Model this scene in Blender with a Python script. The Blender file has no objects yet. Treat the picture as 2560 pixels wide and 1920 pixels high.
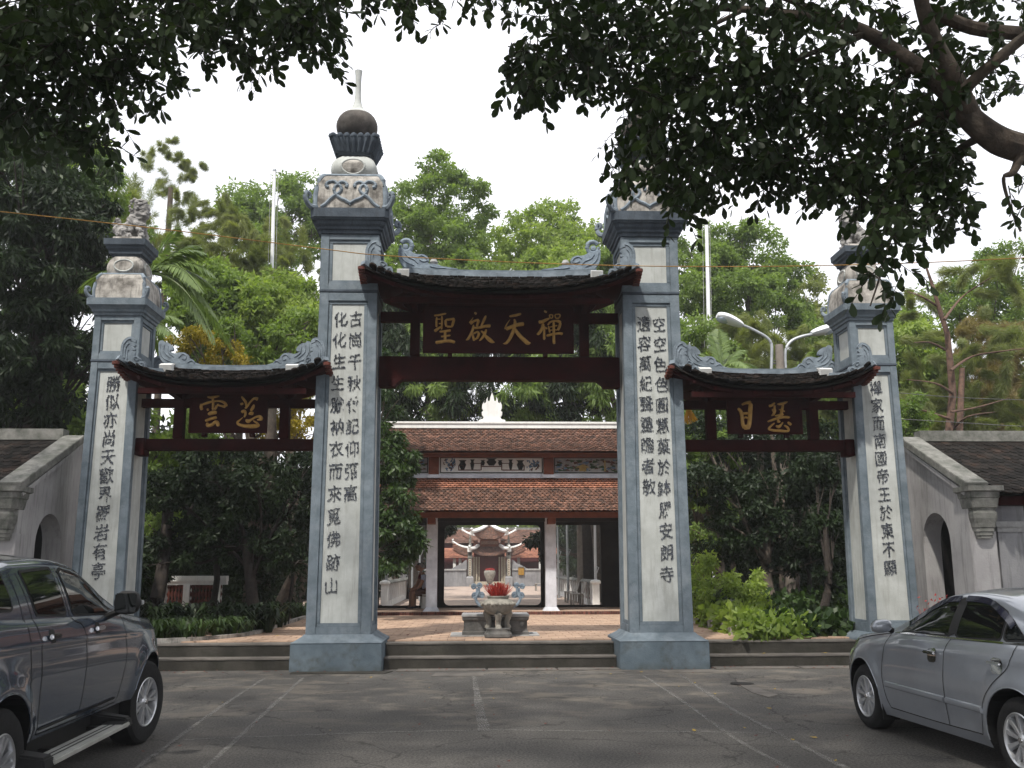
import bpy, bmesh, math, random
import numpy as np
from mathutils import Vector, Matrix

random.seed(7)
sc = bpy.context.scene
COL = sc.collection
# ---------------------------------------------------------------- camera
YAW, PITCH, ROLL, FPX = .0393, .1884, -.0033, 2398.9
CAM = np.array([-.4468, -16.1273, 1.65])
_F = np.array([math.sin(YAW)*math.cos(PITCH), math.cos(YAW)*math.cos(PITCH), math.sin(PITCH)])
_R = np.array([math.cos(YAW), -math.sin(YAW), 0.]); _U = np.cross(_R, _F)
_R, _U = math.cos(ROLL)*_R+math.sin(ROLL)*_U, -math.sin(ROLL)*_R+math.cos(ROLL)*_U
cam_data = bpy.data.cameras.new('camera'); cam = bpy.data.objects.new('camera', cam_data); COL.objects.link(cam)
cam_data.sensor_width = 36; cam_data.lens = 36*FPX/2560; cam_data.clip_start = .1; cam_data.clip_end = 2000
cam.matrix_world = Matrix(((_R[0], _U[0], -_F[0], CAM[0]), (_R[1], _U[1], -_F[1], CAM[1]), (_R[2], _U[2], -_F[2], CAM[2]), (0, 0, 0, 1)))
sc.camera = cam
# ---------------------------------------------------------------- world, sun, exposure
SUN_EL, SUN_AZ = math.radians(58), math.radians(205)     # azimuth clockwise from +Y: behind and to the left of the camera
world = bpy.data.worlds.new('World'); sc.world = world; world.use_nodes = True
nt = world.node_tree; nt.nodes.clear()
wout = nt.nodes.new('ShaderNodeOutputWorld'); bg = nt.nodes.new('ShaderNodeBackground')
sky = nt.nodes.new('ShaderNodeTexSky'); sky.sky_type = 'NISHITA'; sky.sun_disc = False
sky.sun_elevation = SUN_EL; sky.sun_rotation = SUN_AZ; sky.dust_density = 3
tc = nt.nodes.new('ShaderNodeTexCoord'); ns = nt.nodes.new('ShaderNodeTexNoise'); mp = nt.nodes.new('ShaderNodeMapping')
mp.inputs['Scale'].default_value = (1, 1, 2.2); ns.inputs['Scale'].default_value = 2.2; ns.inputs['Detail'].default_value = 6
cr = nt.nodes.new('ShaderNodeValToRGB'); cr.color_ramp.elements[0].position = .3; cr.color_ramp.elements[1].position = .62
cr.color_ramp.elements[0].color = (.78, .78, .78, 1); cr.color_ramp.elements[1].color = (1, 1, 1, 1)
mx = nt.nodes.new('ShaderNodeMixRGB'); mx.inputs['Color2'].default_value = (15.6, 15.7, 16.4, 1)
nt.links.new(tc.outputs['Generated'], mp.inputs['Vector']); nt.links.new(mp.outputs[0], ns.inputs['Vector'])
nt.links.new(ns.outputs['Fac'], cr.inputs[0]); nt.links.new(cr.outputs[0], mx.inputs['Fac'])
nt.links.new(sky.outputs[0], mx.inputs['Color1']); nt.links.new(mx.outputs[0], bg.inputs['Color'])
bg.inputs['Strength'].default_value = .1
nt.links.new(bg.outputs[0], wout.inputs[0])
sl = bpy.data.lights.new('sun', 'SUN'); sl.energy = 5.0; sl.angle = math.radians(2.5); sl.color = (1, .95, .86)
sun = bpy.data.objects.new('sun', sl); COL.objects.link(sun)
_d = Vector((math.sin(SUN_AZ)*math.cos(SUN_EL), math.cos(SUN_AZ)*math.cos(SUN_EL), math.sin(SUN_EL)))
sun.rotation_euler = _d.to_track_quat('Z', 'Y').to_euler()
sc.view_settings.view_transform = 'Standard'; sc.view_settings.look = 'None'
sc.view_settings.exposure = -0.1; sc.view_settings.gamma = 1
sc.render.engine = 'CYCLES'
sc.cycles.max_bounces = 7; sc.cycles.diffuse_bounces = 4; sc.cycles.transmission_bounces = 4; sc.cycles.transparent_max_bounces = 8
try:
    sc.cycles.use_denoising = True
except Exception: pass

K = 2560/2212.
def ray(x, y): return (x-1280)/FPX*_R+(960-y)/FPX*_U+_F
def PY(x, y, Y): v = ray(x*K, y*K); return CAM+(Y-CAM[1])/v[1]*v       # point of the place seen at (x, y) of the photograph, at depth Y
def PZ(x, y, Z): v = ray(x*K, y*K); return CAM+(Z-CAM[2])/v[2]*v       # ... and at height Z
def dist(Y): return Y-CAM[1]

# ---------------------------------------------------------------- mesh helpers
class MB:
    def __init__(s): s.v = []; s.f = []
    def add(s, vs, fs):
        n = len(s.v); s.v += [tuple(map(float, p)) for p in vs]; s.f += [tuple(i+n for i in f) for f in fs]; return s
    def box(s, x0, x1, y0, y1, z0, z1):
        return s.hexa([(x0,y0,z0),(x1,y0,z0),(x1,y1,z0),(x0,y1,z0)], [(x0,y0,z1),(x1,y0,z1),(x1,y1,z1),(x0,y1,z1)])
    def hexa(s, b, t):
        return s.add(list(b)+list(t), [(3,2,1,0),(4,5,6,7),(0,1,5,4),(1,2,6,5),(2,3,7,6),(3,0,4,7)])
    def cbox(s, c, sx, sy, sz, rz=0, rx=0):
        m = Matrix.Rotation(rz, 3, 'Z') @ Matrix.Rotation(rx, 3, 'X'); P = []
        for z in (-1, 1):
            for x, y in ((-1,-1),(1,-1),(1,1),(-1,1)): P.append(tuple(Vector(c)+m@Vector((x*sx/2, y*sy/2, z*sz/2))))
        return s.add(P, [(3,2,1,0),(4,5,6,7),(0,1,5,4),(1,2,6,5),(2,3,7,6),(3,0,4,7)])
    def rings(s, rings, close=True, cap=True):
        n = len(rings[0]); vs = [p for r in rings for p in r]; fs = []
        for i in range(len(rings)-1):
            for j in range(n if close else n-1):
                a = i*n+j; b = i*n+(j+1) % n; fs.append((a, b, b+n, a+n))
        if cap and close: fs.append(tuple(range(n))[::-1]); fs.append(tuple((len(rings)-1)*n+j for j in range(n)))
        return s.add(vs, fs)
    def tube(s, path, r, n=8, flat=1.):
        path = [Vector(p) for p in path]; R_ = r if isinstance(r, (list, tuple)) else [r]*len(path); rings = []
        up = Vector((0, 0, 1))
        for i, p in enumerate(path):
            t = (path[min(i+1, len(path)-1)]-path[max(i-1, 0)])
            if t.length < 1e-9: t = Vector((0, 0, 1))
            t.normalize(); ref = up if abs(t.z) < .95 else Vector((0, 1, 0))
            a = t.cross(ref).normalized(); b = a.cross(t).normalized()
            rings.append([tuple(p+(a*math.cos(2*math.pi*k/n)+b*math.sin(2*math.pi*k/n)*flat)*R_[i]) for k in range(n)])
        return s.rings(rings)
    def lathe(s, prof, c=(0, 0, 0), n=24, axis='Z'):
        rings = []
        for r, z in prof:
            ring = []
            for k in range(n):
                a = 2*math.pi*k/n; p = (r*math.cos(a), r*math.sin(a), z)
                if axis == 'Y': p = (p[0], p[2], p[1])
                ring.append((c[0]+p[0], c[1]+p[1], c[2]+p[2]))
            rings.append(ring)
        return s.rings(rings)
    def sq(s, prof, cx=0, cy=0, ch=0.):
        rings = []
        for h, z in prof:
            c = min(ch, h*.4)
            if ch: r = [(-h+c,-h),(h-c,-h),(h,-h+c),(h,h-c),(h-c,h),(-h+c,h),(-h,h-c),(-h,-h+c)]
            else: r = [(-h,-h),(h,-h),(h,h),(-h,h)]
            rings.append([(cx+x, cy+y, z) for x, y in r])
        return s.rings(rings)
    def grid(s, P, flip=False):
        a, b = len(P), len(P[0]); vs = [p for r in P for p in r]; fs = []
        for i in range(a-1):
            for j in range(b-1):
                q = (i*b+j, i*b+j+1, (i+1)*b+j+1, (i+1)*b+j); fs.append(q[::-1] if flip else q)
        return s.add(vs, fs)
    def prism(s, pts, f0, f1):
        """pts 2D outline; f0, f1 map a 2D point to the back and the front face."""
        n = len(pts); tris = tess(pts)
        vs = [f0(p) for p in pts]+[f1(p) for p in pts]; fs = [tuple(t[::-1]) for t in tris]+[tuple(i+n for i in t) for t in tris]
        fs += [(i, (i+1) % n, n+(i+1) % n, n+i) for i in range(n)]
        return s.add(vs, fs)
from mathutils.geometry import tessellate_polygon
def tess(pts): return [tuple(t) for t in tessellate_polygon([[Vector((p[0], p[1], 0)) for p in pts]])]

def link(name, me, parent=None):
    o = bpy.data.objects.new(name, me); COL.objects.link(o)
    if parent is not None: o.parent = parent
    return o
def obj(name, mb, m, parent=None, smooth=False, loc=None, bev=0, auto=None):
    me = bpy.data.meshes.new(name); me.from_pydata(mb.v, [], mb.f); me.validate(); me.materials.append(m)
    bm = bmesh.new(); bm.from_mesh(me); bmesh.ops.recalc_face_normals(bm, faces=bm.faces)
    if bev: bmesh.ops.bevel(bm, geom=[e for e in bm.edges if len(e.link_faces) == 2 and e.calc_face_angle(0) > .6], offset=bev, segments=2, affect='EDGES')
    bm.to_mesh(me); bm.free()
    if smooth:
        me.polygons.foreach_set('use_smooth', [True]*len(me.polygons))
        me.set_sharp_from_angle(angle=math.radians(auto if auto else 40))
    o = link(name, me, parent)
    if loc is not None: o.location = loc
    return o
def npobj(name, V, nper, m, parent=None):
    """V (N, nper, 3): N separate polygons of nper corners."""
    V = np.asarray(V, dtype=np.float32); N = V.shape[0]; me = bpy.data.meshes.new(name)
    me.vertices.add(N*nper); me.vertices.foreach_set('co', V.reshape(-1))
    me.loops.add(N*nper); me.loops.foreach_set('vertex_index', np.arange(N*nper, dtype=np.int32))
    me.polygons.add(N); me.polygons.foreach_set('loop_start', np.arange(0, N*nper, nper, dtype=np.int32))
    me.update(calc_edges=True); me.materials.append(m)
    return link(name, me, parent)
def tag(o, label=None, cat=None, group=None, kind=None):
    for k, v in (('label', label), ('category', cat), ('group', group), ('kind', kind)):
        if v: o[k] = v
    return o
def thing(name, label, cat, loc=(0, 0, 0), group=None, rz=0):
    o = bpy.data.objects.new(name, None); COL.objects.link(o); o.location = loc; o.rotation_euler.z = rz
    o.empty_display_size = .2
    return tag(o, label, cat, group)
def struct(name, mb, m, parent=None, **k): return tag(obj(name, mb, m, parent, **k), kind='structure')
def sweep(mb, path, w, h, up=(0, 0, 1)):
    """a box section w wide and h high carried along a path (its bottom centre)"""
    path = [Vector(p) for p in path]; rings = []
    for i, p in enumerate(path):
        t = (path[min(i+1, len(path)-1)]-path[max(i-1, 0)]).normalized(); a = t.cross(Vector(up)).normalized(); b = a.cross(t).normalized()
        ww = w[i] if isinstance(w, (list, tuple)) else w; hh = h[i] if isinstance(h, (list, tuple)) else h
        rings.append([tuple(p-a*ww/2), tuple(p+a*ww/2), tuple(p+a*ww/2+b*hh), tuple(p-a*ww/2+b*hh)])
    return mb.rings(rings)
def lerp(a, b, t): return a+(b-a)*t
def crom(pts, n=6):
    """Catmull-Rom through points of any dimension"""
    P = [np.array(p, float) for p in pts]; out = []
    for i in range(len(P)-1):
        p0 = P[max(i-1, 0)]; p1 = P[i]; p2 = P[i+1]; p3 = P[min(i+2, len(P)-1)]
        for k in range(n):
            t = k/n; out.append(.5*((2*p1)+(-p0+p2)*t+(2*p0-5*p1+4*p2-p3)*t*t+(-p0+3*p1-3*p2+p3)*t**3))
    out.append(P[-1]); return out

# ---------------------------------------------------------------- materials
def mat(name, col, rough=.8, col2=None, scale=2., detail=6, bump=.15, bscale=25., metal=0., stain=None, streak=False, rnd=0., spec=.3, coat=0., lo=.35, hi=.65, stain_amt=.8, stain_z=None, coat_rough=.05, ao=False):
    m = bpy.data.materials.new(name); m.use_nodes = True; n = m.node_tree; N = n.nodes; L = n.links
    b = N['Principled BSDF']; b.inputs['Roughness'].default_value = rough; b.inputs['Metallic'].default_value = metal
    b.inputs['Specular IOR Level'].default_value = spec
    if coat: b.inputs['Coat Weight'].default_value = coat; b.inputs['Coat Roughness'].default_value = coat_rough
    g = N.new('ShaderNodeNewGeometry'); c4 = lambda c: (c[0], c[1], c[2], 1)
    def noise(sca, det, vec=None, rough_=.6):
        t = N.new('ShaderNodeTexNoise'); t.inputs['Scale'].default_value = sca; t.inputs['Detail'].default_value = det; t.inputs['Roughness'].default_value = rough_
        L.new(vec if vec else g.outputs['Position'], t.inputs['Vector']); return t
    def ramp(src, a, z, ca=(0,0,0), cz=(1,1,1)):
        r = N.new('ShaderNodeValToRGB'); r.color_ramp.elements[0].position = a; r.color_ramp.elements[1].position = z
        r.color_ramp.elements[0].color = c4(ca); r.color_ramp.elements[1].color = c4(cz); L.new(src, r.inputs[0]); return r
    if col2 is None: col2 = tuple(x*.72 for x in col)
    cur = ramp(noise(scale, detail).outputs['Fac'], lo, hi, col2, col).outputs[0]
    if stain is not None:
        vec = None
        if streak:
            mp_ = N.new('ShaderNodeMapping'); mp_.inputs['Scale'].default_value = (9, 9, .9); L.new(g.outputs['Position'], mp_.inputs[0]); vec = mp_.outputs[0]
        f = ramp(noise(1.3 if streak else 3.1, 8, vec, .7).outputs['Fac'], .5, .72)
        fac = f.outputs[0]
        if stain_z:       # stain colour also mixed in patchily, stronger towards the lower of two levels
            sp = N.new('ShaderNodeSeparateXYZ'); L.new(g.outputs['Position'], sp.inputs[0])
            mr = N.new('ShaderNodeMapRange'); mr.inputs[1].default_value = stain_z[0]; mr.inputs[2].default_value = stain_z[1]; mr.inputs[3].default_value = 1; mr.inputs[4].default_value = 0
            L.new(sp.outputs['Z'], mr.inputs[0]); ad = N.new('ShaderNodeMath'); ad.operation = 'MAXIMUM'
            n3 = noise(5, 6); mu0 = N.new('ShaderNodeMath'); mu0.operation = 'MULTIPLY'; L.new(mr.outputs[0], mu0.inputs[0])
            r3 = ramp(n3.outputs['Fac'], .3, .6); L.new(r3.outputs[0], mu0.inputs[1]); L.new(mu0.outputs[0], ad.inputs[0]); L.new(fac, ad.inputs[1]); fac = ad.outputs[0]
        mu = N.new('ShaderNodeMath'); mu.operation = 'MULTIPLY'; mu.inputs[1].default_value = stain_amt; L.new(fac, mu.inputs[0])
        mm = N.new('ShaderNodeMixRGB'); L.new(mu.outputs[0], mm.inputs[0]); L.new(cur, mm.inputs[1]); mm.inputs[2].default_value = c4(stain); cur = mm.outputs[0]
    if rnd:
        oi = N.new('ShaderNodeObjectInfo'); mr = N.new('ShaderNodeMapRange'); mr.inputs[3].default_value = 1-rnd; mr.inputs[4].default_value = 1+rnd
        L.new(oi.outputs['Random'], mr.inputs[0]); mm = N.new('ShaderNodeMixRGB'); mm.blend_type = 'MULTIPLY'; mm.inputs[0].default_value = 1
        L.new(cur, mm.inputs[1]); L.new(mr.outputs[0], mm.inputs[2]); cur = mm.outputs[0]
    L.new(cur, b.inputs['Base Color'])
    if bump:
        bp = N.new('ShaderNodeBump'); bp.inputs['Strength'].default_value = bump; bp.inputs['Distance'].default_value = .02
        L.new(noise(bscale, 5).outputs['Fac'], bp.inputs['Height']); L.new(bp.outputs[0], b.inputs['Normal'])
    return m
def island_rnd(m, amt):
    N = m.node_tree.nodes; L = m.node_tree.links; b = N['Principled BSDF']; src = b.inputs['Base Color'].links[0].from_socket
    g = N.new('ShaderNodeNewGeometry'); mr = N.new('ShaderNodeMapRange'); mr.inputs[3].default_value = 1-amt; mr.inputs[4].default_value = 1+amt
    L.new(g.outputs['Random Per Island'], mr.inputs[0]); mm = N.new('ShaderNodeMixRGB'); mm.blend_type = 'MULTIPLY'; mm.inputs[0].default_value = 1
    L.new(src, mm.inputs[1]); L.new(mr.outputs[0], mm.inputs[2]); L.new(mm.outputs[0], b.inputs['Base Color']); return m
def leafmat(name, c1, c2, trans=.35, rough=.5, gloss=.25):
    m = bpy.data.materials.new(name); m.use_nodes = True; n = m.node_tree; N = n.nodes; L = n.links
    b = N['Principled BSDF']; out = N['Material Output']; b.inputs['Roughness'].default_value = rough; b.inputs['Specular IOR Level'].default_value = gloss
    g = N.new('ShaderNodeNewGeometry'); r = N.new('ShaderNodeValToRGB'); r.color_ramp.elements[0].color = (*c1, 1); r.color_ramp.elements[1].color = (*c2, 1)
    t = N.new('ShaderNodeTexNoise'); t.inputs['Scale'].default_value = .9; t.inputs['Detail'].default_value = 3; L.new(g.outputs['Position'], t.inputs['Vector'])
    ma = N.new('ShaderNodeMath'); ma.operation = 'MULTIPLY_ADD'; ma.inputs[1].default_value = .5; L.new(g.outputs['Random Per Island'], ma.inputs[0])
    ms = N.new('ShaderNodeMath'); ms.operation = 'MULTIPLY_ADD'; ms.inputs[1].default_value = 1.6; ms.inputs[2].default_value = -.55; L.new(t.outputs['Fac'], ms.inputs[0])
    L.new(ms.outputs[0], ma.inputs[2]); L.new(ma.outputs[0], r.inputs[0]); L.new(r.outputs[0], b.inputs['Base Color'])
    tr = N.new('ShaderNodeBsdfTranslucent'); mm = N.new('ShaderNodeMixRGB'); mm.blend_type = 'MULTIPLY'; mm.inputs[0].default_value = 1; mm.inputs[2].default_value = (1.2, 1.3, .5, 1)
    L.new(r.outputs[0], mm.inputs[1]); L.new(mm.outputs[0], tr.inputs[0]); sh = N.new('ShaderNodeMixShader'); sh.inputs[0].default_value = trans
    L.new(b.outputs[0], sh.inputs[1]); L.new(tr.outputs[0], sh.inputs[2]); L.new(sh.outputs[0], out.inputs[0]); return m

M = {}
M['blue'] = mat('blue_grey_stone', (.168, .205, .238), .8, (.108, .138, .163), 4.5, bump=.3, bscale=30, stain=(.27, .30, .325), stain_amt=.55)
M['bluebase'] = mat('blue_grey_plinth', (.13, .165, .195), .85, (.09, .12, .145), 3, bump=.3, bscale=40, stain=(.055, .06, .05), stain_amt=.8, stain_z=(-.02, .13))
M['bluedark'] = mat('blue_grey_weathered', (.085, .105, .13), .85, (.045, .058, .075), 3, bump=.3, bscale=30, stain=(.03, .035, .04), streak=True, stain_amt=.6)
M['relief'] = mat('blue_grey_relief', (.235, .28, .325), .8, (.13, .16, .19), 7, bump=.3, bscale=40, stain=(.09, .11, .13), stain_amt=.6)
M['plaster'] = mat('cream_plaster', (.50, .52, .505), .9, (.385, .40, .385), 2.6, bump=.15, bscale=60, stain=(.24, .24, .215), streak=True, stain_amt=.6)
M['plasterold'] = mat('stained_plaster', (.46, .435, .40), .9, (.13, .12, .108), 4, bump=.25, bscale=40, stain=(.05, .05, .047), streak=True, stain_amt=.9, lo=.36, hi=.60)
M['ball'] = mat('sooty_plaster', (.105, .092, .082), .9, (.045, .04, .037), 3, bump=.25, bscale=40, stain=(.22, .21, .19), stain_amt=.4)
M['lion'] = mat('grey_carved_stone', (.36, .35, .34), .95, (.17, .165, .16), 9, bump=.8, bscale=35, stain=(.1, .1, .1), stain_amt=.6)
M['wood'] = mat('dark_red_lacquer', (.040, .0075, .0075), .85, (.020, .005, .005), 3, bump=.15, bscale=20, spec=.1)
M['board'] = mat('sign_red_lacquer', (.034, .007, .007), .8, (.022, .005, .0055), 4, bump=.1, spec=.12)
M['gold'] = mat('gold_paint', (.55, .33, .09), .5, (.38, .21, .05), 14, bump=.3, bscale=60, spec=.4)
M['tiledark'] = mat('mossy_black_tile', (.023, .020, .018), .95, (.009, .009, .0085), 7, bump=.4, bscale=40, spec=.08, rnd=.4, stain=(.07, .04, .028), stain_amt=.4)
M['tilered'] = mat('weathered_red_tile', (.20, .10, .068), .9, (.065, .042, .034), 9, bump=.3, bscale=40, stain=(.045, .04, .035), stain_amt=.75); island_rnd(M['tilered'], .4)
M['tilebright'] = mat('new_orange_tile', (.36, .155, .095), .85, (.20, .09, .06), 9, bump=.3, bscale=40); island_rnd(M['tilebright'], .3)
M['tileend'] = mat('red_tile_end', (.17, .05, .035), .85, (.08, .03, .025), 8, bump=.2)
M['wood2'] = mat('red_brown_timber', (.21, .065, .035), .75, (.13, .042, .025), 4, bump=.15)
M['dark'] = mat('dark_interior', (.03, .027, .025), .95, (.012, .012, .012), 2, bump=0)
M['white'] = mat('white_lime', (.82, .82, .80), .85, (.72, .72, .70), 3, bump=.1, stain=(.35, .35, .33), streak=True, stain_amt=.3)
M['greywall'] = mat('grey_lime_wall', (.30, .30, .31), .92, (.2, .2, .215), 1.6, bump=.25, bscale=35, stain=(.1, .1, .1), streak=True, stain_amt=.6)
M['wingwall'] = mat('old_whitewash', (.42, .41, .41), .92, (.31, .30, .305), 1.2, bump=.2, bscale=30, stain=(.12, .115, .11), streak=True, stain_amt=.6)
M['mossstone'] = mat('mossy_coping', (.24, .235, .22), .92, (.11, .115, .10), 5, bump=.4, bscale=30, stain=(.03, .035, .028), stain_amt=.7)
M['colwhite'] = mat('patchy_white_column', (.66, .68, .74), .85, (.5, .52, .57), 4, bump=.1, stain=(.36, .38, .42), stain_amt=.6)
M['asphalt'] = None
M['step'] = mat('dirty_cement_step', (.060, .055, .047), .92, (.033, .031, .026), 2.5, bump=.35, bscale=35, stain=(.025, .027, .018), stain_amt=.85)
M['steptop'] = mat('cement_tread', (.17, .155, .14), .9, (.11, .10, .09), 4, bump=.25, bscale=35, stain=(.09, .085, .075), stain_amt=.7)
M['court'] = mat('terracotta_paving', (.46, .325, .235), .88, (.33, .225, .165), 2.2, bump=.15, bscale=30, rnd=.1, stain=(.17, .12, .10), stain_amt=.55)
M['joint'] = mat('paving_joint', (.16, .115, .095), .95, (.11, .08, .07), 4, bump=.2)
M['court2'] = mat('far_path_paving', (.42, .33, .27), .9, (.3, .235, .2), 1.2, bump=.15, stain=(.16, .13, .12), stain_amt=.6)
M['brick'] = mat('dark_red_brick', (.17, .06, .045), .9, (.07, .035, .03), 12, bump=.2); island_rnd(M['brick'], .4)
M['soil'] = mat('garden_soil', (.055, .045, .032), .95, (.03, .03, .02), 3, bump=.5, bscale=20)
M['bark'] = mat('grey_brown_bark', (.12, .095, .075), .95, (.055, .045, .038), 8, bump=.8, bscale=25, stain=(.18, .17, .14), stain_amt=.4)
M['barkdark'] = mat('dark_bark', (.045, .036, .03), .95, (.022, .018, .016), 9, bump=.8, bscale=25)
M['barkpine'] = mat('pine_bark', (.15, .09, .065), .95, (.07, .045, .035), 10, bump=.8, bscale=25)
M['stone'] = mat('urn_stone', (.33, .31, .27), .9, (.19, .18, .16), 8, bump=.5, bscale=40, stain=(.10, .10, .095), stain_amt=.6)
M['bluestone'] = mat('blue_scroll_stone', (.26, .32, .38), .85, (.16, .2, .25), 12, bump=.4, bscale=40)
M['darkstone'] = mat('dark_weathered_stone', (.15, .145, .14), .92, (.07, .07, .068), 5, bump=.4, bscale=30, stain=(.25, .24, .22), stain_amt=.5)
M['topstone'] = mat('pale_stone_cap', (.42, .42, .42), .9, (.28, .28, .28), 6, bump=.3, stain=(.14, .14, .14), stain_amt=.5)
M['incense'] = mat('incense_red', (.42, .05, .035), .7, (.28, .03, .025), 30, bump=0); island_rnd(M['incense'], .4)
M['yellow'] = mat('yellow_leaf', (.42, .30, .04), .7, (.3, .2, .03), 20, bump=0)
M['pole'] = mat('white_painted_pole', (.78, .79, .8), .5, (.66, .67, .69), 3, bump=0)
M['galv'] = mat('galvanised_steel', (.42, .44, .46), .5, (.32, .34, .36), 5, bump=0, metal=.5)
M['concrete'] = mat('concrete_pole', (.23, .2, .175), .9, (.16, .14, .12), 5, bump=.3)
M['lamp'] = mat('lamp_housing', (.72, .74, .76), .4, (.62, .64, .66), 3, bump=0)
M['lampglass'] = mat('lamp_glass', (.45, .52, .6), .15, (.38, .45, .52), 3, bump=0, spec=.6)
M['rope'] = mat('orange_cord', (.44, .25, .07), .8, (.30, .16, .045), 30, bump=0)
M['wire'] = mat('grey_wire', (.12, .12, .12), .7, (.08, .08, .08), 9, bump=0)
M['shard'] = mat('blue_black_porcelain_shard', (.06, .07, .095), .35, (.02, .024, .034), 14, bump=0, spec=.5); island_rnd(M['shard'], .8)
M['ink'] = mat('black_lettering', (.02, .02, .022), .7, (.015, .015, .016), 9, bump=0)
M['doorred'] = mat('maroon_door', (.11, .018, .02), .7, (.07, .013, .014), 5, bump=0)
M['cream'] = mat('cream_stonework', (.48, .42, .33), .85, (.3, .26, .21), 16, bump=.3)
M['sign'] = mat('ochre_signboard', (.36, .2, .03), .6, (.26, .14, .02), 9, bump=0)
M['paintbrown'] = mat('mural_brown', (.14, .06, .045), .8, (.09, .04, .03), 12, bump=0)
M['paintblue'] = mat('mural_blue', (.15, .25, .38), .8, (.09, .15, .25), 12, bump=0)
M['paintgreen'] = mat('mural_green', (.06, .12, .05), .8, (.03, .06, .03), 9, bump=0)
M['paintyellow'] = mat('mural_ochre', (.45, .33, .12), .8, (.3, .2, .07), 9, bump=0)
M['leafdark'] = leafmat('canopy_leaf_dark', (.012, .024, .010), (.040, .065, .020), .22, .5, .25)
M['leafmid'] = leafmat('broad_leaf_green', (.075, .125, .035), (.25, .34, .10), .5)
M['leafbright'] = leafmat('bright_leaf_green', (.13, .20, .045), (.34, .42, .12), .5)
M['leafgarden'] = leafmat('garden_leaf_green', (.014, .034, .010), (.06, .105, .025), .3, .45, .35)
M['needle'] = leafmat('olive_needles', (.12, .155, .055), (.28, .30, .12), .45)
M['needlebrown'] = leafmat('rusty_needles', (.17, .13, .06), (.28, .23, .10), .35)
M['leafyellow'] = leafmat('yellow_blossom', (.16, .15, .02), (.42, .31, .03), .35)
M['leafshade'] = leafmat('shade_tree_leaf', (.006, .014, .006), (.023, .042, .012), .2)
M['palm'] = leafmat('palm_leaflet', (.07, .12, .035), (.22, .30, .10), .35, .4, .4)
M['orangefl'] = leafmat('orange_flower_spray', (.45, .2, .02), (.6, .34, .05), .3)
M['glass'] = mat('dark_car_glass', (.006, .008, .008), .03, (.005, .006, .006), 2, bump=0, spec=.45)
M['rubber'] = mat('tyre_rubber', (.016, .016, .017), .85, (.011, .011, .011), 20, bump=.2, spec=.3)
M['blackplastic'] = mat('black_plastic', (.014, .014, .015), .5, (.010, .010, .010), 12, bump=0)
M['chrome'] = mat('chrome', (.75, .75, .76), .1, (.7, .7, .7), 2, bump=0, metal=1)
M['alloy'] = mat('silver_alloy', (.62, .63, .65), .3, (.52, .53, .55), 5, bump=0, metal=.75)
M['alu'] = mat('aluminium_step', (.55, .55, .52), .45, (.45, .45, .42), 9, bump=0, metal=.5)
M['paintgrey'] = mat('gunmetal_paint', (.050, .072, .108), .22, (.046, .066, .10), 3, bump=0, metal=.4, spec=.5, coat=1.)
M['paintsilver'] = mat('silver_blue_paint', (.30, .325, .365), .32, (.28, .303, .34), 3, bump=0, metal=.5, spec=.5, coat=1., stain=(.2, .21, .22), stain_amt=.3)
M['headlight'] = mat('headlight_lens', (.6, .62, .64), .08, (.5, .5, .52), 9, bump=0, metal=.5)
M['visor'] = mat('window_visor', (.02, .022, .04), .12, (.015, .017, .03), 3, bump=0, spec=.8)
M['skin'] = mat('skin', (.33, .19, .13), .6, (.28, .16, .11), 9, bump=0)
M['hair'] = mat('grey_hair', (.3, .3, .3), .8, (.2, .2, .2), 20, bump=0)
M['hairdark'] = mat('dark_hair', (.02, .018, .016), .7, (.015, .013, .012), 20, bump=0)
M['shirt'] = mat('pale_blue_shirt', (.42, .46, .6), .9, (.36, .4, .52), 8, bump=.1)
M['shorts'] = mat('brown_shorts', (.10, .055, .045), .9, (.07, .04, .033), 8, bump=.1)
M['maroon'] = mat('maroon_shirt', (.12, .015, .02), .9, (.08, .01, .014), 8, bump=.1)
M['navy'] = mat('navy_cloth', (.02, .025, .04), .9, (.014, .018, .03), 8, bump=.1)
M['bench'] = mat('grey_bench', (.34, .32, .29), .85, (.22, .2, .18), 8, bump=.2)
M['plastic'] = mat('white_plastic_stool', (.62, .62, .6), .5, (.55, .55, .53), 8, bump=0)
M['flower'] = mat('red_flowers', (.45, .05, .04), .7, (.3, .03, .03), 20, bump=0)
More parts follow.
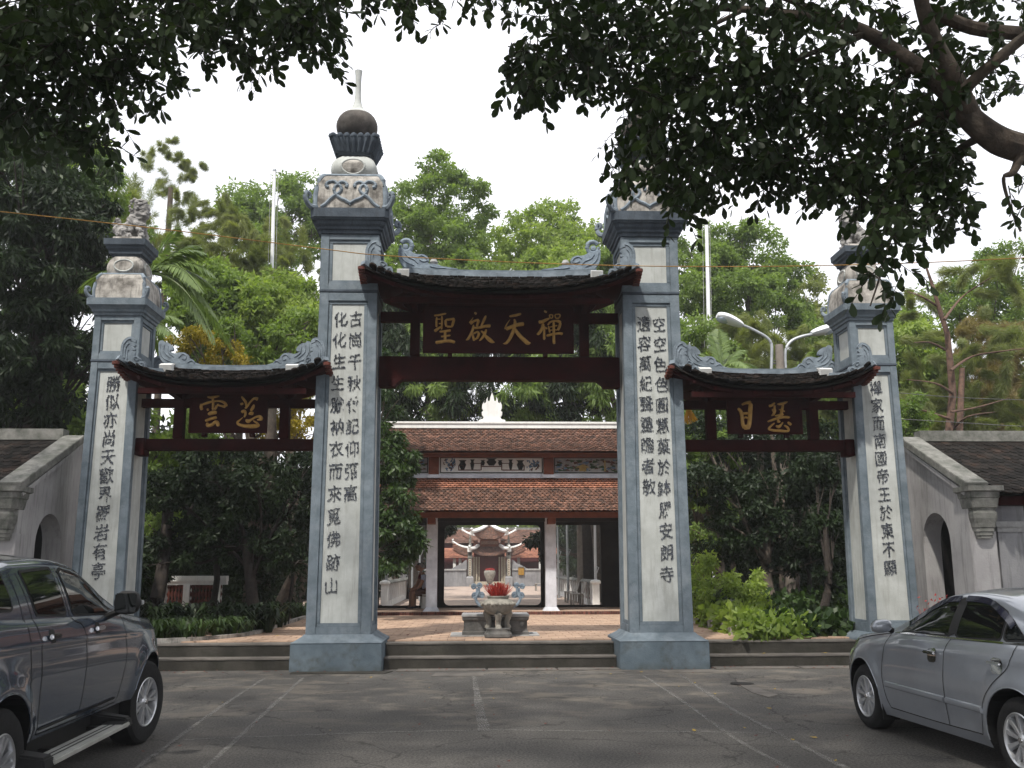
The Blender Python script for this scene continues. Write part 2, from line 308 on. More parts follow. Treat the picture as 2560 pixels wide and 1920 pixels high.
# ================================================================ ground, road, terrace
def asphalt():
    m = bpy.data.materials.new('worn_asphalt'); m.use_nodes = True; n = m.node_tree; N = n.nodes; L = n.links; b = N['Principled BSDF']
    b.inputs['Roughness'].default_value = .9; b.inputs['Specular IOR Level'].default_value = .25; g = N.new('ShaderNodeNewGeometry')
    def noi(s, d, r=.6, vec=None):
        t = N.new('ShaderNodeTexNoise'); t.inputs['Scale'].default_value = s; t.inputs['Detail'].default_value = d; t.inputs['Roughness'].default_value = r
        L.new(vec or g.outputs['Position'], t.inputs['Vector']); return t.outputs['Fac']
    def rmp(src, a, z, ca, cz):
        r = N.new('ShaderNodeValToRGB'); r.color_ramp.elements[0].position = a; r.color_ramp.elements[1].position = z
        r.color_ramp.elements[0].color = (*ca, 1); r.color_ramp.elements[1].color = (*cz, 1); L.new(src, r.inputs[0]); return r.outputs[0]
    def mix(f, a, c, mode='MIX'):
        x = N.new('ShaderNodeMixRGB'); x.blend_type = mode
        for i, v in enumerate((f, a, c)):
            if isinstance(v, (int, float)): x.inputs[i].default_value = v
            elif isinstance(v, tuple): x.inputs[i].default_value = (*v, 1)
            else: L.new(v, x.inputs[i])
        return x.outputs[0]
    base = rmp(noi(.45, 5), .35, .65, (.074, .071, .069), (.108, .103, .099))
    base = mix(1., base, rmp(noi(42, 5, .9), .40, .60, (.38, .38, .38), (1.7, 1.67, 1.6)), 'MULTIPLY')
    mp_ = N.new('ShaderNodeMapping'); mp_.inputs['Scale'].default_value = (.85, 1.15, 1); L.new(g.outputs['Position'], mp_.inputs[0])
    dust = rmp(noi(1.1, 12, .72, mp_.outputs[0]), .50, .60, (0, 0, 0), (1, 1, 1))
    # dust lies in front of the gate only, where feet and tyres do not sweep it
    sp = N.new('ShaderNodeSeparateXYZ'); L.new(g.outputs['Position'], sp.inputs[0]); mr = N.new('ShaderNodeMapRange')
    mr.inputs[1].default_value = -6.5; mr.inputs[2].default_value = -3.5; L.new(sp.outputs['Y'], mr.inputs[0])
    ml = N.new('ShaderNodeMath'); ml.operation = 'MULTIPLY'; L.new(dust, ml.inputs[0]); L.new(mr.outputs[0], ml.inputs[1])
    m2 = N.new('ShaderNodeMath'); m2.operation = 'MULTIPLY'; m2.inputs[1].default_value = .9; L.new(ml.outputs[0], m2.inputs[0])
    base = mix(m2.outputs[0], base, (.175, .155, .13))
    vo = N.new('ShaderNodeTexVoronoi'); vo.feature = 'DISTANCE_TO_EDGE'; vo.inputs['Scale'].default_value = .42; wn = N.new('ShaderNodeTexNoise'); wn.inputs['Scale'].default_value = 1.6; wn.inputs['Detail'].default_value = 8; L.new(g.outputs['Position'], wn.inputs['Vector'])
    va = N.new('ShaderNodeVectorMath'); va.operation = 'MULTIPLY_ADD'; va.inputs[1].default_value = (.9, .9, .9); L.new(wn.outputs['Color'], va.inputs[0]); L.new(g.outputs['Position'], va.inputs[2]); L.new(va.outputs[0], vo.inputs['Vector'])
    base = mix(rmp(vo.outputs['Distance'], .0, .008, (.75, .75, .75), (0, 0, 0)), base, (.025, .024, .022))
    base = mix(rmp(noi(.8, 7, .65), .60, .66, (0, 0, 0), (.45, .45, .45)), base, (.048, .045, .043))
    base = mix(rmp(noi(7, 8, .7), .66, .74, (0, 0, 0), (.6, .6, .6)), base, (.04, .036, .03))
    L.new(base, b.inputs['Base Color']); bp = N.new('ShaderNodeBump'); bp.inputs['Strength'].default_value = .55; bp.inputs['Distance'].default_value = .012
    L.new(noi(90, 4, .8), bp.inputs['Height']); L.new(bp.outputs[0], b.inputs['Normal']); return m
M['asphalt'] = asphalt()
def chalk():
    m = mat('faded_road_paint', (.30, .29, .27), .9, (.2, .19, .18), 9, bump=.2, bscale=60)
    n = m.node_tree; N = n.nodes; L = n.links; b = N['Principled BSDF']; g = N.new('ShaderNodeNewGeometry')
    t = N.new('ShaderNodeTexNoise'); t.inputs['Scale'].default_value = 6; t.inputs['Detail'].default_value = 8; L.new(g.outputs['Position'], t.inputs['Vector'])
    r = N.new('ShaderNodeValToRGB'); r.color_ramp.elements[0].position = .35; r.color_ramp.elements[1].position = .65; r.color_ramp.elements[0].color = (.22,)*3+(1,); r.color_ramp.elements[1].color = (.62,)*3+(1,)
    L.new(t.outputs['Fac'], r.inputs[0]); L.new(r.outputs[0], b.inputs['Alpha']); return m
M['chalk'] = chalk()
g_ = MB(); g_.grid([[(-130+26*i, -60+20*j, -.03) for i in range(11)] for j in range(12)]); struct('ground', g_, M['soil'])
g_ = MB(); g_.grid([[(-60+6*i, -55+2.75*j*1.0058, 0) for i in range(21)] for j in range(21)]); struct('asphalt_road', g_, M['asphalt'])
g_ = MB(); g_.box(-40, 40, .92, 12.9, -.02, .385); struct('garden_ground', g_, M['soil'])
g_ = MB(); g_.box(-60, 60, 12.92, 150, -.02, .17); struct('far_ground', g_, M['soil'])
def zline(pts, w, z=.004):
    """painted stripe through ground points given as seen in the photograph"""
    P = [PZ(x, y, 0) for x, y in pts]; P = crom([p[:2] for p in P], 5); mb = MB(); L_, R_ = [], []
    for i, p in enumerate(P):
        t = P[min(i+1, len(P)-1)]-P[max(i-1, 0)]; t = t/np.linalg.norm(t); n = np.array([-t[1], t[0]]); ww = (w[0]+(w[1]-w[0])*i/(len(P)-1)) if isinstance(w, tuple) else w
        ww *= 1+.12*math.sin(i*2.3)
        L_.append((*(p-n*ww/2), z)); R_.append((*(p+n*ww/2), z))
    return mb.grid([L_, R_], flip=True)
lines = [([(570, 1466), (503, 1510), (436, 1556), (296, 1659), (250, 1690)], .055), ([(657, 1463), (605, 1510), (524, 1586), (444, 1659), (400, 1700)], .055),
         ([(1023, 1457), (1031, 1503), (1046, 1580)], (.05, .13)), ([(1469, 1457), (1570, 1525), (1677, 1583), (1826, 1659), (1890, 1690)], .07),
         ([(1388, 1459), (1470, 1512), (1587, 1595), (1702, 1659), (1750, 1690)], .055), ([(379, 1599), (600, 1591), (778, 1584), (1047, 1578), (1300, 1580), (1555, 1582), (1684, 1585)], .035),
         ([(360, 1483), (605, 1480), (760, 1476), (930, 1473), (1290, 1472), (1470, 1474)], .04), ([(610, 1466), (760, 1461), (880, 1459)], .045), ([(940, 1459), (1160, 1456), (1420, 1458), (1500, 1456)], .045)]
for pts, w in lines: struct('painted_line', zline(pts, w), M['chalk'])
# gutter slabs and the patched drain apron
for i, (x0, x1) in enumerate([(-3.35, -1.75), (-1.7, -.25), (-.22, .9), (.93, 1.95), (3.5, 4.9), (4.93, 6.3)]):
    mb = MB(); y0 = .02 if i in (0,) else .1; P = [(x0, -.05), (x1, -.02), (x1-.01, .32), (x0+.01, .32)]
    if i == 0: P = [(x0, -.30), (x1-.1, -.32), (x1, -.03), (x0+.01, -.03)]
    mb.hexa([(x, y, .001) for x, y in P], [(x, y, .012) for x, y in P]); o = struct('gutter_slab', mb, M['steptop'] if i not in (0,) else M['step'])
for P in [[(-1.1, -.75), (-.3, -.78), (-.28, -.32), (-1.05, -.30)], [(1.2, -.62), (1.95, -.6), (1.9, -.25), (1.15, -.22)], [(2.6, -.5), (3.5, -.45), (3.4, -.1), (2.5, -.12)]]:
    mb = MB(); mb.hexa([(x, y, .001) for x, y in P], [(x, y, .007) for x, y in P]); struct('cement_patch', mb, M['steptop'])
ap = [PZ(x, y, 0) for x, y in [(1588, 1468), (1608, 1470), (1650, 1492), (1682, 1502), (1660, 1507), (1625, 1497), (1600, 1482)]]
mb = MB(); mb.prism([tuple(p[:2]) for p in ap], lambda p: (p[0], p[1], .001), lambda p: (p[0], p[1], .008)); struct('drain_apron', mb, M['steptop'])
c_ = PZ(1603, 1478, 0); mb = MB(); mb.lathe([(.17, .009), (.17, .012)], (c_[0], c_[1], 0), 12); obj_d = obj('drain_hole', mb, M['dark']); tag(obj_d, 'small dark drain hole in the asphalt before the right steps', 'drain')

# ---------------------------------------------------------------- steps
for k, (x0, x1) in enumerate([(-1.925, 1.925), (-6.28, -3.43), (3.43, 6.28)]):
    root = thing('stone_steps', '', 'steps'); root['label'] = ['two wide cement steps between the two tall gate pillars', 'two dark cement steps behind the parked pickup', 'two cement steps with fallen leaves left of the silver car'][k]; root['group'] = 'step flights of the gate'
    for (y0, y1, z0, z1) in ((.34, .66, -.01, .165), (.64, .97, .165, .372)):
        mb = MB(); n = 14; rr = random.Random(k*9+int(z1*100)); top = []
        for j in range(n+1):
            x = lerp(x0, x1, j/n); dy = rr.uniform(-.008, .008); top.append((x, y0+dy))
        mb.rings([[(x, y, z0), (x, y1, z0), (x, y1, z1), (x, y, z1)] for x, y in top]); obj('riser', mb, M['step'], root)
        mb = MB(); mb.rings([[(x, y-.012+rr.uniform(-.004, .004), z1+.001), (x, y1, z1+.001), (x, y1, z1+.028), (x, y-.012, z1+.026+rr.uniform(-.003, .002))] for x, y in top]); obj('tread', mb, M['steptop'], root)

# ---------------------------------------------------------------- courtyard paving
CZ = .42
mb = MB(); mb.box(-9, 9, .98, 9.7, .3, CZ-.008); court = struct('courtyard_paving', mb, M['joint'])
tm = MB(); a = .148; tm.hexa([(-a, -a, -.02), (a, -a, -.02), (a, a, -.02), (-a, a, -.02)], [(-a+.004, -a+.004, 0), (a-.004, -a+.004, 0), (a-.004, a-.004, 0), (-a+.004, a-.004, 0)])
tile0 = bpy.data.meshes.new('paving_tile'); tile0.from_pydata(tm.v, [], tm.f); tile0.materials.append(M['court'])
cnt = 0; rest = MB(); rr = random.Random(3)
for j in range(29):
    for i in range(-30, 30):
        x = i*.302+.15+(.15 if j % 2 else 0); y = 1.12+j*.302
        if y > 9.6 or abs(x) > 8.9: continue
        dz = rr.uniform(-.0025, .0025)
        if abs(x+.1) < 2.45+.12*j*.5 and j < 16 and cnt < 292:
            o = link('paving_tile', tile0, court); o.location = (x, y, CZ+dz); o.rotation_euler = (rr.uniform(-.006, .006), rr.uniform(-.006, .006), 0); cnt += 1
        else: rest.add([(x+v[0], y+v[1], CZ+dz+v[2]) for v in tm.v], tm.f)
o = obj('paving_tiles', rest, M['court'], court); o['kind'] = 'stuff'

# ================================================================ gate pillars
GY = .745
def frustum_face(mb, k, hf, ul, ur, z0, z1, i0, i1, cx, cy):
    """a bar on face k of a tapering square shaft; ul, ur: margins from the shaft's left and right edge; i0 < i1 insets of its face and back"""
    P = []
    for z in (z0, z1):
        h = hf(z)
        for u, i in ((-h+ul, i1), (h-ur, i1), (h-ur, i0), (-h+ul, i0)):
            x, y = u, -(h-i)
            for _ in range(k): x, y = -y, x
            P.append((cx+x, cy+y, z))
    mb.hexa(P[:4], P[4:])
def shaft(root, cx, cy, z0, z1, hb, ht, pw=.165, rb=.12, rt=.15, mw=.06, mats=('blue', 'plaster'), name='shaft'):
    hf = lambda z: lerp(hb, ht, (z-z0)/(z1-z0)); mb = MB()
    mb.sq([(hb-.06, z0), (ht-.06, z1)], cx, cy)
    for sx in (-1, 1):
        for sy in (-1, 1):
            B, T = [], []
            for z, A in ((z0, B), (z1, T)):
                h = hf(z)
                for a, b in ((h-pw, h-pw), (h, h-pw), (h, h), (h-pw, h)): A.append((cx+sx*a, cy+sy*b, z))
            mb.hexa(B, T)
            # quirk bead beside the arris, as on the photograph's double-lined corners
    for k in range(4):
        frustum_face(mb, k, hf, pw, pw, z0, z0+rb, .003, .062, cx, cy); frustum_face(mb, k, hf, pw, pw, z1-rt, z1, .003, .062, cx, cy)
        for (zl, zh) in ((z0+rb, z0+rb+mw), (z1-rt-mw, z1-rt)): frustum_face(mb, k, hf, pw, pw, zl, zh, .028, .062, cx, cy)
        frustum_face(mb, k, hf, pw, 0, z0+rb+mw, z1-rt-mw, .028, .062, cx, cy) if False else None
        # upright mouldings: thin bars at both sides of the recess
        for side in (0, 1):
            P = []
            for z in (z0+rb+mw, z1-rt-mw):
                h = hf(z); a, b_ = (-h+pw, -h+pw+mw) if side == 0 else (h-pw-mw, h-pw)
                for u, i in ((a, .062), (b_, .062), (b_, .028), (a, .028)):
                    x, y = u, -(h-i)
                    for _ in range(k): x, y = -y, x
                    P.append((cx+x, cy+y, z))
            mb.hexa(P[:4], P[4:])
    obj(name, mb, M[mats[0]], root, bev=.006)
    for k in range(4):
        mb = MB(); frustum_face(mb, k, hf, pw+mw, pw+mw, z0+rb+mw+.001, z1-rt-mw-.001, .046, .0605, cx, cy); obj('panel', mb, M[mats[1]], root)
    return hf
def glyph_tris(ch):
    cu = bpy.data.curves.new('glyph', 'FONT'); cu.body = ch; cu.offset = .004; cu.resolution_u = 3; o = bpy.data.objects.new('glyph', cu); COL.objects.link(o)
    bpy.context.view_layer.update(); me = o.to_mesh(); me.calc_loop_triangles()
    V = np.array([v.co[:2] for v in me.vertices]); T = np.array([t.vertices[:] for t in me.loop_triangles]); o.to_mesh_clear()
    bpy.data.objects.remove(o); bpy.data.curves.remove(cu); return V, T
def inside(V, T, P):
    A, B, C = V[T[:, 0]], V[T[:, 1]], V[T[:, 2]]; ok = np.zeros(len(P), bool)
    def cr(o, a, p): return (a[:, 0]-o[:, 0])[None]*(p[:, 1:2]-o[:, 1][None])-(a[:, 1]-o[:, 1])[None]*(p[:, 0:1]-o[:, 0][None])
    d1, d2, d3 = cr(A, B, P), cr(B, C, P), cr(C, A, P)
    return (((d1 >= 0) & (d2 >= 0) & (d3 >= 0)) | ((d1 <= 0) & (d2 <= 0) & (d3 <= 0))).any(1)
def shard_char(root, ch, cx, z, w, h, yf, rng):
    """one mosaic character of broken porcelain set on the panel; yf(z) gives the panel's surface"""
    V, T = glyph_tris(ch); V = V.copy(); V[:, 0] -= .5; V[:, 1] -= .38; sh = rng.uniform(.06, .14)
    V[:, 1] += V[:, 0]*sh                                   # brush-like rise to the right
    V[:, 0] += .03*np.sin(V[:, 1]*7+rng.uniform(0, 6)); V *= 1.04
    st = .062; gx, gy = np.meshgrid(np.arange(-.62, .62, st), np.arange(-.66, .66, st)); P = np.stack([gx.ravel(), gy.ravel()], 1); P = np.array(P)+np.array([[rng.uniform(-.018, .018), rng.uniform(-.018, .018)] for _ in range(len(P))])
    P = P[inside(V, T, P)]; mb = MB()
    for px, py in P:
        a0 = rng.uniform(0, 6.28); n = rng.choice((4, 5)); q = []
        for k in range(n):
            a = a0+2*math.pi*k/n; r = st*rng.uniform(.44, .66); q.append((cx+(px+r*math.cos(a))*w, z+(py+r*math.sin(a))*h))
        f = [(x, yf(zz)-.014, zz) for x, zz in q]; bk = [(x, yf(zz)+.001, zz) for x, zz in q]
        mb.add(f+bk, [tuple(range(n))]+[(i, i+n, (i+1) % n+n, (i+1) % n) for i in range(n)])
    obj('character', mb, M['shard'], root)
def zpix(y, Y): return PY(1100, y, Y)[2]
def column_text(root, text, cx, ztop, zbot, w, h, yf, seed):
    rng = random.Random(seed); n = len(text)
    for i, ch in enumerate(text): shard_char(root, ch, cx+rng.uniform(-.008, .008), lerp(ztop, zbot, i/(n-1)), w, h, yf, rng)
def ring_pts(c, r, n=14): return [(c[0]+r*math.cos(2*math.pi*k/n), c[1]+r*math.sin(2*math.pi*k/n)) for k in range(n)]
def face_tube(mb, pts, k, hy, r, cx, cy, flat=.6):
    """moulded band following 2D points (u, z) on face k at distance hy from the axis"""
    path = []
    for u, z in [tuple(p) for p in crom(pts, 4)]:
        x, y = u, -hy(z)
        for _ in range(k): x, y = -y, x
        path.append((cx+x, cy+y, z))
    mb.tube(path, r, 6)
def cap_block(root, cx, cy, z0, z1, h0, h1, relief):
    """bell-shaped attic block with blue rim, cloud relief and curled horns"""
    H = z1-z0; prof = [(h0, z0), (h0, z0+H*.35), (h0-.015, z0+H*.6), (lerp(h0, h1, .35), z0+H*.82), (lerp(h0, h1, .7), z0+H*.94), (h1, z1)]
    mb = MB(); mb.sq(prof, cx, cy); obj('attic_block', mb, M['plasterold'], root)
    def hy(z): return np.interp(z, [p[1] for p in prof], [p[0] for p in prof])
    mb = MB()
    for sx in (-1, 1):
        for sy in (-1, 1):
            mb.tube([(cx+sx*(p[0]-.012), cy+sy*(p[0]-.012), p[1]) for p in prof], .045 if relief else .034, 8)
    for k in range(4):
        a, b = (h1-.02, z1), (-h1+.02, z1); face_tube(mb, [a, b], k, lambda z: h1-.02, .04 if relief else .03, cx, cy)
    obj('rim_moulding', mb, M['relief'], root, smooth=True)
    mb = MB(); s = h0/.62
    for sx in (-1, 1):
        for sy in (-1, 1):
            P = []
            for t in np.linspace(0, 1, 14):
                a = -.9+t*4.6; r = (.17*(1-t)+.03)*s; P.append((0.2*s+r*math.cos(a+math.pi*.6)+0.0, .16*s+r*math.sin(a+math.pi*.6)))
            base = [(0, .03*s), (.07*s, 0), (.15*s, .02*s), (.21*s, .09*s), (.235*s, .17*s), (.2*s, .235*s), (.145*s, .225*s), (.135*s, .17*s), (.17*s, .15*s)]
            pts = [tuple(p) for p in crom(base, 3)]; q = .72
            mb.tube([(cx+sx*(h0-.03+u*q), cy+sy*(h0-.03+u*q), z0+.02+w) for u, w in pts], [lerp(.055, .028, i/len(pts))*s for i in range(len(pts))], 7)
    obj('corner_horn', mb, M['relief'], root, smooth=True)
    if relief:
        mb = MB(); S_ = h0/.62
        for k in range(4):
            hh = lambda z: hy(z)+.004
            for m in (-1, 1):
                zc = z0+.33
                for pts in ([(0, .10), (.09, .15), (.19, .19), (.28, .27), (.30, .36), (.25, .42), (.19, .40), (.17, .33), (.22, .27), (.30, .22), (.37, .16), (.45, .08), (.53, .03)],
                            [(.08, .38), (.07, .43), (.11, .47), (.18, .48), (.24, .44)], [(.24, .44), (.31, .49), (.40, .48), (.45, .44), (.44, .39), (.40, .38)]):
                    face_tube(mb, [(m*u*.97, z0+w*1.08) for u, w in pts], k, hh, .032, cx, cy)
            face_tube(mb, [(0, z0+.07), (0, z0+.13)], k, hh, .02, cx, cy)
        obj('cloud_relief', mb, M['relief'], root, smooth=True)
def bulb_block(root, cx, cy, z0, z1, hmid, htop, hbot):
    H = z1-z0; n = 10; prof = []
    for i in range(n+1):
        t = i/n; b = lerp(hbot, htop, t); prof.append((b+(hmid-(hbot+htop)/2)*math.sin(math.pi*min(1, t*1.0))**.8, z0+H*t))
    mb = MB(); mb.sq(prof, cx, cy, ch=.07); obj('bulb', mb, M['plaster'] if hmid > .34 else M['plasterold'], root, smooth=True, auto=50)
    hy = lambda z: np.interp(z, [p[1] for p in prof], [p[0] for p in prof])
    for k in range(4):
        mb = MB(); pts = [(hmid*.52*math.cos(a), (z0+z1)/2-H*.02+H*.30*math.sin(a)) for a in np.linspace(0, 2*math.pi, 19)]
        face_tube(mb, pts, k, lambda z: hy(z)+.004, .017, cx, cy); obj('niche_rim', mb, M['plaster'], root, smooth=True)
        mb = MB(); q = pts[:-1]; ring = []
        def put(u, z, d):
            x, y = u, -(hy(z)-d)
            for _ in range(k): x, y = -y, x
            return (cx+x, cy+y, z)
        mb.prism([p for p in q], lambda p: put(p[0], p[1], .02), lambda p: put(p[0], p[1], -.003)); obj('niche', mb, M['plasterold'], root)
def inscriptions(root, cols, hf, cy, z0):
    yf = lambda z: cy-(hf(z)-.046)
    for i, (text, cx, zt, zb, w, h) in enumerate(cols): column_text(root, text, cx, zt, zb, w, h, yf, hash(text) % 1000 if False else 11*i+int(zt*10))
def big_pillar(s, label, cols):
    cx = s*2.675; root = thing('gate_pillar', label, 'pillar', (0, 0, 0), 'pillars of the gate')
    mb = MB(); mb.sq([(.743, -.01), (.738, .44), (.70, .445)], cx, GY); obj('plinth', mb, M['bluebase'], root, bev=.01)
    mb = MB(); mb.sq([(.738, .4455), (.735, .455), (.69, .475), (.64, .505), (.585, .54), (.555, .572)], cx, GY); obj('plinth_moulding', mb, M['blue'], root, smooth=True, auto=50)
    hf = shaft(root, cx, GY, .57, 6.40, .535, .503)
    mb = MB(); mb.sq([(.49, 6.40), (.512, 6.415), (.515, 6.44), (.51, 6.45)], cx, GY); obj('string_course', mb, M['bluedark'], root)
    shaft(root, cx, GY, 6.45, 7.47, .508, .513, pw=.15, rb=.12, rt=.1, name='upper_shaft')
    mb = MB(); mb.sq([(.515, 7.47), (.545, 7.48), (.55, 7.53), (.58, 7.55), (.585, 7.59), (.62, 7.63), (.635, 7.68), (.665, 7.70), (.675, 7.73), (.69, 7.735), (.695, 7.90)], cx, GY, ch=.07); obj('cornice', mb, M['bluedark'], root)
    cap_block(root, cx, GY, 7.90, 8.58, .63, .50, True)
    bulb_block(root, cx, GY, 8.58, 9.07, .405, .26, .30)
    mb = MB(); prof = [(.29, 9.07), (.30, 9.1), (.33, 9.13), (.355, 9.2), (.40, 9.3), (.42, 9.38), (.425, 9.42)]; mb.sq(prof, cx, GY, ch=.03); obj('lotus_block', mb, M['bluedark'], root)
    mb = MB()
    for k in range(4):
        for j in range(7):
            u = lerp(-.375, .375, j/6); face_tube(mb, [(u*.72, 9.12), (u*.8, 9.22), (u*.92, 9.33), (u, 9.39)], k, lambda z: np.interp(z, [p[1] for p in prof], [p[0] for p in prof])+.0, .032, cx, GY)
            x, y = u, -.415
            for _ in range(k): x, y = -y, x
            mb.lathe([(.01, -.05), (.045, -.03), (.055, 0), (.045, .03), (.01, .05)], (cx+x, GY+y, 9.405), 8)
    obj('lotus_petals', mb, M['bluedark'], root, smooth=True)
    mb = MB(); P = []
    for a in np.linspace(-1.25, 1.0, 16): P.append((.385*math.cos(a)*1.0, 9.75+.34*math.sin(a)))
    P += [(.15, 10.08), (.10, 10.15), (.068, 10.26), (.055, 10.42), (.055, 10.65), (.06, 10.80), (.073, 10.90)]
    mb.lathe([(r, z) for r, z in P[:14]], (cx, GY, 0), 28); o = obj('finial_ball', mb, M['ball'], root, smooth=True, auto=60)
    mb = MB(); mb.lathe([(r, z) for r, z in P[13:]]+[(.05, 10.90), (.045, 10.86)], (cx, GY, 0), 20); obj('finial_spout', mb, M['plaster'], root, smooth=True, auto=60)
    mb = MB(); mb.lathe([(.3, 9.40), (.27, 9.47), (.2, 9.49)], (cx, GY, 0), 16); obj('finial_foot', mb, M['ball'], root, smooth=True)
    inscriptions(root, cols(cx), hf, GY, .57); return root
hz = lambda y: zpix(y/K, .26)
big_pillar(-1, 'tall gate pillar left of centre with two columns of characters and a round spouted finial in view', lambda cx: [
    ('古崗千秋傳記仰彌高', cx+.135, hz(799), hz(1233), .235, .285), ('化化生生脫衲衣而來覓佛跡山', cx-.135, hz(799), hz(1463), .235, .285)])
big_pillar(1, 'tall gate pillar right of centre, its finial hidden behind the overhanging leaves', lambda cx: [
    ('空空色色圓慧菓於鉢屣安朗寺', cx+.135, hz(808), hz(1437), .235, .285), ('遺容萬紀聲靈瞻者敬', cx-.135, hz(806), hz(1217), .235, .285)])

# ---- carved lion: one continuous skinned body
def skin_mesh(name, nodes, edges, m, parent=None, sub=2, noise=0., loc=None):
    me = bpy.data.meshes.new(name); me.from_pydata([n[:3] for n in nodes], edges, []); o = bpy.data.objects.new(name, me); COL.objects.link(o)
    md = o.modifiers.new('skin', 'SKIN'); sv = me.skin_vertices[0].data
    for i, n in enumerate(nodes): r = n[3]; sv[i].radius = (r, r)
    sv[0].use_root = True; ms = o.modifiers.new('sub', 'SUBSURF'); ms.levels = ms.render_levels = sub
    dg = bpy.context.evaluated_depsgraph_get(); dg.update(); me2 = bpy.data.meshes.new_from_object(o.evaluated_get(dg)); bpy.data.objects.remove(o)
    if noise:
        from mathutils import noise as nz
        for v in me2.vertices:
            v.co += v.normal*(nz.noise(v.co*11)*noise+nz.noise(v.co*27)*noise*.6)
    me2.materials.clear(); me2.materials.append(m); me2.polygons.foreach_set('use_smooth', [True]*len(me2.polygons))
    o = link(name, me2, parent)
    if loc is not None: o.location = loc
    return o
def lion(root, cx, cy, z, s):
    """seated guardian lion in profile, looking along s"""
    n = [(-.10, 0, .22, .19), (.05, 0, .40, .19), (.14, 0, .56, .15), (.15, 0, .70, .15), (.30, 0, .72, .085), (-.24, 0, .20, .15), (-.33, 0, .34, .09), (-.28, 0, .48, .05),
         (.17, -.12, .30, .075), (.20, -.13, .10, .06), (.27, -.13, .03, .055), (.17, .12, .30, .075), (.20, .13, .10, .06), (.27, .13, .03, .055),
         (-.12, -.15, .14, .10), (.0, -.17, .05, .065), (.08, -.17, .03, .05), (-.12, .15, .14, .10), (.0, .17, .05, .065), (.08, .17, .03, .05), (.05, -.07, .80, .05), (.05, .07, .80, .05), (.28, 0, .62, .05)]
    e = [(0, 1), (1, 2), (2, 3), (3, 4), (0, 5), (5, 6), (6, 7), (1, 8), (8, 9), (9, 10), (1, 11), (11, 12), (12, 13), (0, 14), (14, 15), (15, 16), (0, 17), (17, 18), (18, 19), (3, 20), (3, 21), (2, 22)]
    n = [(cx+s*a*.95, cy+b, z+c*1.02, r*.9) for a, b, c, r in n]
    o = skin_mesh('lion_statue', n, e, M['lion'], root, 3, .045)
    mb = MB(); mb.sq([(.27, z-.02), (.25, z+.05), (.2, z+.07)], cx, cy); obj('lion_base', mb, M['plasterold'], root)
    # mane curls, brow and teeth line as raised knobs
    mb = MB(); rr = random.Random(4)
    for i in range(46):
        a = rr.uniform(0, 2*math.pi); b = rr.uniform(-.9, 1.1); r = .16; p = (cx+s*(.10+.13*math.cos(a)*math.cos(b)-.05), cy+r*math.sin(a)*math.cos(b), z+.70+.15*math.sin(b)); q = rr.uniform(.022, .04)
        mb.lathe([(.004, -q), (q*.8, -q*.5), (q, 0), (q*.8, q*.5), (.004, q)], p, 6)
    obj('mane', mb, M['lion'], root, smooth=True)
def small_pillar(s, label, cols):
    cx = s*6.74; cy = GY+.18; root = thing('gate_pillar', label, 'pillar', (0, 0, 0), 'pillars of the gate')
    mb = MB(); mb.sq([(.62, .1), (.62, .40), (.615, .42), (.58, .45), (.53, .49), (.49, .52), (.47, .535)], cx, cy); obj('plinth', mb, M['blue'], root, smooth=True, auto=45)
    hf = shaft(root, cx, cy, .53, 5.19, .445, .405, pw=.12, rb=.16, rt=.12, mw=.04)
    mb = MB(); mb.sq([(.395, 5.19), (.415, 5.2), (.415, 5.225), (.41, 5.23)], cx, cy); obj('string_course', mb, M['bluedark'], root)
    shaft(root, cx, cy, 5.23, 6.02, .407, .405, pw=.12, rb=.12, rt=.08, mw=.045, name='upper_shaft')
    mb = MB(); mb.sq([(.405, 6.02), (.425, 6.03), (.43, 6.07), (.455, 6.09), (.46, 6.13), (.49, 6.17), (.51, 6.19), (.525, 6.2), (.53, 6.32)], cx, cy, ch=.03); obj('cornice', mb, M['blue'], root)
    cap_block(root, cx, cy, 6.32, 6.80, .45, .36, False)
    bulb_block(root, cx, cy, 6.80, 7.17, .32, .25, .29)
    mb = MB(); mb.sq([(.25, 7.17), (.26, 7.2), (.29, 7.21), (.295, 7.26), (.33, 7.3), (.335, 7.33), (.365, 7.36), (.37, 7.47)], cx, cy, ch=.0); obj('abacus', mb, M['bluedark'], root)
    lion(root, cx, cy, 7.49, -s)
    inscriptions(root, cols(cx), hf, cy, .53); return root
hz2 = lambda y: zpix(y/K, .52)
small_pillar(-1, 'lower outer pillar on the left, behind the grey pickup, with a stone lion on top', lambda cx: [('勝似亦尚天歡界羅岩有亭', cx-.005, hz2(962), hz2(1424), .24, .29)])
small_pillar(1, 'lower outer pillar on the right, behind the silver car, its lion half behind leaves', lambda cx: [('禪家而南國帝王於東不顯', cx+.01, hz2(966), hz2(1422), .225, .275)])
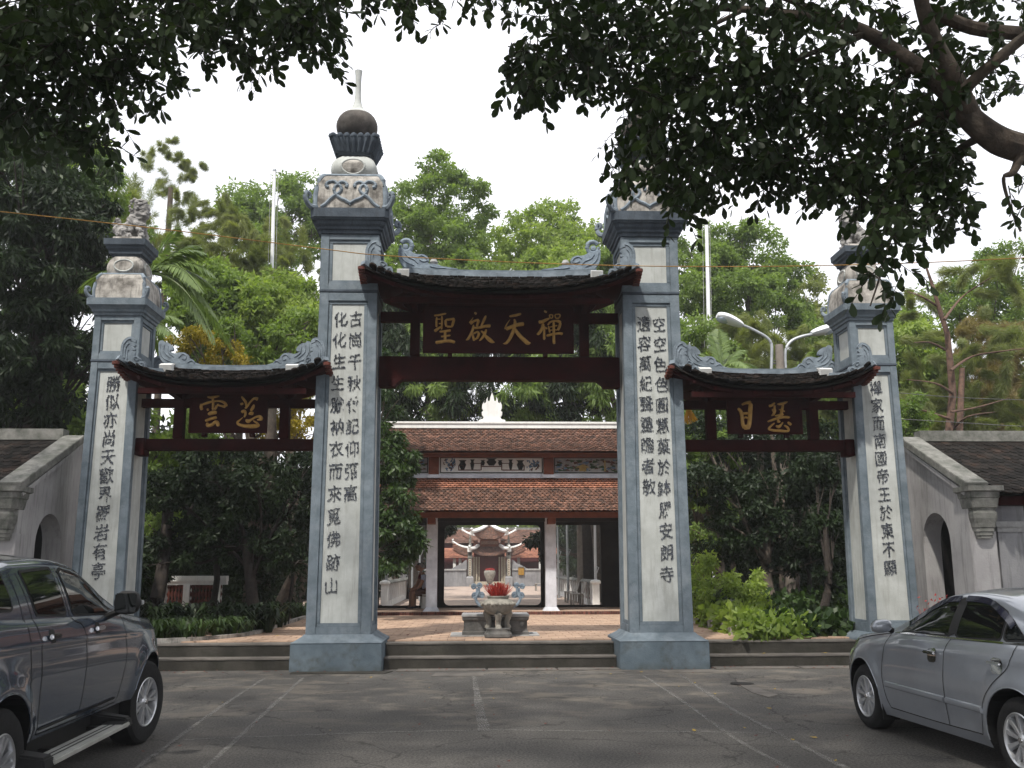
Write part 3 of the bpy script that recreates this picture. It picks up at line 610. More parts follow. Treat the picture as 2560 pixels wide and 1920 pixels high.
# ================================================================ gate roofs between the pillars
def make_tile(name, w, l, th, m):
    mb = MB(); P = [(-w/2, 0), (w/2, 0), (w/2, -l*.72), (w*.28, -l*.93), (0, -l), (-w*.28, -l*.93), (-w/2, -l*.72)]
    mb.prism([p for p in P], lambda p: (p[0], p[1], 0), lambda p: (p[0], p[1], th))
    me = bpy.data.meshes.new(name); me.from_pydata(mb.v, [], mb.f); me.materials.append(m); return me, mb
def place_matrix(o, p, ex, ey):
    """put o at p with its x axis along ex and its y axis up the slope along ey"""
    ex = Vector(ex).normalized(); ey = Vector(ey); ey = (ey-ex*ey.dot(ex)).normalized(); ez = ex.cross(ey)
    o.matrix_local = Matrix(((ex.x, ey.x, ez.x, p[0]), (ex.y, ey.y, ez.y, p[1]), (ex.z, ey.z, ez.z, p[2]), (0, 0, 0, 1)))
def outline(root, name, pts, X0, Z0, sc_, y0, th, m, mirror=1, ridges=(), bev=.008, rr_=.012):
    """carved slab: pts are its outline (u right, v down) in picture units, (X0, Z0) where (0,0) lies, sc_ metres per unit"""
    f = lambda p, y: (X0+mirror*p[0]*sc_, y, Z0-p[1]*sc_)
    P = [tuple(p) for p in crom(list(pts)+[pts[0]], 3)[:-1]]; mb = MB(); mb.prism(P, lambda p: f(p, y0+th), lambda p: f(p, y0)); o = obj(name, mb, m, root)
    if ridges:
        mb = MB()
        for r in ridges: mb.tube([f(p, y0-.004) for p in crom(r, 4)], rr_, 6)
        obj(name+'_carving', mb, m, o, smooth=True)
    return o
BIGLEAF = [(285, 640), (275, 420), (290, 280), (340, 180), (430, 120), (510, 110), (570, 150), (600, 200), (590, 250), (520, 215), (470, 212), (570, 265), (600, 310), (570, 350), (500, 310), (590, 380), (592, 430), (530, 425), (600, 480), (600, 560), (680, 580), (740, 630), (730, 680), (820, 690), (860, 760), (840, 850), (700, 830), (560, 760), (400, 690)]
BIGLEAF_R = [[(330, 600), (325, 420), (350, 280), (420, 190), (500, 160)], [(380, 620), (380, 450), (410, 330), (460, 270)], [(440, 640), (430, 500), (450, 420)], [(610, 650), (600, 600), (660, 590), (700, 640), (660, 680), (630, 640)], [(460, 690), (560, 720), (700, 790), (800, 790), (800, 730), (740, 740)]]
def gate_roof(label, cx, Lr, Le, W, zr, ze, lift, rows, cols, beam, posts, rail, big):
    yr = GY+(.0 if big else .05); t0 = .34; root = thing('gate_roof', label, 'roof', group='tiled roofs of the gate')
    def hx(t): return Lr if t < t0 else lerp(Lr, Le, ((t-t0)/(1-t0)))
    def front(s, t, sg=1):
        x = s*hx(t); zt = zr+.05*(abs(s)**2.5); zb = ze+lift*abs(x/Le)**2.8*t; z = lerp(zt, ze, t)+(zb-ze)*1.0-.045*math.sin(math.pi*t)
        return (cx+x, yr-sg*W*t, z)
    def side(sd, q, t):
        x, y, z = front(sd, t); return (cx+sd*hx(t), yr+q*W*t, z-lift*.45*t*(1-q*q))
    NS = 24; NT = 8
    for sg in (1, -1):
        mb = MB(); top = [[front(-1+2*i/NS, j/NT, sg) for i in range(NS+1)] for j in range(NT+1)]; bot = [[(x, y, z-.03) for x, y, z in r] for r in top]
        mb.grid(top, flip=sg < 0); mb.grid(bot, flip=sg > 0); mb.grid([top[-1], bot[-1]]); obj('roof_deck', mb, M['tiledark'], root)
        mb = MB(); mb.grid([[(x, y+(.02*sg if j == NT else 0), z-.034) for x, y, z in r] for j, r in enumerate(top)]); mb.grid([[(x, y+(.02*sg if j == NT else 0), z-.07) for x, y, z in r] for j, r in enumerate(top)]); obj('soffit', mb, M['wood'], root)
    for sd in (-1, 1):
        mb = MB(); top = [[side(sd, -1+2*i/10, lerp(t0, 1, j/6)) for i in range(11)] for j in range(7)]; mb.grid(top); mb.grid([[(x, y, z-.05) for x, y, z in r] for r in top]); obj('hip_deck', mb, M['wood'], root)
    # tiles, one object each on the slope that faces the camera
    tw = 2*Le/cols; tl = W*1.12/rows*1.75; me, tmb = make_tile('roof_tile', tw*.93, tl, .03, M['tiledark']); rr = random.Random(int(cx*10)+50); n = 0
    for j in range(rows):
        t = (j+.55)/rows; cnt = max(3, int(round(2*hx(t)/tw)))
        for i in range(cnt):
            s = -1+2*(i+.5+(.5 if j % 2 else 0))/cnt
            if s > 1: continue
            p = front(s, t-.5/rows); px = front(s+.02, t-.5/rows); py = front(s, t-.5/rows-.04) if t > .1 else p
            ey = (Vector(front(s, t-.5/rows))-Vector(front(s, t+.04-.5/rows))); ex = Vector(px)-Vector(p)
            o = link('roof_tile', me, root); place_matrix(o, (p[0]+rr.uniform(-.003, .003), p[1], p[2]+.022+rr.uniform(-.002, .004)), ex, ey+Vector((rr.uniform(-.006, .006), 0, -.009+rr.uniform(-.004, .002)))); n += 1
    # rounded tile ends along the eaves
    mb = MB()
    for sd in (-1, 1):
        K_ = 11 if big else 9
        for k in range(K_):
            q = -1+.9*k/(K_-1)*1.0; p = side(sd, q, 1.0); mb.lathe([(.0, -.04), (.062, -.04), (.066, .01), (.0, .03)], (p[0]+sd*.01, p[1], p[2]-.045), 10)
    obj('eave_end_tiles', mb, M['tileend'], root, smooth=True)
    mb = MB(); sweep(mb, [tuple(np.array(front(s, 1.0))+np.array([0, .07, -.12])) for s in np.linspace(-1, 1, 25)], .035, .06); obj('eave_board', mb, M['wood'], root)
    # ridge and hip ridges
    mb = MB(); RH = .12 if big else .10
    sweep(mb, [(cx+s*(Lr+.02), yr, zr+.05*abs(s)**2.5-.02) for s in np.linspace(-1, 1, 21)], .20, RH); obj('ridge', mb, M['relief'], root)
    mb = MB(); sweep(mb, [(cx+s*(Lr+.02), yr-.02, zr+.05*abs(s)**2.5+RH-.021) for s in np.linspace(-1, 1, 21)], .13, .035); obj('ridge_bead', mb, M['blue'], root)
    for sd in (-1, 1):
        for sg in (1, -1):
            mb = MB(); P = [tuple(np.array(front(sd, t, sg))+np.array([0, 0, .01])) for t in np.linspace(t0*.8, 1.0, 10)]; sweep(mb, P, .12, [lerp(.09, .075, i/9) for i in range(10)]); obj('hip_ridge', mb, M['relief'], root)
            mb = MB(); P = [tuple(np.array(front(sd, t, sg))+np.array([-sd*.02, 0, .015])) for t in np.linspace(0, t0*1.05, 5)]; sweep(mb, P, .13, .10); obj('verge', mb, M['topstone'], root)
            p = front(sd, t0*1.02, sg); mb = MB(); mb.cbox((p[0]-sd*.02, p[1]-sg*.03, p[2]+.075), .21, .13, .19, 0, .35*sg); obj('verge_stop', mb, M['white'], root)
        mb = MB(); a = front(sd, t0); mb.prism([(-W*t0, a[2]-.05), (W*t0, a[2]-.05), (0, zr)], lambda p: (cx+sd*(Lr-.08), yr+p[0], p[1]), lambda p: (cx+sd*(Lr-.05), yr+p[0], p[1])); obj('gable', mb, M['wood'], root)
        # upturned leaf at the front corners, standing on the hip
        c = front(sd, .97)
        k_ = .00083 if big else .00074
        outline(root, 'corner_leaf', BIGLEAF, c[0]-sd*(-.0)+(-sd)*0 - sd*(0) + (0 if 0 else 0) + sd*(285*k_-.02), c[2]+690*k_, k_, c[1]-.0, .07, M['relief'], -sd, BIGLEAF_R)
        c2 = front(sd, 1.0, -1); outline(root, 'corner_leaf', BIGLEAF, c2[0]+sd*(285*k_-.02), c2[2]+690*k_, k_, c2[1]-.07, .07, M['relief'], -sd, BIGLEAF_R)
        if big:     # ring volute, body and round head of the ridge dragon
            X0 = -sd; q = .00082; ox = cx+sd*(Lr+.02+.08); oz = zr+.05+.10+.56; u0 = 900
            g = lambda u, v: (ox-sd*(u-u0)*q, yr, oz-(v-230)*q)
            mb = MB(); ring = [g(1060+125*math.cos(a), 350+130*math.sin(a)) for a in np.linspace(-2.6, 3.2, 22)]; mb.tube(ring, [.045]*10+[lerp(.045, .03, i/11) for i in range(12)], 8); mb.lathe([(.01, -.03), (.05, -.02), (.055, 0), (.05, .02), (.01, .03)], g(1050, 370), 10, 'Y'); obj('ridge_volute', mb, M['bluestone'], root, smooth=True)
            outline(root, 'ridge_scroll', [(900, 430), (895, 560), (920, 700), (990, 820), (1100, 890), (1500, 900), (2000, 905), (2230, 900), (1900, 850), (1760, 800), (1560, 780), (1580, 690), (1530, 610), (1440, 570), (1330, 570), (1230, 540), (1150, 480), (1060, 500), (960, 440)], ox+sd*u0*q, oz+230*q, q, yr-.07, .12, M['bluestone'], -sd, [[(950, 500), (980, 640), (1080, 760), (1250, 830)], [(1040, 540), (1120, 640), (1250, 700), (1330, 780)], [(1330, 640), (1400, 600), (1500, 640), (1540, 720), (1450, 740), (1370, 700)], [(1600, 850), (1750, 880), (1950, 890)]])
            mb = MB(); mb.lathe([(.01, -.075), (.05, -.06), (.078, 0), (.05, .06), (.01, .075)], g(1680, 735), 14); obj('scroll_head', mb, M['topstone'], root, smooth=True)
        else:       # wave-crest leaves running down into the ridge
            q = .00165; ox = cx+sd*(Lr+.25); oz = zr+.565
            pts = [(425, 300), (440, 275), (470, 270), (492, 290), (530, 296), (575, 335), (582, 375), (545, 385), (600, 412), (660, 400), (720, 408), (752, 440), (760, 462), (800, 480), (830, 512), (950, 545), (1100, 560), (1100, 600), (820, 590), (600, 560), (500, 520), (440, 440)]
            outline(root, 'ridge_scroll', pts, ox+sd*425*q, oz+270*q, q, yr-.05, .09, M['relief'], -sd, [[(450, 310), (450, 400), (510, 480), (640, 520)], [(490, 320), (490, 390), (560, 460)], [(530, 330), (540, 400), (600, 450)], [(650, 460), (690, 420), (730, 440), (720, 480), (690, 470)], [(740, 520), (790, 490), (820, 520), (790, 540)]], rr_=.010)
    # timber frame
    (bz0, bz1, bx0, bx1, haunch) = beam; mb = MB(); y0, y1 = GY+.02, GY+.26
    mb.box(bx0, bx1, y0, y1, bz0, bz1); obj('lintel_beam', mb, M['wood'], root, bev=.012)
    for sd in (-1, 1):
        if haunch:
            mb = MB(); xe = bx1 if sd > 0 else bx0; xi = xe-sd*.42; P = [(xe, bz0+.01), (xi, bz0+.01), (xi+sd*.10, bz0-.07), (xi+sd*.14, bz0-.125), (xe, bz0-.125)]
            mb.prism(P, lambda p: (p[0], y0-.003, p[1]), lambda p: (p[0], y1+.003, p[1])); obj('haunch', mb, M['wood'], root)
    for px in posts:
        mb = MB(); mb.cbox((px, GY+.06, (bz1+zr-.1)/2+.0), .17, .17, zr-.1-bz1); obj('post', mb, M['wood'], root, bev=.01)
        mb = MB(); zz = rail[1]; mb.prism([(-.09, zz), (-.2, zz+.12), (-.26, zz+.2), (.26, zz+.2), (.2, zz+.12), (.09, zz)], lambda p: (px+p[0], GY-.02, p[1]), lambda p: (px+p[0], GY+.14, p[1])); obj('bracket', mb, M['wood'], root)
        mb = MB(); mb.prism([(0, zz-.02), (-.62, zz+.02 if big else zz), (-.72, zz+.1), (0, zz+.16)], lambda p: (px-.05, GY+p[0], p[1]), lambda p: (px+.05, GY+p[0], p[1])); obj('rafter_bracket', mb, M['wood'], root)
    mb = MB(); mb.box(bx0+.01, bx1-.01, GY-.005, GY+.12, rail[0], rail[1]); obj('rail', mb, M['wood'], root)
    mb = MB(); mb.box(cx-Le*.80, cx+Le*.80, GY-.70, GY-.60, ze-.155, ze-.06); obj('purlin', mb, M['wood'], root)
    mb = MB(); mb.box(cx-Lr, cx+Lr, GY-.1, GY+.1, zr-.32, zr-.12); obj('ridge_purlin', mb, M['wood'], root)
    nr = 12 if big else 9
    for i in range(nr):
        x = lerp(-Le*.78, Le*.78, i/(nr-1)); mb = MB(); P = [tuple(np.array(front(x/hx(t), t))+np.array([0, 0, -.135])) if abs(x) <= hx(t) else None for t in (.12, .4, .7, .97)]
        P = [p for p in P if p]
        if len(P) > 1: sweep(mb, P, .05, .06); obj('rafter', mb, M['wood'], root)
    return root
R1 = gate_roof('wide upper gate roof spanning the two tall pillars', 0, 1.75, 2.40, .90, 6.83, 6.33, .45, 9, 34, (4.95, 5.375, -2.165, 2.165, True), (-1.53, 1.53), (6.01, 6.19), True)
R2 = gate_roof('lower gate roof on the left, between the lion pillar and the tall pillar', -4.73, 1.10, 1.76, .85, 5.07, 4.71, .40, 8, 26, (3.68, 3.875, -6.31, -3.17, False), (-5.64, -3.80), (4.43, 4.58), False)
R3 = gate_roof('lower gate roof on the right, in front of the street lamp', 4.73, 1.10, 1.79, .85, 5.05, 4.68, .40, 8, 26, (3.68, 3.875, 3.17, 6.31, False), (3.79, 5.65), (4.43, 4.58), False)
for x in (-6.27, 6.27):
    r = R2 if x < 0 else R3; mb = MB(); mb.cbox((x, GY+.1, 3.73), .16, .30, .30); obj('beam_end', mb, M['wood'], r, bev=.01)
def brush(root, strokes, org, sc_px, y, name='character'):
    """gold brush character: strokes of (x, y, width) in crop pixels, raised with a rounded back"""
    mb = MB()
    for st in strokes:
        P = crom(st, 4); n = len(P); rings = []
        for i, p in enumerate(P):
            t = P[min(i+1, n-1)][:2]-P[max(i-1, 0)][:2]; t = t/(np.linalg.norm(t)+1e-9); nn = np.array([-t[1], t[0]]); w = max(p[2], 6)/2
            e = 1.0 if 0 < i < n-1 else .55
            ring = []
            for a, d in ((-1, 0), (-.8, .6), (-.3, 1), (.3, 1), (.8, .6), (1, 0)):
                q = p[:2]+nn*w*a*e; full = (org[0]+q[0]/sc_px, org[1]+q[1]/sc_px); W_ = PY(full[0]/K, full[1]/K, y); ring.append((W_[0], y-.003-d*.03*(w/40 if w < 40 else 1), W_[2]))
            rings.append(ring)
        mb.rings(rings, close=False, cap=False); mb.add([r for r in rings[0]], [tuple(range(6))]); mb.add([r for r in rings[-1]], [tuple(range(6))[::-1]])
    obj(name, mb, M['gold'], root, smooth=True, auto=60)
def sign(label, x0, x1, z0, z1, y):
    root = thing('name_board', label, 'signboard', group='carved name boards')
    mb = MB(); mb.box(x0, x1, y, y+.05, z0, z1); obj('panel', mb, M['board'], root, bev=.006)
    mb = MB(); b = .035
    for q in ((x0-.001, x1+.001, z0-b, z0), (x0-.001, x1+.001, z1, z1+b), (x0-b, x0, z0-b, z1+b), (x1, x1+b, z0-b, z1+b)): mb.box(q[0], q[1], y-.008, y+.056, q[2], q[3])
    obj('frame', mb, M['wood'], root)
    for x in (lerp(x0, x1, .17), lerp(x0, x1, .82)):
        mb = MB(); mb.box(x-.04, x+.04, y+.06, y+.16, z0-.09, z0+.1); obj('hanger', mb, M['wood'], root)
    return root
yb = .52
b1 = sign('dark red name board with four gold characters above the central opening', -1.34, 1.28, 5.42, 6.21, yb)
o1 = (1070, 770)
brush(b1, [[(190, 235, 55), (350, 215, 60), (560, 170, 55)], [(270, 290, 55), (258, 420, 65), (262, 590, 60)], [(430, 250, 60), (430, 450, 60), (415, 660, 60)], [(290, 345, 35), (390, 345, 40)], [(330, 480, 40), (400, 475, 40)], [(200, 720, 95), (300, 640, 80), (400, 570, 40)],
           [(540, 370, 70), (545, 470, 80), (565, 580, 60)], [(540, 365, 60), (680, 350, 75), (820, 330, 70)], [(810, 340, 70), (770, 460, 85), (740, 570, 70)], [(580, 570, 70), (680, 575, 60), (760, 560, 60)], [(350, 730, 60), (520, 715, 70), (700, 690, 90)], [(525, 730, 75), (525, 850, 85), (525, 1000, 85)], [(400, 880, 55), (530, 865, 50), (690, 840, 60)], [(230, 1070, 100), (400, 1040, 100), (560, 1015, 90), (700, 1020, 100), (830, 1060, 90)]], o1, 12.289, yb)
brush(b1, [[(1430, 140, 60), (1490, 190, 80)], [(1390, 290, 15), (1330, 380, 40), (1290, 470, 95)], [(1300, 490, 90), (1420, 400, 70), (1560, 365, 80)], [(1560, 370, 90), (1530, 470, 80), (1500, 570, 70)], [(1395, 520, 40), (1400, 600, 60)], [(1400, 620, 70), (1600, 600, 80), (1760, 560, 90), (1920, 550, 110)], [(1390, 560, 60), (1370, 680, 80), (1290, 850, 80), (1230, 950, 80), (1160, 985, 15)], [(1360, 790, 60), (1390, 900, 70), (1420, 1010, 70)], [(1390, 790, 55), (1500, 740, 60), (1560, 760, 70)], [(1570, 760, 80), (1540, 870, 80), (1500, 950, 60)], [(1430, 970, 60), (1500, 930, 60)],
           [(1780, 240, 60), (1720, 370, 80), (1670, 480, 70), (1630, 560, 50)], [(1630, 710, 50), (1700, 760, 70), (1760, 850, 80), (1860, 950, 120), (1960, 1030, 110), (2050, 1060, 20)], [(1790, 660, 60), (1750, 780, 80), (1680, 900, 80), (1610, 980, 50), (1570, 1010, 15)]], o1, 12.289, yb)
o2 = (1240, 770)
brush(b1, [[(410, 260, 60), (600, 225, 80), (770, 180, 70)], [(435, 350, 12), (350, 470, 35), (295, 580, 50), (300, 650, 100)], [(300, 650, 110), (430, 600, 110), (600, 530, 110), (740, 505, 120), (860, 490, 120)], [(555, 350, 50), (585, 420, 80), (570, 560, 100), (540, 690, 110), (480, 830, 100), (400, 980, 90), (310, 1080, 80), (215, 1095, 15)], [(580, 640, 90), (660, 770, 110), (770, 900, 120), (890, 1010, 130), (980, 1080, 120), (1060, 1070, 40)]], o2, 12.289, yb)
brush(b1, [[(1480, 90, 60), (1560, 140, 70)], [(1310, 440, 110), (1420, 420, 100), (1530, 370, 90), (1640, 320, 50)], [(1450, 480, 90), (1420, 620, 90), (1350, 740, 90), (1290, 800, 80), (1250, 790, 15)], [(1490, 560, 60), (1480, 760, 65), (1480, 980, 85)], [(1500, 600, 60), (1580, 640, 50)], [(1640, 210, 40), (1660, 300, 40), (1720, 310, 35), (1740, 220, 40), (1640, 205, 35)], [(1810, 210, 40), (1840, 310, 40), (1940, 300, 40), (1960, 200, 40), (1810, 200, 35)],
           [(1590, 530, 50), (1660, 440, 60), (1780, 400, 55), (1920, 410, 90), (1980, 460, 90)], [(1980, 450, 80), (1950, 570, 85), (1900, 690, 80)], [(1610, 560, 50), (1640, 680, 55), (1650, 760, 50)], [(1650, 590, 30), (1780, 560, 35), (1880, 540, 45)], [(1660, 690, 35), (1780, 670, 35), (1880, 680, 35)], [(1550, 860, 70), (1650, 830, 80), (1800, 800, 70), (1940, 780, 80), (2050, 800, 90)], [(1770, 420, 70), (1775, 700, 80), (1775, 950, 85), (1785, 1110, 85)]], o2, 12.289, yb)
b2 = sign('dark red name board with two gold characters over the left opening', -5.36, -4.09, 3.98, 4.52, yb)
o3 = (480, 980)
brush(b2, [[(430, 140, 50), (560, 150, 80), (760, 110, 40)], [(580, 160, 70), (585, 330, 70), (575, 500, 60)], [(265, 330, 70), (255, 420, 90), (280, 500, 80)], [(290, 350, 60), (430, 300, 70), (600, 260, 50), (760, 250, 50), (900, 300, 80), (960, 400, 80)], [(700, 350, 70), (780, 380, 50), (930, 410, 90)], [(430, 460, 60), (450, 520, 70)], [(690, 370, 60), (660, 440, 70), (620, 490, 50)], [(450, 620, 90), (580, 570, 120), (690, 570, 80)], [(370, 800, 70), (500, 750, 80), (690, 700, 80)], [(440, 850, 80), (430, 930, 90), (560, 900, 90), (640, 830, 80), (700, 850, 110), (730, 950, 90)]], o3, 11.06, yb)
brush(b2, [[(1370, 130, 50), (1430, 200, 70), (1490, 290, 70), (1500, 400, 50)], [(1340, 340, 70), (1420, 320, 60)], [(1830, 200, 110), (1720, 180, 70), (1620, 270, 50), (1540, 380, 60), (1470, 460, 60)], [(1370, 560, 90), (1450, 530, 90), (1480, 610, 70), (1440, 700, 50)], [(1720, 350, 50), (1680, 440, 90), (1620, 520, 60)], [(1570, 620, 40), (1640, 590, 110), (1700, 610, 80)], [(1410, 700, 20), (1330, 770, 40), (1260, 840, 70), (1300, 900, 80), (1450, 940, 90), (1620, 950, 110), (1780, 940, 110), (1860, 930, 40), (1800, 860, 60), (1690, 790, 30)], [(1500, 760, 60), (1550, 810, 110), (1650, 760, 60), (1780, 690, 60), (1880, 680, 80), (1920, 750, 90), (1800, 770, 30)]], o3, 11.06, yb)
b3 = sign('dark red name board with two gold characters over the right opening', 4.06, 5.33, 3.98, 4.52, yb)
o4 = (1820, 990)
brush(b3, [[(300, 380, 80), (390, 480, 110), (430, 650, 110), (450, 850, 110), (500, 990, 110)], [(420, 270, 70), (560, 210, 90), (700, 200, 130)], [(700, 230, 130), (680, 450, 140), (670, 700, 130), (640, 900, 140), (590, 1010, 130)], [(430, 540, 80), (620, 530, 90)], [(500, 700, 30), (530, 650, 60), (640, 700, 60)], [(480, 960, 150), (620, 960, 160)]], o4, 12.289, yb)
brush(b3, [[(1250, 310, 80), (1340, 290, 80), (1430, 210, 60)], [(1350, 450, 90), (1430, 440, 100), (1400, 550, 80), (1330, 610, 30)], [(1430, 290, 60), (1420, 450, 70), (1400, 600, 60)], [(1510, 250, 50), (1650, 240, 90), (1820, 180, 60)], [(1690, 260, 70), (1650, 450, 90), (1620, 620, 100)], [(1560, 410, 50), (1740, 480, 60)], [(1440, 610, 40), (1600, 590, 80), (1700, 560, 60)], [(1210, 790, 50), (1350, 740, 70), (1500, 690, 80), (1700, 650, 80), (1890, 660, 80)], [(1540, 720, 60), (1540, 790, 80), (1600, 780, 60)], [(1430, 830, 40), (1330, 910, 60), (1250, 1010, 70), (1400, 1060, 80), (1600, 1070, 90), (1840, 1080, 70), (1830, 980, 80), (1720, 900, 50)], [(1470, 910, 50), (1550, 950, 100), (1640, 870, 60), (1680, 810, 50)], [(1830, 800, 50), (1890, 850, 90), (1940, 890, 70)]], o4, 12.289, yb)
# ================================================================ side wings (gate houses)
def tile_field(root, surf, width, nrow, ncol, me, seed, limit=300, lift=.02, name='roof_tile', u0=0., u1=1.):
    rr = random.Random(seed); n = 0
    for j in range(nrow):
        for i in range(ncol):
            if n >= limit: return
            u = lerp(u0, u1, (i+.5+(.5 if j % 2 else 0))/ncol); t = j/nrow
            p = Vector(surf(u, t)); ex = Vector(surf(u+.01, t))-p; ey = p-Vector(surf(u, t+.02))
            o = link(name, me, root); place_matrix(o, (p.x+rr.uniform(-.005, .005), p.y, p.z+lift+rr.uniform(0, .006)), ex, ey+Vector((rr.uniform(-.001, .001), 0, -.003))); n += 1
def wing(s, label):
    root = thing('gate_house', label, 'building', group='gate houses beside the gate'); xw = s*7.62; yp, zp = 1.55, 3.92; ye, ze_ = -.62, 2.90
    X = lambda d: xw+s*d
    # gable wall with an arched passage, in the plane x = xw, .32 thick
    ya0, ya1, zs = .05, 1.05, 2.05; mb = MB(); arch = [(ya0, -.01)]+[((ya0+ya1)/2-(ya1-ya0)/2*math.cos(a), zs+(ya1-ya0)/2*math.sin(a)*1.02) for a in np.linspace(0, math.pi, 15)]+[(ya1, -.01)]
    out = [(ye, -.01)]+arch+[(3.7, -.01), (3.7, 2.95), (yp, zp-.02), (ye, ze_-.02)]
    mb.prism(out, lambda p: (X(0), p[0], p[1]), lambda p: (X(.32), p[0], p[1])); obj('gable_wall', mb, M['wingwall'], root)
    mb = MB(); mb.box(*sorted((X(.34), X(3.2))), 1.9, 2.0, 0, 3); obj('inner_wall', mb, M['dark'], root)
    # coping along the rake, two fillets below
    mb = MB(); sweep(mb, [(X(.10), ye-.14, ze_-.04), (X(.10), yp, zp)], .38, .125); sweep(mb, [(X(.10), yp, zp), (X(.10), 3.8, 2.9)], .38, .125); obj('rake_coping', mb, M['mossstone'], root, bev=.01)
    mb = MB(); sweep(mb, [(X(-.02), ye-.05, ze_-.125), (X(-.02), yp, zp-.085)], .10, .07); obj('rake_fillet', mb, M['wingwall'], root)
    # front: corner pier with corbel, second pier, dark opening behind
    mb = MB(); mb.box(*sorted((X(-.015), X(.42))), ye-.03, ye+.25, -.01, 2.2); obj('corner_pier', mb, M['wingwall'], root, bev=.01)
    mb = MB(); prof = [(.18, 2.02), (.18, 2.06), (.20, 2.07), (.20, 2.12), (.22, 2.13), (.22, 2.18), (.24, 2.2), (.25, 2.26), (.28, 2.34), (.285, 2.42), (.26, 2.46), (.27, 2.50), (.30, 2.51), (.31, 2.56), (.33, 2.66), (.35, 2.68), (.36, 2.76), (.42, 2.78), (.42, 2.86)]
    mb.sq([(h*.70, z+.06) for h, z in prof], X(.20), ye+.0, ch=.04); obj('corbel', mb, M['mossstone'], root)
    mb = MB(); mb.box(*sorted((X(.55), X(1.02))), ye+.15, ye+.5, -.01, 2.62); mb.box(*sorted((X(.42), X(.55))), ye+.2, ye+.45, -.01, 2.62); obj('pier', mb, M['greywall'], root)
    mb = MB(); mb.box(*sorted((X(.50), X(1.10))), ye+.09, ye+.5, 2.27, 2.36); mb.box(*sorted((X(.53), X(1.05))), ye+.12, ye+.5, 2.19, 2.27); obj('pier_capital', mb, M['topstone'], root)
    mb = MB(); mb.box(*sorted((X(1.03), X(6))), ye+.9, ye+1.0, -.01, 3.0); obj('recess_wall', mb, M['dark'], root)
    mb = MB(); mb.box(*sorted((X(.33), X(6))), ye-.02, ye+.10, 2.62, 2.78); obj('eave_beam', mb, M['wood'], root)
    # roof slope towards the camera
    W_ = 5.4; surf = lambda u, t: (X(.36+u*W_) if s > 0 else X(.36+(1-u)*W_), lerp(yp, ye-.25, t), lerp(zp+.02, ze_-.10, t)-.06*math.sin(math.pi*t))
    for sg in (1,):
        mb = MB(); G = [[surf(i/10, j/6) for i in range(11)] for j in range(7)]; mb.grid(G); mb.grid([[(x, y, z-.05) for x, y, z in r] for r in G]); obj('roof_deck', mb, M['tiledark'], root)
        G2 = [[(x, 2*yp-y, z) for x, y, z in r] for r in G]; mb = MB(); mb.grid(G2); obj('rear_slope', mb, M['tiledark'], root)
    me, tm_ = make_tile('roof_tile', .155, .34, .018, M['tiledark'])
    uu = (0, .42) if s > 0 else (.58, 1); tile_field(root, surf, W_, 16, 15, me, 5+s, 240, u0=uu[0], u1=uu[1])
    # the part of the slope farther out, past the frame's edge
    rest = MB(); rr = random.Random(9)
    for j in range(16):
        for i in range(20):
            u = lerp(.43, 1, (i+.5)/20) if s > 0 else lerp(0, .57, (i+.5)/20); p = surf(u, j/16); rest.add([(p[0]+v[0]+rr.uniform(-.005, .005), p[1]+v[1]*.88+.02, p[2]+v[2]+.03+v[1]*.42) for v in tm_.v], tm_.f)
    o = obj('roof_tiles', rest, M['tiledark'], root); o['kind'] = 'stuff'
    mb = MB(); sweep(mb, [(X(.28), yp, zp+.02), (X(6), yp, zp+.02)], .26, .20); obj('ridge', mb, M['mossstone'], root)
    return root
wing(1, 'plastered gate house on the right with arched side passage, behind the silver car')
wing(-1, 'shaded gate house on the left with arched side passage, behind the grey pickup')

# ================================================================ hall behind the gate
HX = .03
hall = thing('temple_hall', 'open hall with two tiers of red tiled roof seen through the central opening', 'temple')
mb = MB(); mb.box(-5.2, 5.2, 9.66, 12.6, CZ-.01, .485); obj('platform', mb, M['joint'], hall)
mb = MB(); mb.box(-5.2, 5.2, 9.75, 12.6, .486, .50); obj('platform_floor', mb, M['court'], hall)
mb = MB(); x = -5.2; rr = random.Random(2)
while x < 5.2:
    mb.box(x+.006, x+.052, 9.64+rr.uniform(-.003, .003), 9.76, CZ, .498+rr.uniform(-.003, .003)); x += .060
o = obj('edge_bricks', mb, M['brick'], hall); o['kind'] = 'stuff'
def fish(surf, nr, nc, w, l, m, root, name, seed):
    """rows of small rounded tiles joined into one mesh: far too small in view to pick out singly"""
    rr = random.Random(seed); mb = MB()
    for j in range(nr):
        for i in range(nc):
            u = (i+.5+(.5 if j % 2 else 0))/nc; t = (j+.0)/nr; p = np.array(surf(u, t)); d = np.array(surf(u, t+1/nr))-p; d = d/np.linalg.norm(d); dx = rr.uniform(-.006, .006); h = .03+rr.uniform(0, .014)
            up = np.array([0, -d[2], d[1]]); up = up if up[2] > 0 else -up
            P = [p+np.array([a+dx, 0, 0])+d*b+up*c for a, b, c in ((-w/2, 0, .004), (w/2, 0, .004), (w/2, l*.7, h), (w*.2, l, h), (-w*.2, l, h), (-w/2, l*.7, h))]
            Q = [q-up*.018 for q in P[2:]]
            mb.add(P+Q, [(0, 1, 2, 3, 4, 5), (2, 6, 7, 3), (3, 7, 8, 4), (4, 8, 9, 5)])
    o = obj(name, mb, m, root); o['kind'] = 'stuff'; return o
x0, x1 = -4.4, 4.4
low = lambda u, t: (lerp(x0, x1, u), lerp(10.38, 9.22, t), lerp(4.06, 3.11, t)-.05*math.sin(math.pi*t))
low2 = lambda u, t: low(u, .27+t*.73)
upr = lambda u, t: (lerp(x0+.25, x1-.25, u), lerp(11.3, 9.80, t), lerp(5.58, 4.74, t)-.06*math.sin(math.pi*t))
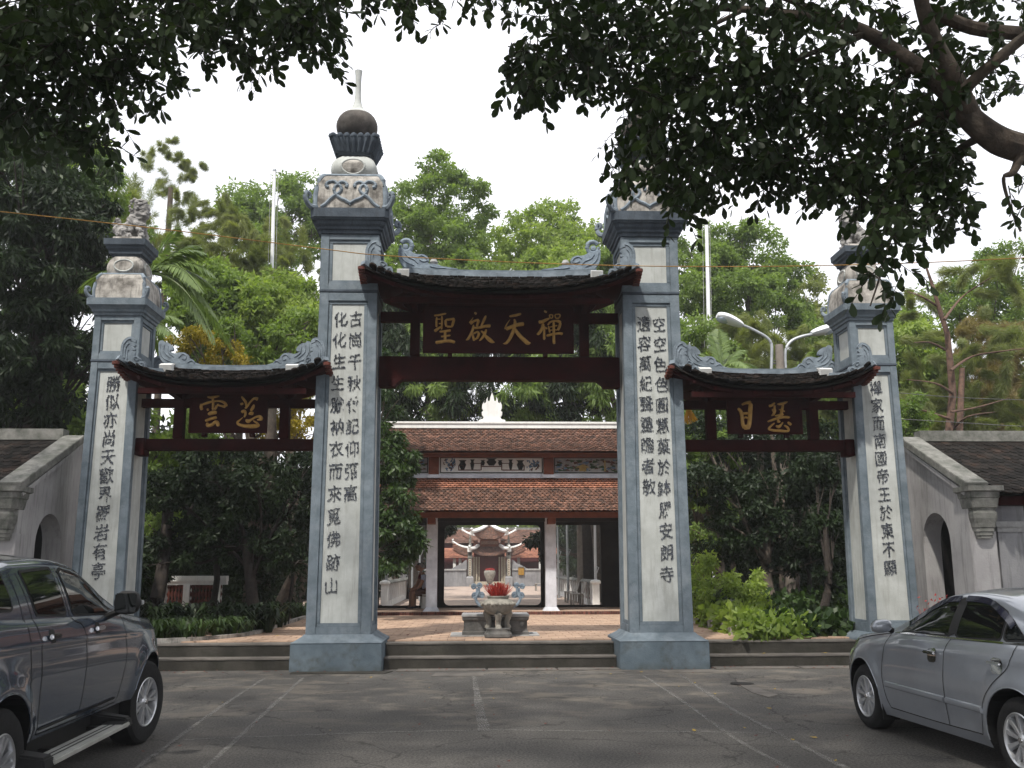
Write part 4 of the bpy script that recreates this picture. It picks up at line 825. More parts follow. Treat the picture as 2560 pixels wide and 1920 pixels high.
fish(lambda u, t: low(u, t*.27), 5, 76, .118, .10, M['tilebright'], hall, 'new_roof_tiles', 1)
fish(low2, 12, 76, .118, .13, M['tilered'], hall, 'lower_roof_tiles', 2); fish(upr, 17, 72, .118, .14, M['tilered'], hall, 'upper_roof_tiles', 3)
for nm, f, sg in (('lower_roof_deck', low, 1), ('upper_roof_deck', upr, 1)):
    mb = MB(); G = [[f(i/8, j/6) for i in range(9)] for j in range(7)]; mb.grid(G); mb.grid([[(a, b, c-.06) for a, b, c in r] for r in G]); obj(nm, mb, M['wood2'], hall)
    yc = 10.38+.9 if 'lower' in nm else 11.3; mb = MB(); G = [[(a, 2*yc-b, c) for a, b, c in r] for r in G]; mb.grid(G); obj(nm+'_rear' if False else 'rear_slope', mb, M['tilered'], hall)
mb = MB(); mb.box(x0+.1, x1-.1, 11.18, 11.42, 5.57, 5.74); mb.box(x0+.05, x1-.05, 11.15, 11.45, 5.70, 5.755); obj('ridge', mb, M['white'], hall)
fl = [(-.40, 0), (-.38, .12), (-.27, .14), (-.24, .2), (-.29, .26), (-.30, .35), (-.25, .38), (-.29, .47), (-.28, .57), (-.24, .64), (-.22, .70), (-.235, .60), (-.18, .62), (-.16, .72), (-.12, .80), (-.125, .68), (-.07, .66), (-.05, .78), (0, .93), (.05, .78), (.07, .66), (.125, .68), (.12, .80), (.16, .72), (.18, .62), (.235, .60), (.22, .70), (.24, .64), (.28, .57), (.29, .47), (.25, .38), (.30, .35), (.29, .26), (.24, .2), (.27, .14), (.38, .12), (.40, 0)]
mb = MB(); mb.prism(fl, lambda p: (HX+.02+p[0], 11.36, 5.70+p[1]), lambda p: (HX+.02+p[0], 11.24, 5.70+p[1])); obj('flame_ornament', mb, M['white'], hall, bev=.01)
for nm, (zA, zB, yy) in dict(upper_eave_beam=(4.60, 4.71, 9.98), lower_eave_beam=(2.93, 3.07, 9.45), tie_beam=(2.86, 3.0, 10.1)).items():
    mb = MB(); mb.box(x0+.1, x1-.1, yy, yy+.12, zA, zB); obj(nm, mb, M['wood2'] if nm != 'tie_beam' else M['dark'], hall)
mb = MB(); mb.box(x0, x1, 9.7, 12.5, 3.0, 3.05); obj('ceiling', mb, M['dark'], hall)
mb = MB(); mb.box(x0+.1, x1-.1, 10.42, 10.5, 4.0, 4.7); obj('clerestory_wall', mb, M['white'], hall)
mb = MB(); mb.box(x0, x1, 10.33, 10.5, 4.06, 4.11); mb.box(x0, x1, 10.35, 10.5, 4.11, 4.18); obj('clerestory_sill', mb, M['colwhite'], hall)
for xx in (-1.57+.0, 1.60, -4.1, 4.1):
    mb = MB(); mb.box(xx-.14, xx+.14, 10.28, 10.5, 4.13, 4.72); obj('clerestory_post', mb, M['wood2'], hall)
    mb = MB(); mb.box(xx-.19, xx+.19, 10.24, 10.5, 4.06, 4.15); obj('post_block', mb, M['colwhite'], hall)
def pict(name, rx0, rx1, kind):
    y = 10.41; z0, z1 = 4.20, 4.64; pn = MB(); pn.box(rx0, rx1, y-.01, y+.005, z0, z1); P = obj(name, pn, M['white'] if kind == 0 else M['topstone'], hall)
    mb = MB(); b = .025
    for q in ((rx0, rx1, z0, z0+b), (rx0, rx1, z1-b, z1), (rx0, rx0+b, z0, z1), (rx1-b, rx1, z0, z1)): mb.box(q[0], q[1], y-.014, y-.01, q[2], q[3])
    obj('border', mb, M['ink'], P); cx = (rx0+rx1)/2
    def flat(nm, polys, m, yy=y-.0125):
        mb = MB()
        for p in polys: mb.prism(p, lambda q: (cx+q[0], yy+.003, z0+q[1]), lambda q: (cx+q[0], yy, z0+q[1]))
        obj(nm, mb, m, P)
    if kind == 0:
        br = []
        def bar(a, b_, c, d): br.append([(a, c), (b_, c), (b_, d), (a, d)])
        for s in (-1, 1):
            A = lambda a, b_: tuple(sorted((s*a, s*b_)))
            for a, b_, c, d in ((0, .30, .17, .20), (.27, .30, .08, .20), (.30, .92, .07, .10), (.89, .92, .07, .22), (.76, .92, .20, .22), (.76, .79, .13, .22), (.30, .60, .26, .28), (.27, .30, .2, .28)): bar(*A(a, b_), c, d)
        flat('altar_fret', br, M['paintbrown']); vs = []
        for c, w, h in ((-.80, .10, .26), (-.53, .055, .28), (-.24, .06, .15), (0, .14, .20), (.24, .06, .15), (.53, .055, .28), (.80, .10, .26)):
            z_ = .10 if abs(c) > .35 else .21; vs.append([(c-w*.5, z_), (c+w*.5, z_), (c+w, z_+h*.5), (c+w*.6, z_+h*.8), (c+w*1.1, z_+h), (c-w*1.1, z_+h), (c-w*.6, z_+h*.8), (c-w, z_+h*.5)])
        flat('vases', vs, M['ink']); dr = []; rr = random.Random(6)
        for s in (-1, 1):
            for k in range(44):
                a = rr.uniform(0, 6.28); r = rr.uniform(.02, .19); px, pz = s*1.15+r*math.cos(a), .23+r*.95*math.sin(a); w = rr.uniform(.012, .03); t_ = rr.uniform(0, 3.1); dr.append([(px+w*2*math.cos(t_), pz+w*2*math.sin(t_)), (px-w*math.sin(t_), pz+w*math.cos(t_)), (px-w*2*math.cos(t_), pz-w*2*math.sin(t_)), (px+w*math.sin(t_), pz-w*math.cos(t_))])
        flat('dragons', dr[::2], M['paintblue'], y-.0128); flat('clouds', dr[1::2], M['paintbrown'])
    else:
        hw = (rx1-rx0)/2; rr = random.Random(int(rx0*10)); hills = []
        for k in range(150):
            a, h = rr.uniform(-hw+.06, hw-.06), rr.uniform(.05, .38); w_ = rr.uniform(.015, .06); t0 = rr.uniform(0, 3); hills.append([(a+w_*(1.6 if j_ % 2 else .8)*math.cos(t0+j_*1.05)*(1.3), min(.41, max(.03, h+w_*.7*(1.2 if j_ % 2 else .7)*math.sin(t0+j_*1.05)))) for j_ in range(6)])
        flat('trees_painted', hills[::3], M['paintgreen']); flat('rocks_painted', hills[1::3], M['paintbrown'], y-.0118); flat('water_painted', hills[2::6], M['paintblue'], y-.0122); flat('temple_drawing', [[(-.1-.3, .05), (.1-.3, .05), (.1-.3, .15), (.2-.3, .16), (-.3, .25), (-.2-.3, .16), (-.1-.3, .15)], [(.3, .05), (.34, .05), (.34, .35), (.3, .35)]], M['paintyellow'], y-.0135)
pict('altar_mural', -1.40, 1.44, 0); pict('landscape_mural', 1.76, 3.95, 1); pict('landscape_mural', -3.93, -1.73, 2)
for xx in (-1.585, 1.615, -4.1, 4.1):
    mb = MB(); mb.box(xx-.145, xx+.145, 10.05, 10.36, .56, 3.0); obj('column', mb, M['colwhite'], hall, bev=.012)
    mb = MB(); mb.hexa([(xx-.22, 9.98, .50), (xx+.22, 9.98, .50), (xx+.22, 10.43, .50), (xx-.22, 10.43, .50)], [(xx-.147, 10.048, .60), (xx+.147, 10.048, .60), (xx+.147, 10.362, .60), (xx-.147, 10.362, .60)]); obj('column_base', mb, M['colwhite'], hall)
    mb = MB(); mb.box(xx-.10, xx+.10, 9.55, 10.05, 2.78, 2.93); obj('bracket', mb, M['wood2'], hall)
# rear wall with openings of rounded corners
ry = 12.3; mb = MB(); zt = 2.86; r = .14
def rrect(a, b, c, d, r, n=4):
    P = []
    for (cx_, cz_, a0) in ((b-r, d-r, 0), (a+r, d-r, 90), (a+r, c+r, 180), (b-r, c+r, 270)):
        for k in range(n+1): an = math.radians(a0+90*k/n); P.append((cx_+r*math.cos(an), cz_+r*math.sin(an)))
    return P
def wall_with_hole(mb, X0, X1, Z0, Z1, hole, y0, y1):
    tr = tessellate_polygon([[Vector((X0, Z0, 0)), Vector((X1, Z0, 0)), Vector((X1, Z1, 0)), Vector((X0, Z1, 0))], [Vector((p[0], p[1], 0)) for p in hole[::-1]]])
    pts = [(X0, Z0), (X1, Z0), (X1, Z1), (X0, Z1)]+hole[::-1]; n = len(pts)
    mb.add([(p[0], y0, p[1]) for p in pts]+[(p[0], y1, p[1]) for p in pts], [tuple(t) for t in tr]+[tuple(i+n for i in t) for t in tr]+[(4+i, 4+(i+1) % (n-4), n+4+(i+1) % (n-4), n+4+i) for i in range(n-4)])
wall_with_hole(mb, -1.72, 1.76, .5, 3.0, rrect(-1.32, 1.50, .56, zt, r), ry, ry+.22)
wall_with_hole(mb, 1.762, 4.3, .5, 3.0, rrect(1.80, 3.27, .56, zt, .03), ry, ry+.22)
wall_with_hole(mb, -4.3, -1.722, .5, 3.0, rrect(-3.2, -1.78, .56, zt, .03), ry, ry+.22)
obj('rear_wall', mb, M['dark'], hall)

# ---------------------------------------------------------------- incense urn and altar block
ux, uy = -.015, 1.60
urn = thing('incense_urn', 'footed stone incense urn with scroll handles full of red incense sticks', 'urn')
mb = MB()
mb.sq([(.235, CZ+.0), (.245, CZ+.02), (.245, CZ+.07), (.22, CZ+.09), (.205, CZ+.12), (.215, CZ+.145), (.215, CZ+.16)], ux, uy-.08, ch=.05); obj('pedestal', mb, M['darkstone'], urn, bev=.008)
mb = MB(); mb.lathe([(.0, .80), (.12, .81), (.20, .84), (.26, .90), (.295, .97), (.30, 1.01), (.275, 1.05), (.23, 1.075), (.19, 1.085), (.185, 1.10), (.20, 1.12), (.20, 1.14), (.16, 1.14), (.15, 1.10)], (ux, uy, 0), 32); obj('bowl', mb, M['stone'], urn, smooth=True, auto=35)
mb = MB(); rr = random.Random(8)
for k in range(26):
    a = 2*math.pi*k/26; q = .035; z = 1.0+.012*math.sin(k*3); p = (ux+.298*math.cos(a), uy+.298*math.sin(a), z); mb.lathe([(.004, -q), (q*.8, -q*.5), (q, 0), (q*.8, q*.5), (.004, q)], p, 7)
obj('cloud_band', mb, M['stone'], urn, smooth=True)
for k in range(3):
    a = -math.pi/2+k*2*math.pi/3; mb = MB(); dx, dy = math.cos(a), math.sin(a)
    mb.tube([(ux+dx*r_, uy+dy*r_, z) for r_, z in ((.20, .88), (.225, .82), (.21, .76), (.19, .70), (.185, .64), (.20, .60), (.205, .57))], [.075, .075, .06, .048, .045, .06, .065], 8); obj('foot', mb, M['stone'], urn, smooth=True)
for s in (-1, 1):
    mb = MB(); g = lambda u, z: (ux+s*u, uy-.02, z)
    mb.tube([g(*p) for p in crom([(.27, .95), (.34, .98), (.385, 1.04), (.40, 1.10), (.37, 1.16), (.345, 1.21), (.35, 1.27)], 4)], .028, 7)
    for (cu, cz, r0, d) in ((.42, 1.15, .050, 1), (.30, 1.16, .050, -1), (.435, 1.31, .045, 1), (.335, 1.325, .045, -1)):
        P = []
        for t in np.linspace(0, 1, 22):
            a_ = -math.pi/2+d*t*3.6*math.pi; rr_ = r0*(1-t*.85)+.004; P.append(g(cu+rr_*math.cos(a_), cz+rr_*math.sin(a_)))
        mb.tube(P, .0135, 6)
    mb2 = MB()
    for (cu, cz, r0) in ((.42, 1.15, .058), (.30, 1.16, .056), (.435, 1.31, .052), (.335, 1.325, .052)): mb2.lathe([(r0, -.012), (r0, .012)], (ux+s*cu, uy-.005, cz), 16, 'Y')
    mb2.prism([(.30, 1.11), (.41, 1.11), (.40, 1.28), (.34, 1.28)], lambda p: (ux+s*p[0], uy+.008, p[1]), lambda p: (ux+s*p[0], uy-.016, p[1]))
    o = obj('scroll_handle', mb2, M['bluestone'], urn); obj('handle_spiral', mb, M['bluestone'], o, smooth=True)
sticks = MB(); rr = random.Random(12)
for k in range(420):
    a = rr.uniform(0, 6.28); r0 = rr.uniform(0, .13); sp = rr.uniform(.2, 1.0); b = (ux+r0*math.cos(a), uy+r0*math.sin(a), 1.12); L_ = rr.uniform(.12, .27); h = Vector((math.cos(a)*sp*r0/.13, math.sin(a)*sp*r0/.13, .8)).normalized()*L_
    e = (b[0]+h.x, b[1]+h.y, b[2]+h.z); w = .0035; sticks.add([(b[0]-w, b[1], b[2]), (b[0]+w, b[1]+w, b[2]), (b[0], b[1]-w, b[2]), (e[0]-w, e[1], e[2]), (e[0]+w, e[1]+w, e[2]), (e[0], e[1]-w, e[2])], [(0, 1, 4, 3), (1, 2, 5, 4), (2, 0, 3, 5), (3, 4, 5)])
o = obj('incense_sticks', sticks, M['incense'], urn); o['kind'] = 'stuff'
mb = MB(); mb.box(-.87, .74, 1.72, 2.62, CZ, CZ+.022); struct('altar_slab', mb, M['topstone'])
alt = thing('stone_altar', 'long weathered stone altar block behind the incense urn', 'altar')
for nm, x0_, x1_ in (('left_half', -.66, -.06), ('right_half', -.04, .55)):
    yA, yB = 1.80, 2.38; z0 = CZ+.022; mb = MB()
    def lev(i, z): return [(x0_+(i if nm[0] == 'l' else 0), yA+i, z), (x1_-(i if nm[0] == 'r' else 0), yA+i, z), (x1_-(i if nm[0] == 'r' else 0), yB-i, z), (x0_+(i if nm[0] == 'l' else 0), yB-i, z)]
    mb.rings([lev(0, z0), lev(0, z0+.05), lev(.025, z0+.07), lev(.03, z0+.24), lev(.0, z0+.27), lev(.0, z0+.315)]); obj('altar_body', mb, M['darkstone'], alt)
    mb = MB(); mb.rings([lev(-.012, z0+.316), lev(-.016, z0+.345), lev(0, z0+.37)]); obj('altar_top', mb, M['topstone'], alt, bev=.006)

# ================================================================ far court: path, balustrades, pavilion
FZ = .2
mb = MB(); mb.box(-8, 9, 12.6, 62, .1, FZ-.006); fp = struct('far_path', mb, M['court2'])
rr = random.Random(4); rest = MB()
for j in range(40):
    y = 13+j*1.2
    for i in range(6):
        x = -3.3+i*1.25+(.3 if j % 2 else 0); rest.add([(x+.015, y+.015, FZ-.02), (x+1.235, y+.015, FZ-.02), (x+1.235, y+1.185, FZ-.02), (x+.015, y+1.185, FZ-.02)]+[(x+.02+a, y+b, FZ+rr.uniform(0, .004)) for a, b in ((0, .02), (1.21, .02), (1.21, 1.18), (0, 1.18))], [(4, 5, 6, 7), (0, 1, 5, 4), (1, 2, 6, 5), (2, 3, 7, 6), (3, 0, 4, 7)])
o = obj('path_slabs', rest, M['court2'], fp); o['kind'] = 'stuff'
def balustrade(label, x, ya, yb_, seed, brickred=True):
    root = thing('balustrade', label, 'balustrade', group='white balustrades along the far path'); n = int((yb_-ya)/.95)
    for i in range(n+1):
        y = lerp(ya, yb_, i/n); w = .20 if i else .26; mb = MB(); mb.box(x-w/2, x+w/2, y-w*.42, y+w*.42, FZ, FZ+.84); obj('post', mb, M['white'], root)
        if i == 0: mb = MB(); mb.sq([(.16, FZ+.84), (.18, FZ+.87), (.18, FZ+.92), (.13, FZ+.97), (.03, FZ+.99)], x, y); obj('post_cap', mb, M['white'], root)
    mb = MB(); mb.rings([[(x-.13, y, FZ+.84), (x+.13, y, FZ+.84), (x+.13, y, FZ+.89), (x+.04, y, FZ+.97), (x-.04, y, FZ+.97), (x-.13, y, FZ+.89)] for y in (ya, yb_)]); obj('coping', mb, M['mossstone'], root)
    mb = MB(); mb.box(x-.09, x+.09, ya, yb_, FZ, FZ+.22); obj('kerb', mb, M['white'], root)
    for i in range(n):
        y0 = lerp(ya, yb_, i/n); mb = MB(); P = []
        for k in range(3):
            y = y0+(k+.75)*.95/3.5
            mb.lathe([(.045, FZ+.22), (.05, FZ+.27), (.028, FZ+.34), (.05, FZ+.46), (.05, FZ+.58), (.028, FZ+.70), (.05, FZ+.78), (.045, FZ+.84)], (x, y, 0), 6)
        obj('balusters', mb, M['brick'] if brickred else M['white'], root, smooth=True)
balustrade('white balustrade with red ceramic balusters along the left of the far path', -3.70, 19.8, 40, 1); balustrade('white balustrade with red ceramic balusters along the right of the far path', 4.02, 19.8, 40, 2)
# pavilion far down the axis
D = 59.5; pc = .71
pav = thing('far_pavilion', 'small two tier shrine gate with curled white ridges at the end of the path', 'pavilion')
def tier(zr, ze, hr, he, W_, lift, yc, nm):
    f = lambda u, t: (pc+(2*u-1)*lerp(hr, he, t), yc-W_*t, lerp(zr, ze, t)+lift*abs(2*u-1)**3*t-.08*math.sin(math.pi*t))
    fish(f, 12, 22, .19, .2, M['tilered'], pav, nm, 5); mb = MB(); G = [[f(i/12, j/5) for i in range(13)] for j in range(6)]; mb.grid(G); mb.grid([[(a, b, c-.08) for a, b, c in r] for r in G]); obj('roof_deck', mb, M['wood2'], pav)
    mb = MB(); G = [[(a, 2*yc-b, c) for a, b, c in r] for r in G]; mb.grid(G); obj('rear_slope', mb, M['tilered'], pav)
    for s in (0, 1):
        mb = MB(); P = [np.array(f(s, t))+np.array([0, -.02, .0]) for t in np.linspace(0, 1, 9)]; c = 1 if s else -1; P += [P[-1]+np.array([c*.08, 0, .05]), P[-1]+np.array([c*.10, 0, .14]), P[-1]+np.array([c*.03, 0, .18]), P[-1]+np.array([c*-.02, 0, .12])]
        sweep(mb, [tuple(p) for p in P[:9]], .3, .30, up=(0, 1, 0)); mb.tube([tuple(p+np.array([0, 0, .09])) for p in P[:-1]], .15, 6); obj('curled_ridge', mb, M['white'], pav, smooth=True)
    return f
tier(4.85, 3.75, .05, 1.25, 1.5, .5, D, 'upper_roof_tiles'); tier(3.2, 2.5, .85, 1.40, 1.2, .45, D-.2, 'lower_roof_tiles')
mb = MB(); mb.box(pc-.1, pc+.1, D-.1, D+.1, 4.8, 4.95); obj('apex', mb, M['white'], pav)
for s in (-1, 1):
    f = lambda u, t: (pc+s*lerp(1.3, 2.75, u), D-.1-.9*t, lerp(3.1, 2.5, t)+.45*u**2.5-.05*math.sin(3.14*t)+(.1 if u < .1 else 0)*0)
    fish(f, 8, 9, .18, .17, M['tilered'], pav, 'side_roof_tiles', 7); mb = MB(); G = [[f(i/8, j/4) for i in range(9)] for j in range(5)]; mb.grid(G); mb.grid([[(a, b, c-.07) for a, b, c in r] for r in G]); obj('side_roof_deck', mb, M['wood2'], pav)
    mb = MB(); P = [np.array(f(u, 0)) for u in np.linspace(0, 1, 8)]; P += [P[-1]+np.array([s*.08, 0, .06]), P[-1]+np.array([s*.10, 0, .18]), P[-1]+np.array([s*.0, 0, .22])]; mb.tube([tuple(p) for p in P], [lerp(.16, .07, i/(len(P)-1)) for i in range(len(P))], 6); obj('side_ridge', mb, M['white'], pav, smooth=True)
    f2 = lambda u, t: (pc+s*lerp(.9, 2.05, u), D+.3-.8*t, lerp(4.1, 3.7, t)+.4*u**2-.03)
    mb = MB(); G = [[f2(i/8, j/4) for i in range(9)] for j in range(5)]; mb.grid(G); mb.grid([[(a, b, c-.07) for a, b, c in r] for r in G]); obj('upper_side_roof', mb, M['tilered'], pav)
    mb = MB(); P = [np.array(f2(u, 0)) for u in np.linspace(0, 1, 8)]; P += [P[-1]+np.array([s*.06, 0, .06]), P[-1]+np.array([s*.06, 0, .16]), P[-1]+np.array([s*-.03, 0, .18])]; mb.tube([tuple(p) for p in P], [lerp(.16, .07, i/(len(P)-1)) for i in range(len(P))], 6); obj('upper_side_ridge', mb, M['white'], pav, smooth=True)
    mb = MB(); mb.box(pc+s*1.05-.16, pc+s*1.05+.16, D-.3, D, 3.1, 3.75); obj('upper_pier', mb, M['wood2'], pav)
    for k, (xx, ww, mm_) in enumerate(((1.18, .17, 'cream'), (.98, .14, 'cream'), (.78, .10, 'cream'))): mb = MB(); mb.box(pc+s*xx-ww/2, pc+s*xx+ww/2, D-.6+.1*k, D, .3, 2.42); obj('door_jamb', mb, M[mm_], pav)
mb = MB(); mb.box(pc-.75, pc+.75, D-.12, D-.06, .6, 2.35); obj('red_door', mb, M['doorred'], pav)
mb = MB()
for k in range(16): x = pc-.62+k*.083; mb.box(x, x+.028, D-.42, D-.4, 3.38, 3.62)
obj('lattice_slats', mb, M['cream'], pav); mb = MB(); mb.box(pc-.72, pc+.72, D-.39, D-.1, 3.2, 3.75); obj('lattice_back', mb, M['wood2'], pav)
for k in range(3): mb = MB(); mb.box(pc-1.3-.1*k, pc+1.3+.1*k, D-.9-.25*k, D-.6-.25*k, FZ, FZ+.36-.11*k); obj('step', mb, M['cream'], pav)
mb = MB(); mb.box(pc-1.2, pc+1.2, D-.05, D+.5, .2, 3.0); obj('core_wall', mb, M['doorred'], pav)
for s, lab in ((-1, 'slim inscribed stone pillar left of the far shrine door'), (1, 'slim inscribed stone pillar right of the far shrine door')):
    xx = pc+s*1.48; r_ = thing('far_pillar', lab, 'pillar', group='slim pillars before the far shrine')
    mb = MB(); mb.sq([(.28, .2), (.28, .85), (.22, .95)], xx, D-1); obj('pedestal', mb, M['greywall'], r_); mb = MB(); mb.sq([(.165, .95), (.155, 2.3), (.19, 2.34), (.19, 2.42), (.16, 2.46), (.17, 2.85), (.21, 2.9), (.2, 3.0), (.11, 3.08), (.15, 3.2), (.12, 3.35), (.06, 3.45), (.09, 3.6), (.06, 3.9), (.03, 4.05)], xx, D-1); obj('shaft', mb, M['mossstone'], r_)
    mb = MB(); mb.box(xx-.09, xx+.09, D-1.172, D-1.168, 1.0, 2.25); obj('inscription_panel', mb, M['cream'], r_)
    mb = MB()
    for k in range(7): z = 1.1+k*.165; mb.box(xx-.035, xx+.035, D-1.176, D-1.173, z, z+.08)
    mb.box(xx-.09, xx+.09, D-1.18, D-1.175, 2.55, 2.75); obj('lettering', mb, M['ink'], r_)
for s, lab in ((-1, 'grey rendered court wall left of the far shrine'), (1, 'grey rendered court wall right of the far shrine')):
    w = thing('court_wall', lab, 'wall', group='grey walls of the far court'); xa, xb = sorted((pc+s*1.75, pc+s*7)); mb = MB(); mb.box(xa, xb, D-.9, D-.7, .1, 1.40); obj('wall_panel', mb, M['greywall'], w); mb = MB(); mb.box(xa, xb, D-.98, D-.62, 1.401, 1.52); obj('coping', mb, M['topstone'], w)
    mb = MB(); P = [(0, 1.5), (1.2, 1.5), (.8, 1.75), (.35, 1.95), (.15, 2.15), (0, 2.2)]; mb.prism(P, lambda p: (pc+s*(1.72+p[0]), D-.88, p[1]), lambda p: (pc+s*(1.72+p[0]), D-.72, p[1])); obj('wing_scroll', mb, M['greywall'], w)
mh = thing('far_hall', 'long tiled hall rising behind the far shrine', 'temple')
for nm, zr, ze_, dy, W_ in (('upper_roof', 4.75, 3.55, 6, 3), ('lower_roof', 3.15, 2.35, 2.6, 1.7)):
    f = lambda u, t: (lerp(-7, 8.6, u), D+dy-W_*t, lerp(zr, ze_, t)-.08*math.sin(math.pi*t)); fish(f, 12, 60, .28, .3 if W_ > 2 else .2, M['tilebright'] if 'lower' in nm else M['tilered'], mh, nm+'_tiles', 8); mb = MB(); mb.grid([[f(i/4, j/4) for i in range(5)] for j in range(5)]); mb.grid([[f(i/4, 1)[:2]+(ze_-.05,) for i in range(5)], [(f(i/4, 0)[0], D+dy+.2, ze_-.05) for i in range(5)]]); obj(nm, mb, M['wood2'], mh)
mb = MB(); mb.box(-7, 8.6, D+3.2, D+3.4, .2, 3.6); obj('front_wall', mb, M['doorred'], mh)
for xx in (-3.9, -2.0, -1.55, 3.05, 4.75, 6.2): mb = MB(); mb.box(xx-.11, xx+.11, D+1.1, D+1.3, .2, 2.4); obj('column', mb, M['white'], mh)
mb = MB(); mb.box(-7, 8.6, D+5.9, D+6.1, 4.7, 4.9); obj('ridge', mb, M['mossstone'], mh)
v = thing('flower_urn', 'tall stone urn of red flowers before the far shrine door', 'urn'); vx, vy = .72, D-2.4
mb = MB(); mb.lathe([(.12, .42), (.2, .5), (.30, .8), (.42, 1.1), (.44, 1.3), (.38, 1.4), (.0, 1.38)], (vx, vy, 0), 16); obj('vase', mb, M['stone'], v, smooth=True); mb = MB(); mb.sq([(.32, .2), (.3, .35), (.2, .42)], vx, vy); obj('foot', mb, M['darkstone'], v)
mb = MB(); rr = random.Random(3)
for k in range(120):
    a = rr.uniform(0, 6.28); r0 = rr.uniform(0, .4); p = (vx+r0*math.cos(a), vy+r0*math.sin(a), 1.4+rr.uniform(0, .16)*(1-r0)); q = .045; mb.add([(p[0]-q, p[1], p[2]), (p[0]+q, p[1], p[2]), (p[0], p[1], p[2]+q), (p[0], p[1]-q, p[2]+q/2)], [(0, 1, 2), (0, 3, 2), (1, 3, 2)])
obj('flowers', mb, M['flower'], v)
sb = thing('notice_board', 'small ochre notice board on the grey far wall', 'sign'); mb = MB(); mb.box(2.92, 3.36, D-1.05, D-1.0, 1.05, 1.62); obj('panel', mb, M['sign'], sb); mb = MB(); mb.box(2.86, 3.42, D-1.1, D-.95, 1.621, 1.68); obj('cap', mb, M['mossstone'], sb)
# ================================================================ trees
GB = 'trees rising behind the temple'
def npr(seed): return np.random.default_rng(seed)
def unit(v): return v/np.maximum(np.linalg.norm(v, axis=-1, keepdims=True), 1e-9)
def leaf_cloud(rng, C, rad, per, size, aspect=.42, droop=.5, flat=.75, var=.35, fold=False):
    """leaves spread through small clumps: C (M,3) clump centres, rad (M,) radii, per leaves each -> (N,4,3) or folded (2N,4,3)"""
    M_ = len(C); N = M_*per; c = np.repeat(C, per, 0); r = np.repeat(rad, per)[:, None]
    d = unit(rng.normal(size=(N, 3))); off = d*(rng.random((N, 1))**.45)*r; off[:, 2] *= flat; p = c+off
    ax = unit(d*.6+rng.normal(size=(N, 3))*.6+np.array([0, 0, -droop])); s = size*(1-var+2*var*rng.random((N, 1)))
    sd = unit(np.cross(ax, rng.normal(size=(N, 3)))); nrm = np.cross(ax, sd); w = s*aspect*.5
    a = p; b = p+ax*s*.45+sd*w-nrm*w*.25; t = p+ax*s; e = p+ax*s*.45-sd*w-nrm*w*.25
    if not fold: return np.stack([a, b, t, e], 1)
    b2 = p+ax*s*.72+sd*w*.75-nrm*w*.2; e2 = p+ax*s*.72-sd*w*.75-nrm*w*.2; b = p+ax*s*.3+sd*w*.95-nrm*w*.3; e = p+ax*s*.3-sd*w*.95-nrm*w*.3
    return np.stack([a, b, b2, t, e2, e], 1)
def needles(rng, C, rad, per, size, w, spread=.8, droop=.2):
    M_ = len(C); N = M_*per; c = np.repeat(C, per, 0); r = np.repeat(rad, per)[:, None]
    d = unit(rng.normal(size=(N, 3))); dc = np.repeat(unit(rng.normal(size=(M_, 3))+np.array([0, 0, .3])), per, 0); tt = rng.random((N, 1)); p = c+dc*r*1.7*(tt-.5)+d*r*.35*rng.random((N, 1)); ax = unit(dc*.9+d*spread+np.array([0, 0, -droop])); s = size*(.6+.8*rng.random((N, 1)))
    sd = unit(np.cross(ax, rng.normal(size=(N, 3)))); return np.stack([p-sd*w, p+sd*w, p+ax*s], 1)
def blob_clumps(rng, blobs, k, rs):
    """clump centres over lumpy blobs (centre, radius, vertical squash); k clumps per square metre of blob section"""
    C, R_ = [], []
    for c, r, q in blobs:
        n = max(5, int(k*r*r*3.1)); d = unit(rng.normal(size=(n, 3))); rr = (.35+.65*rng.random((n, 1))**.5)*r; o = d*rr; o[:, 2] *= q; C.append(np.array(c)+o); R_.append(np.minimum(r*.5, rs*(.6+.8*rng.random(n))))
    return np.concatenate(C), np.concatenate(R_)
def B(x, y, Y, rp, q=.85):
    """a blob of foliage seen round (x, y) of the photograph, rp picture units in radius, standing at depth Y"""
    c = PY(x, y, Y); return (c, rp*K*dist(Y)/FPX, q)
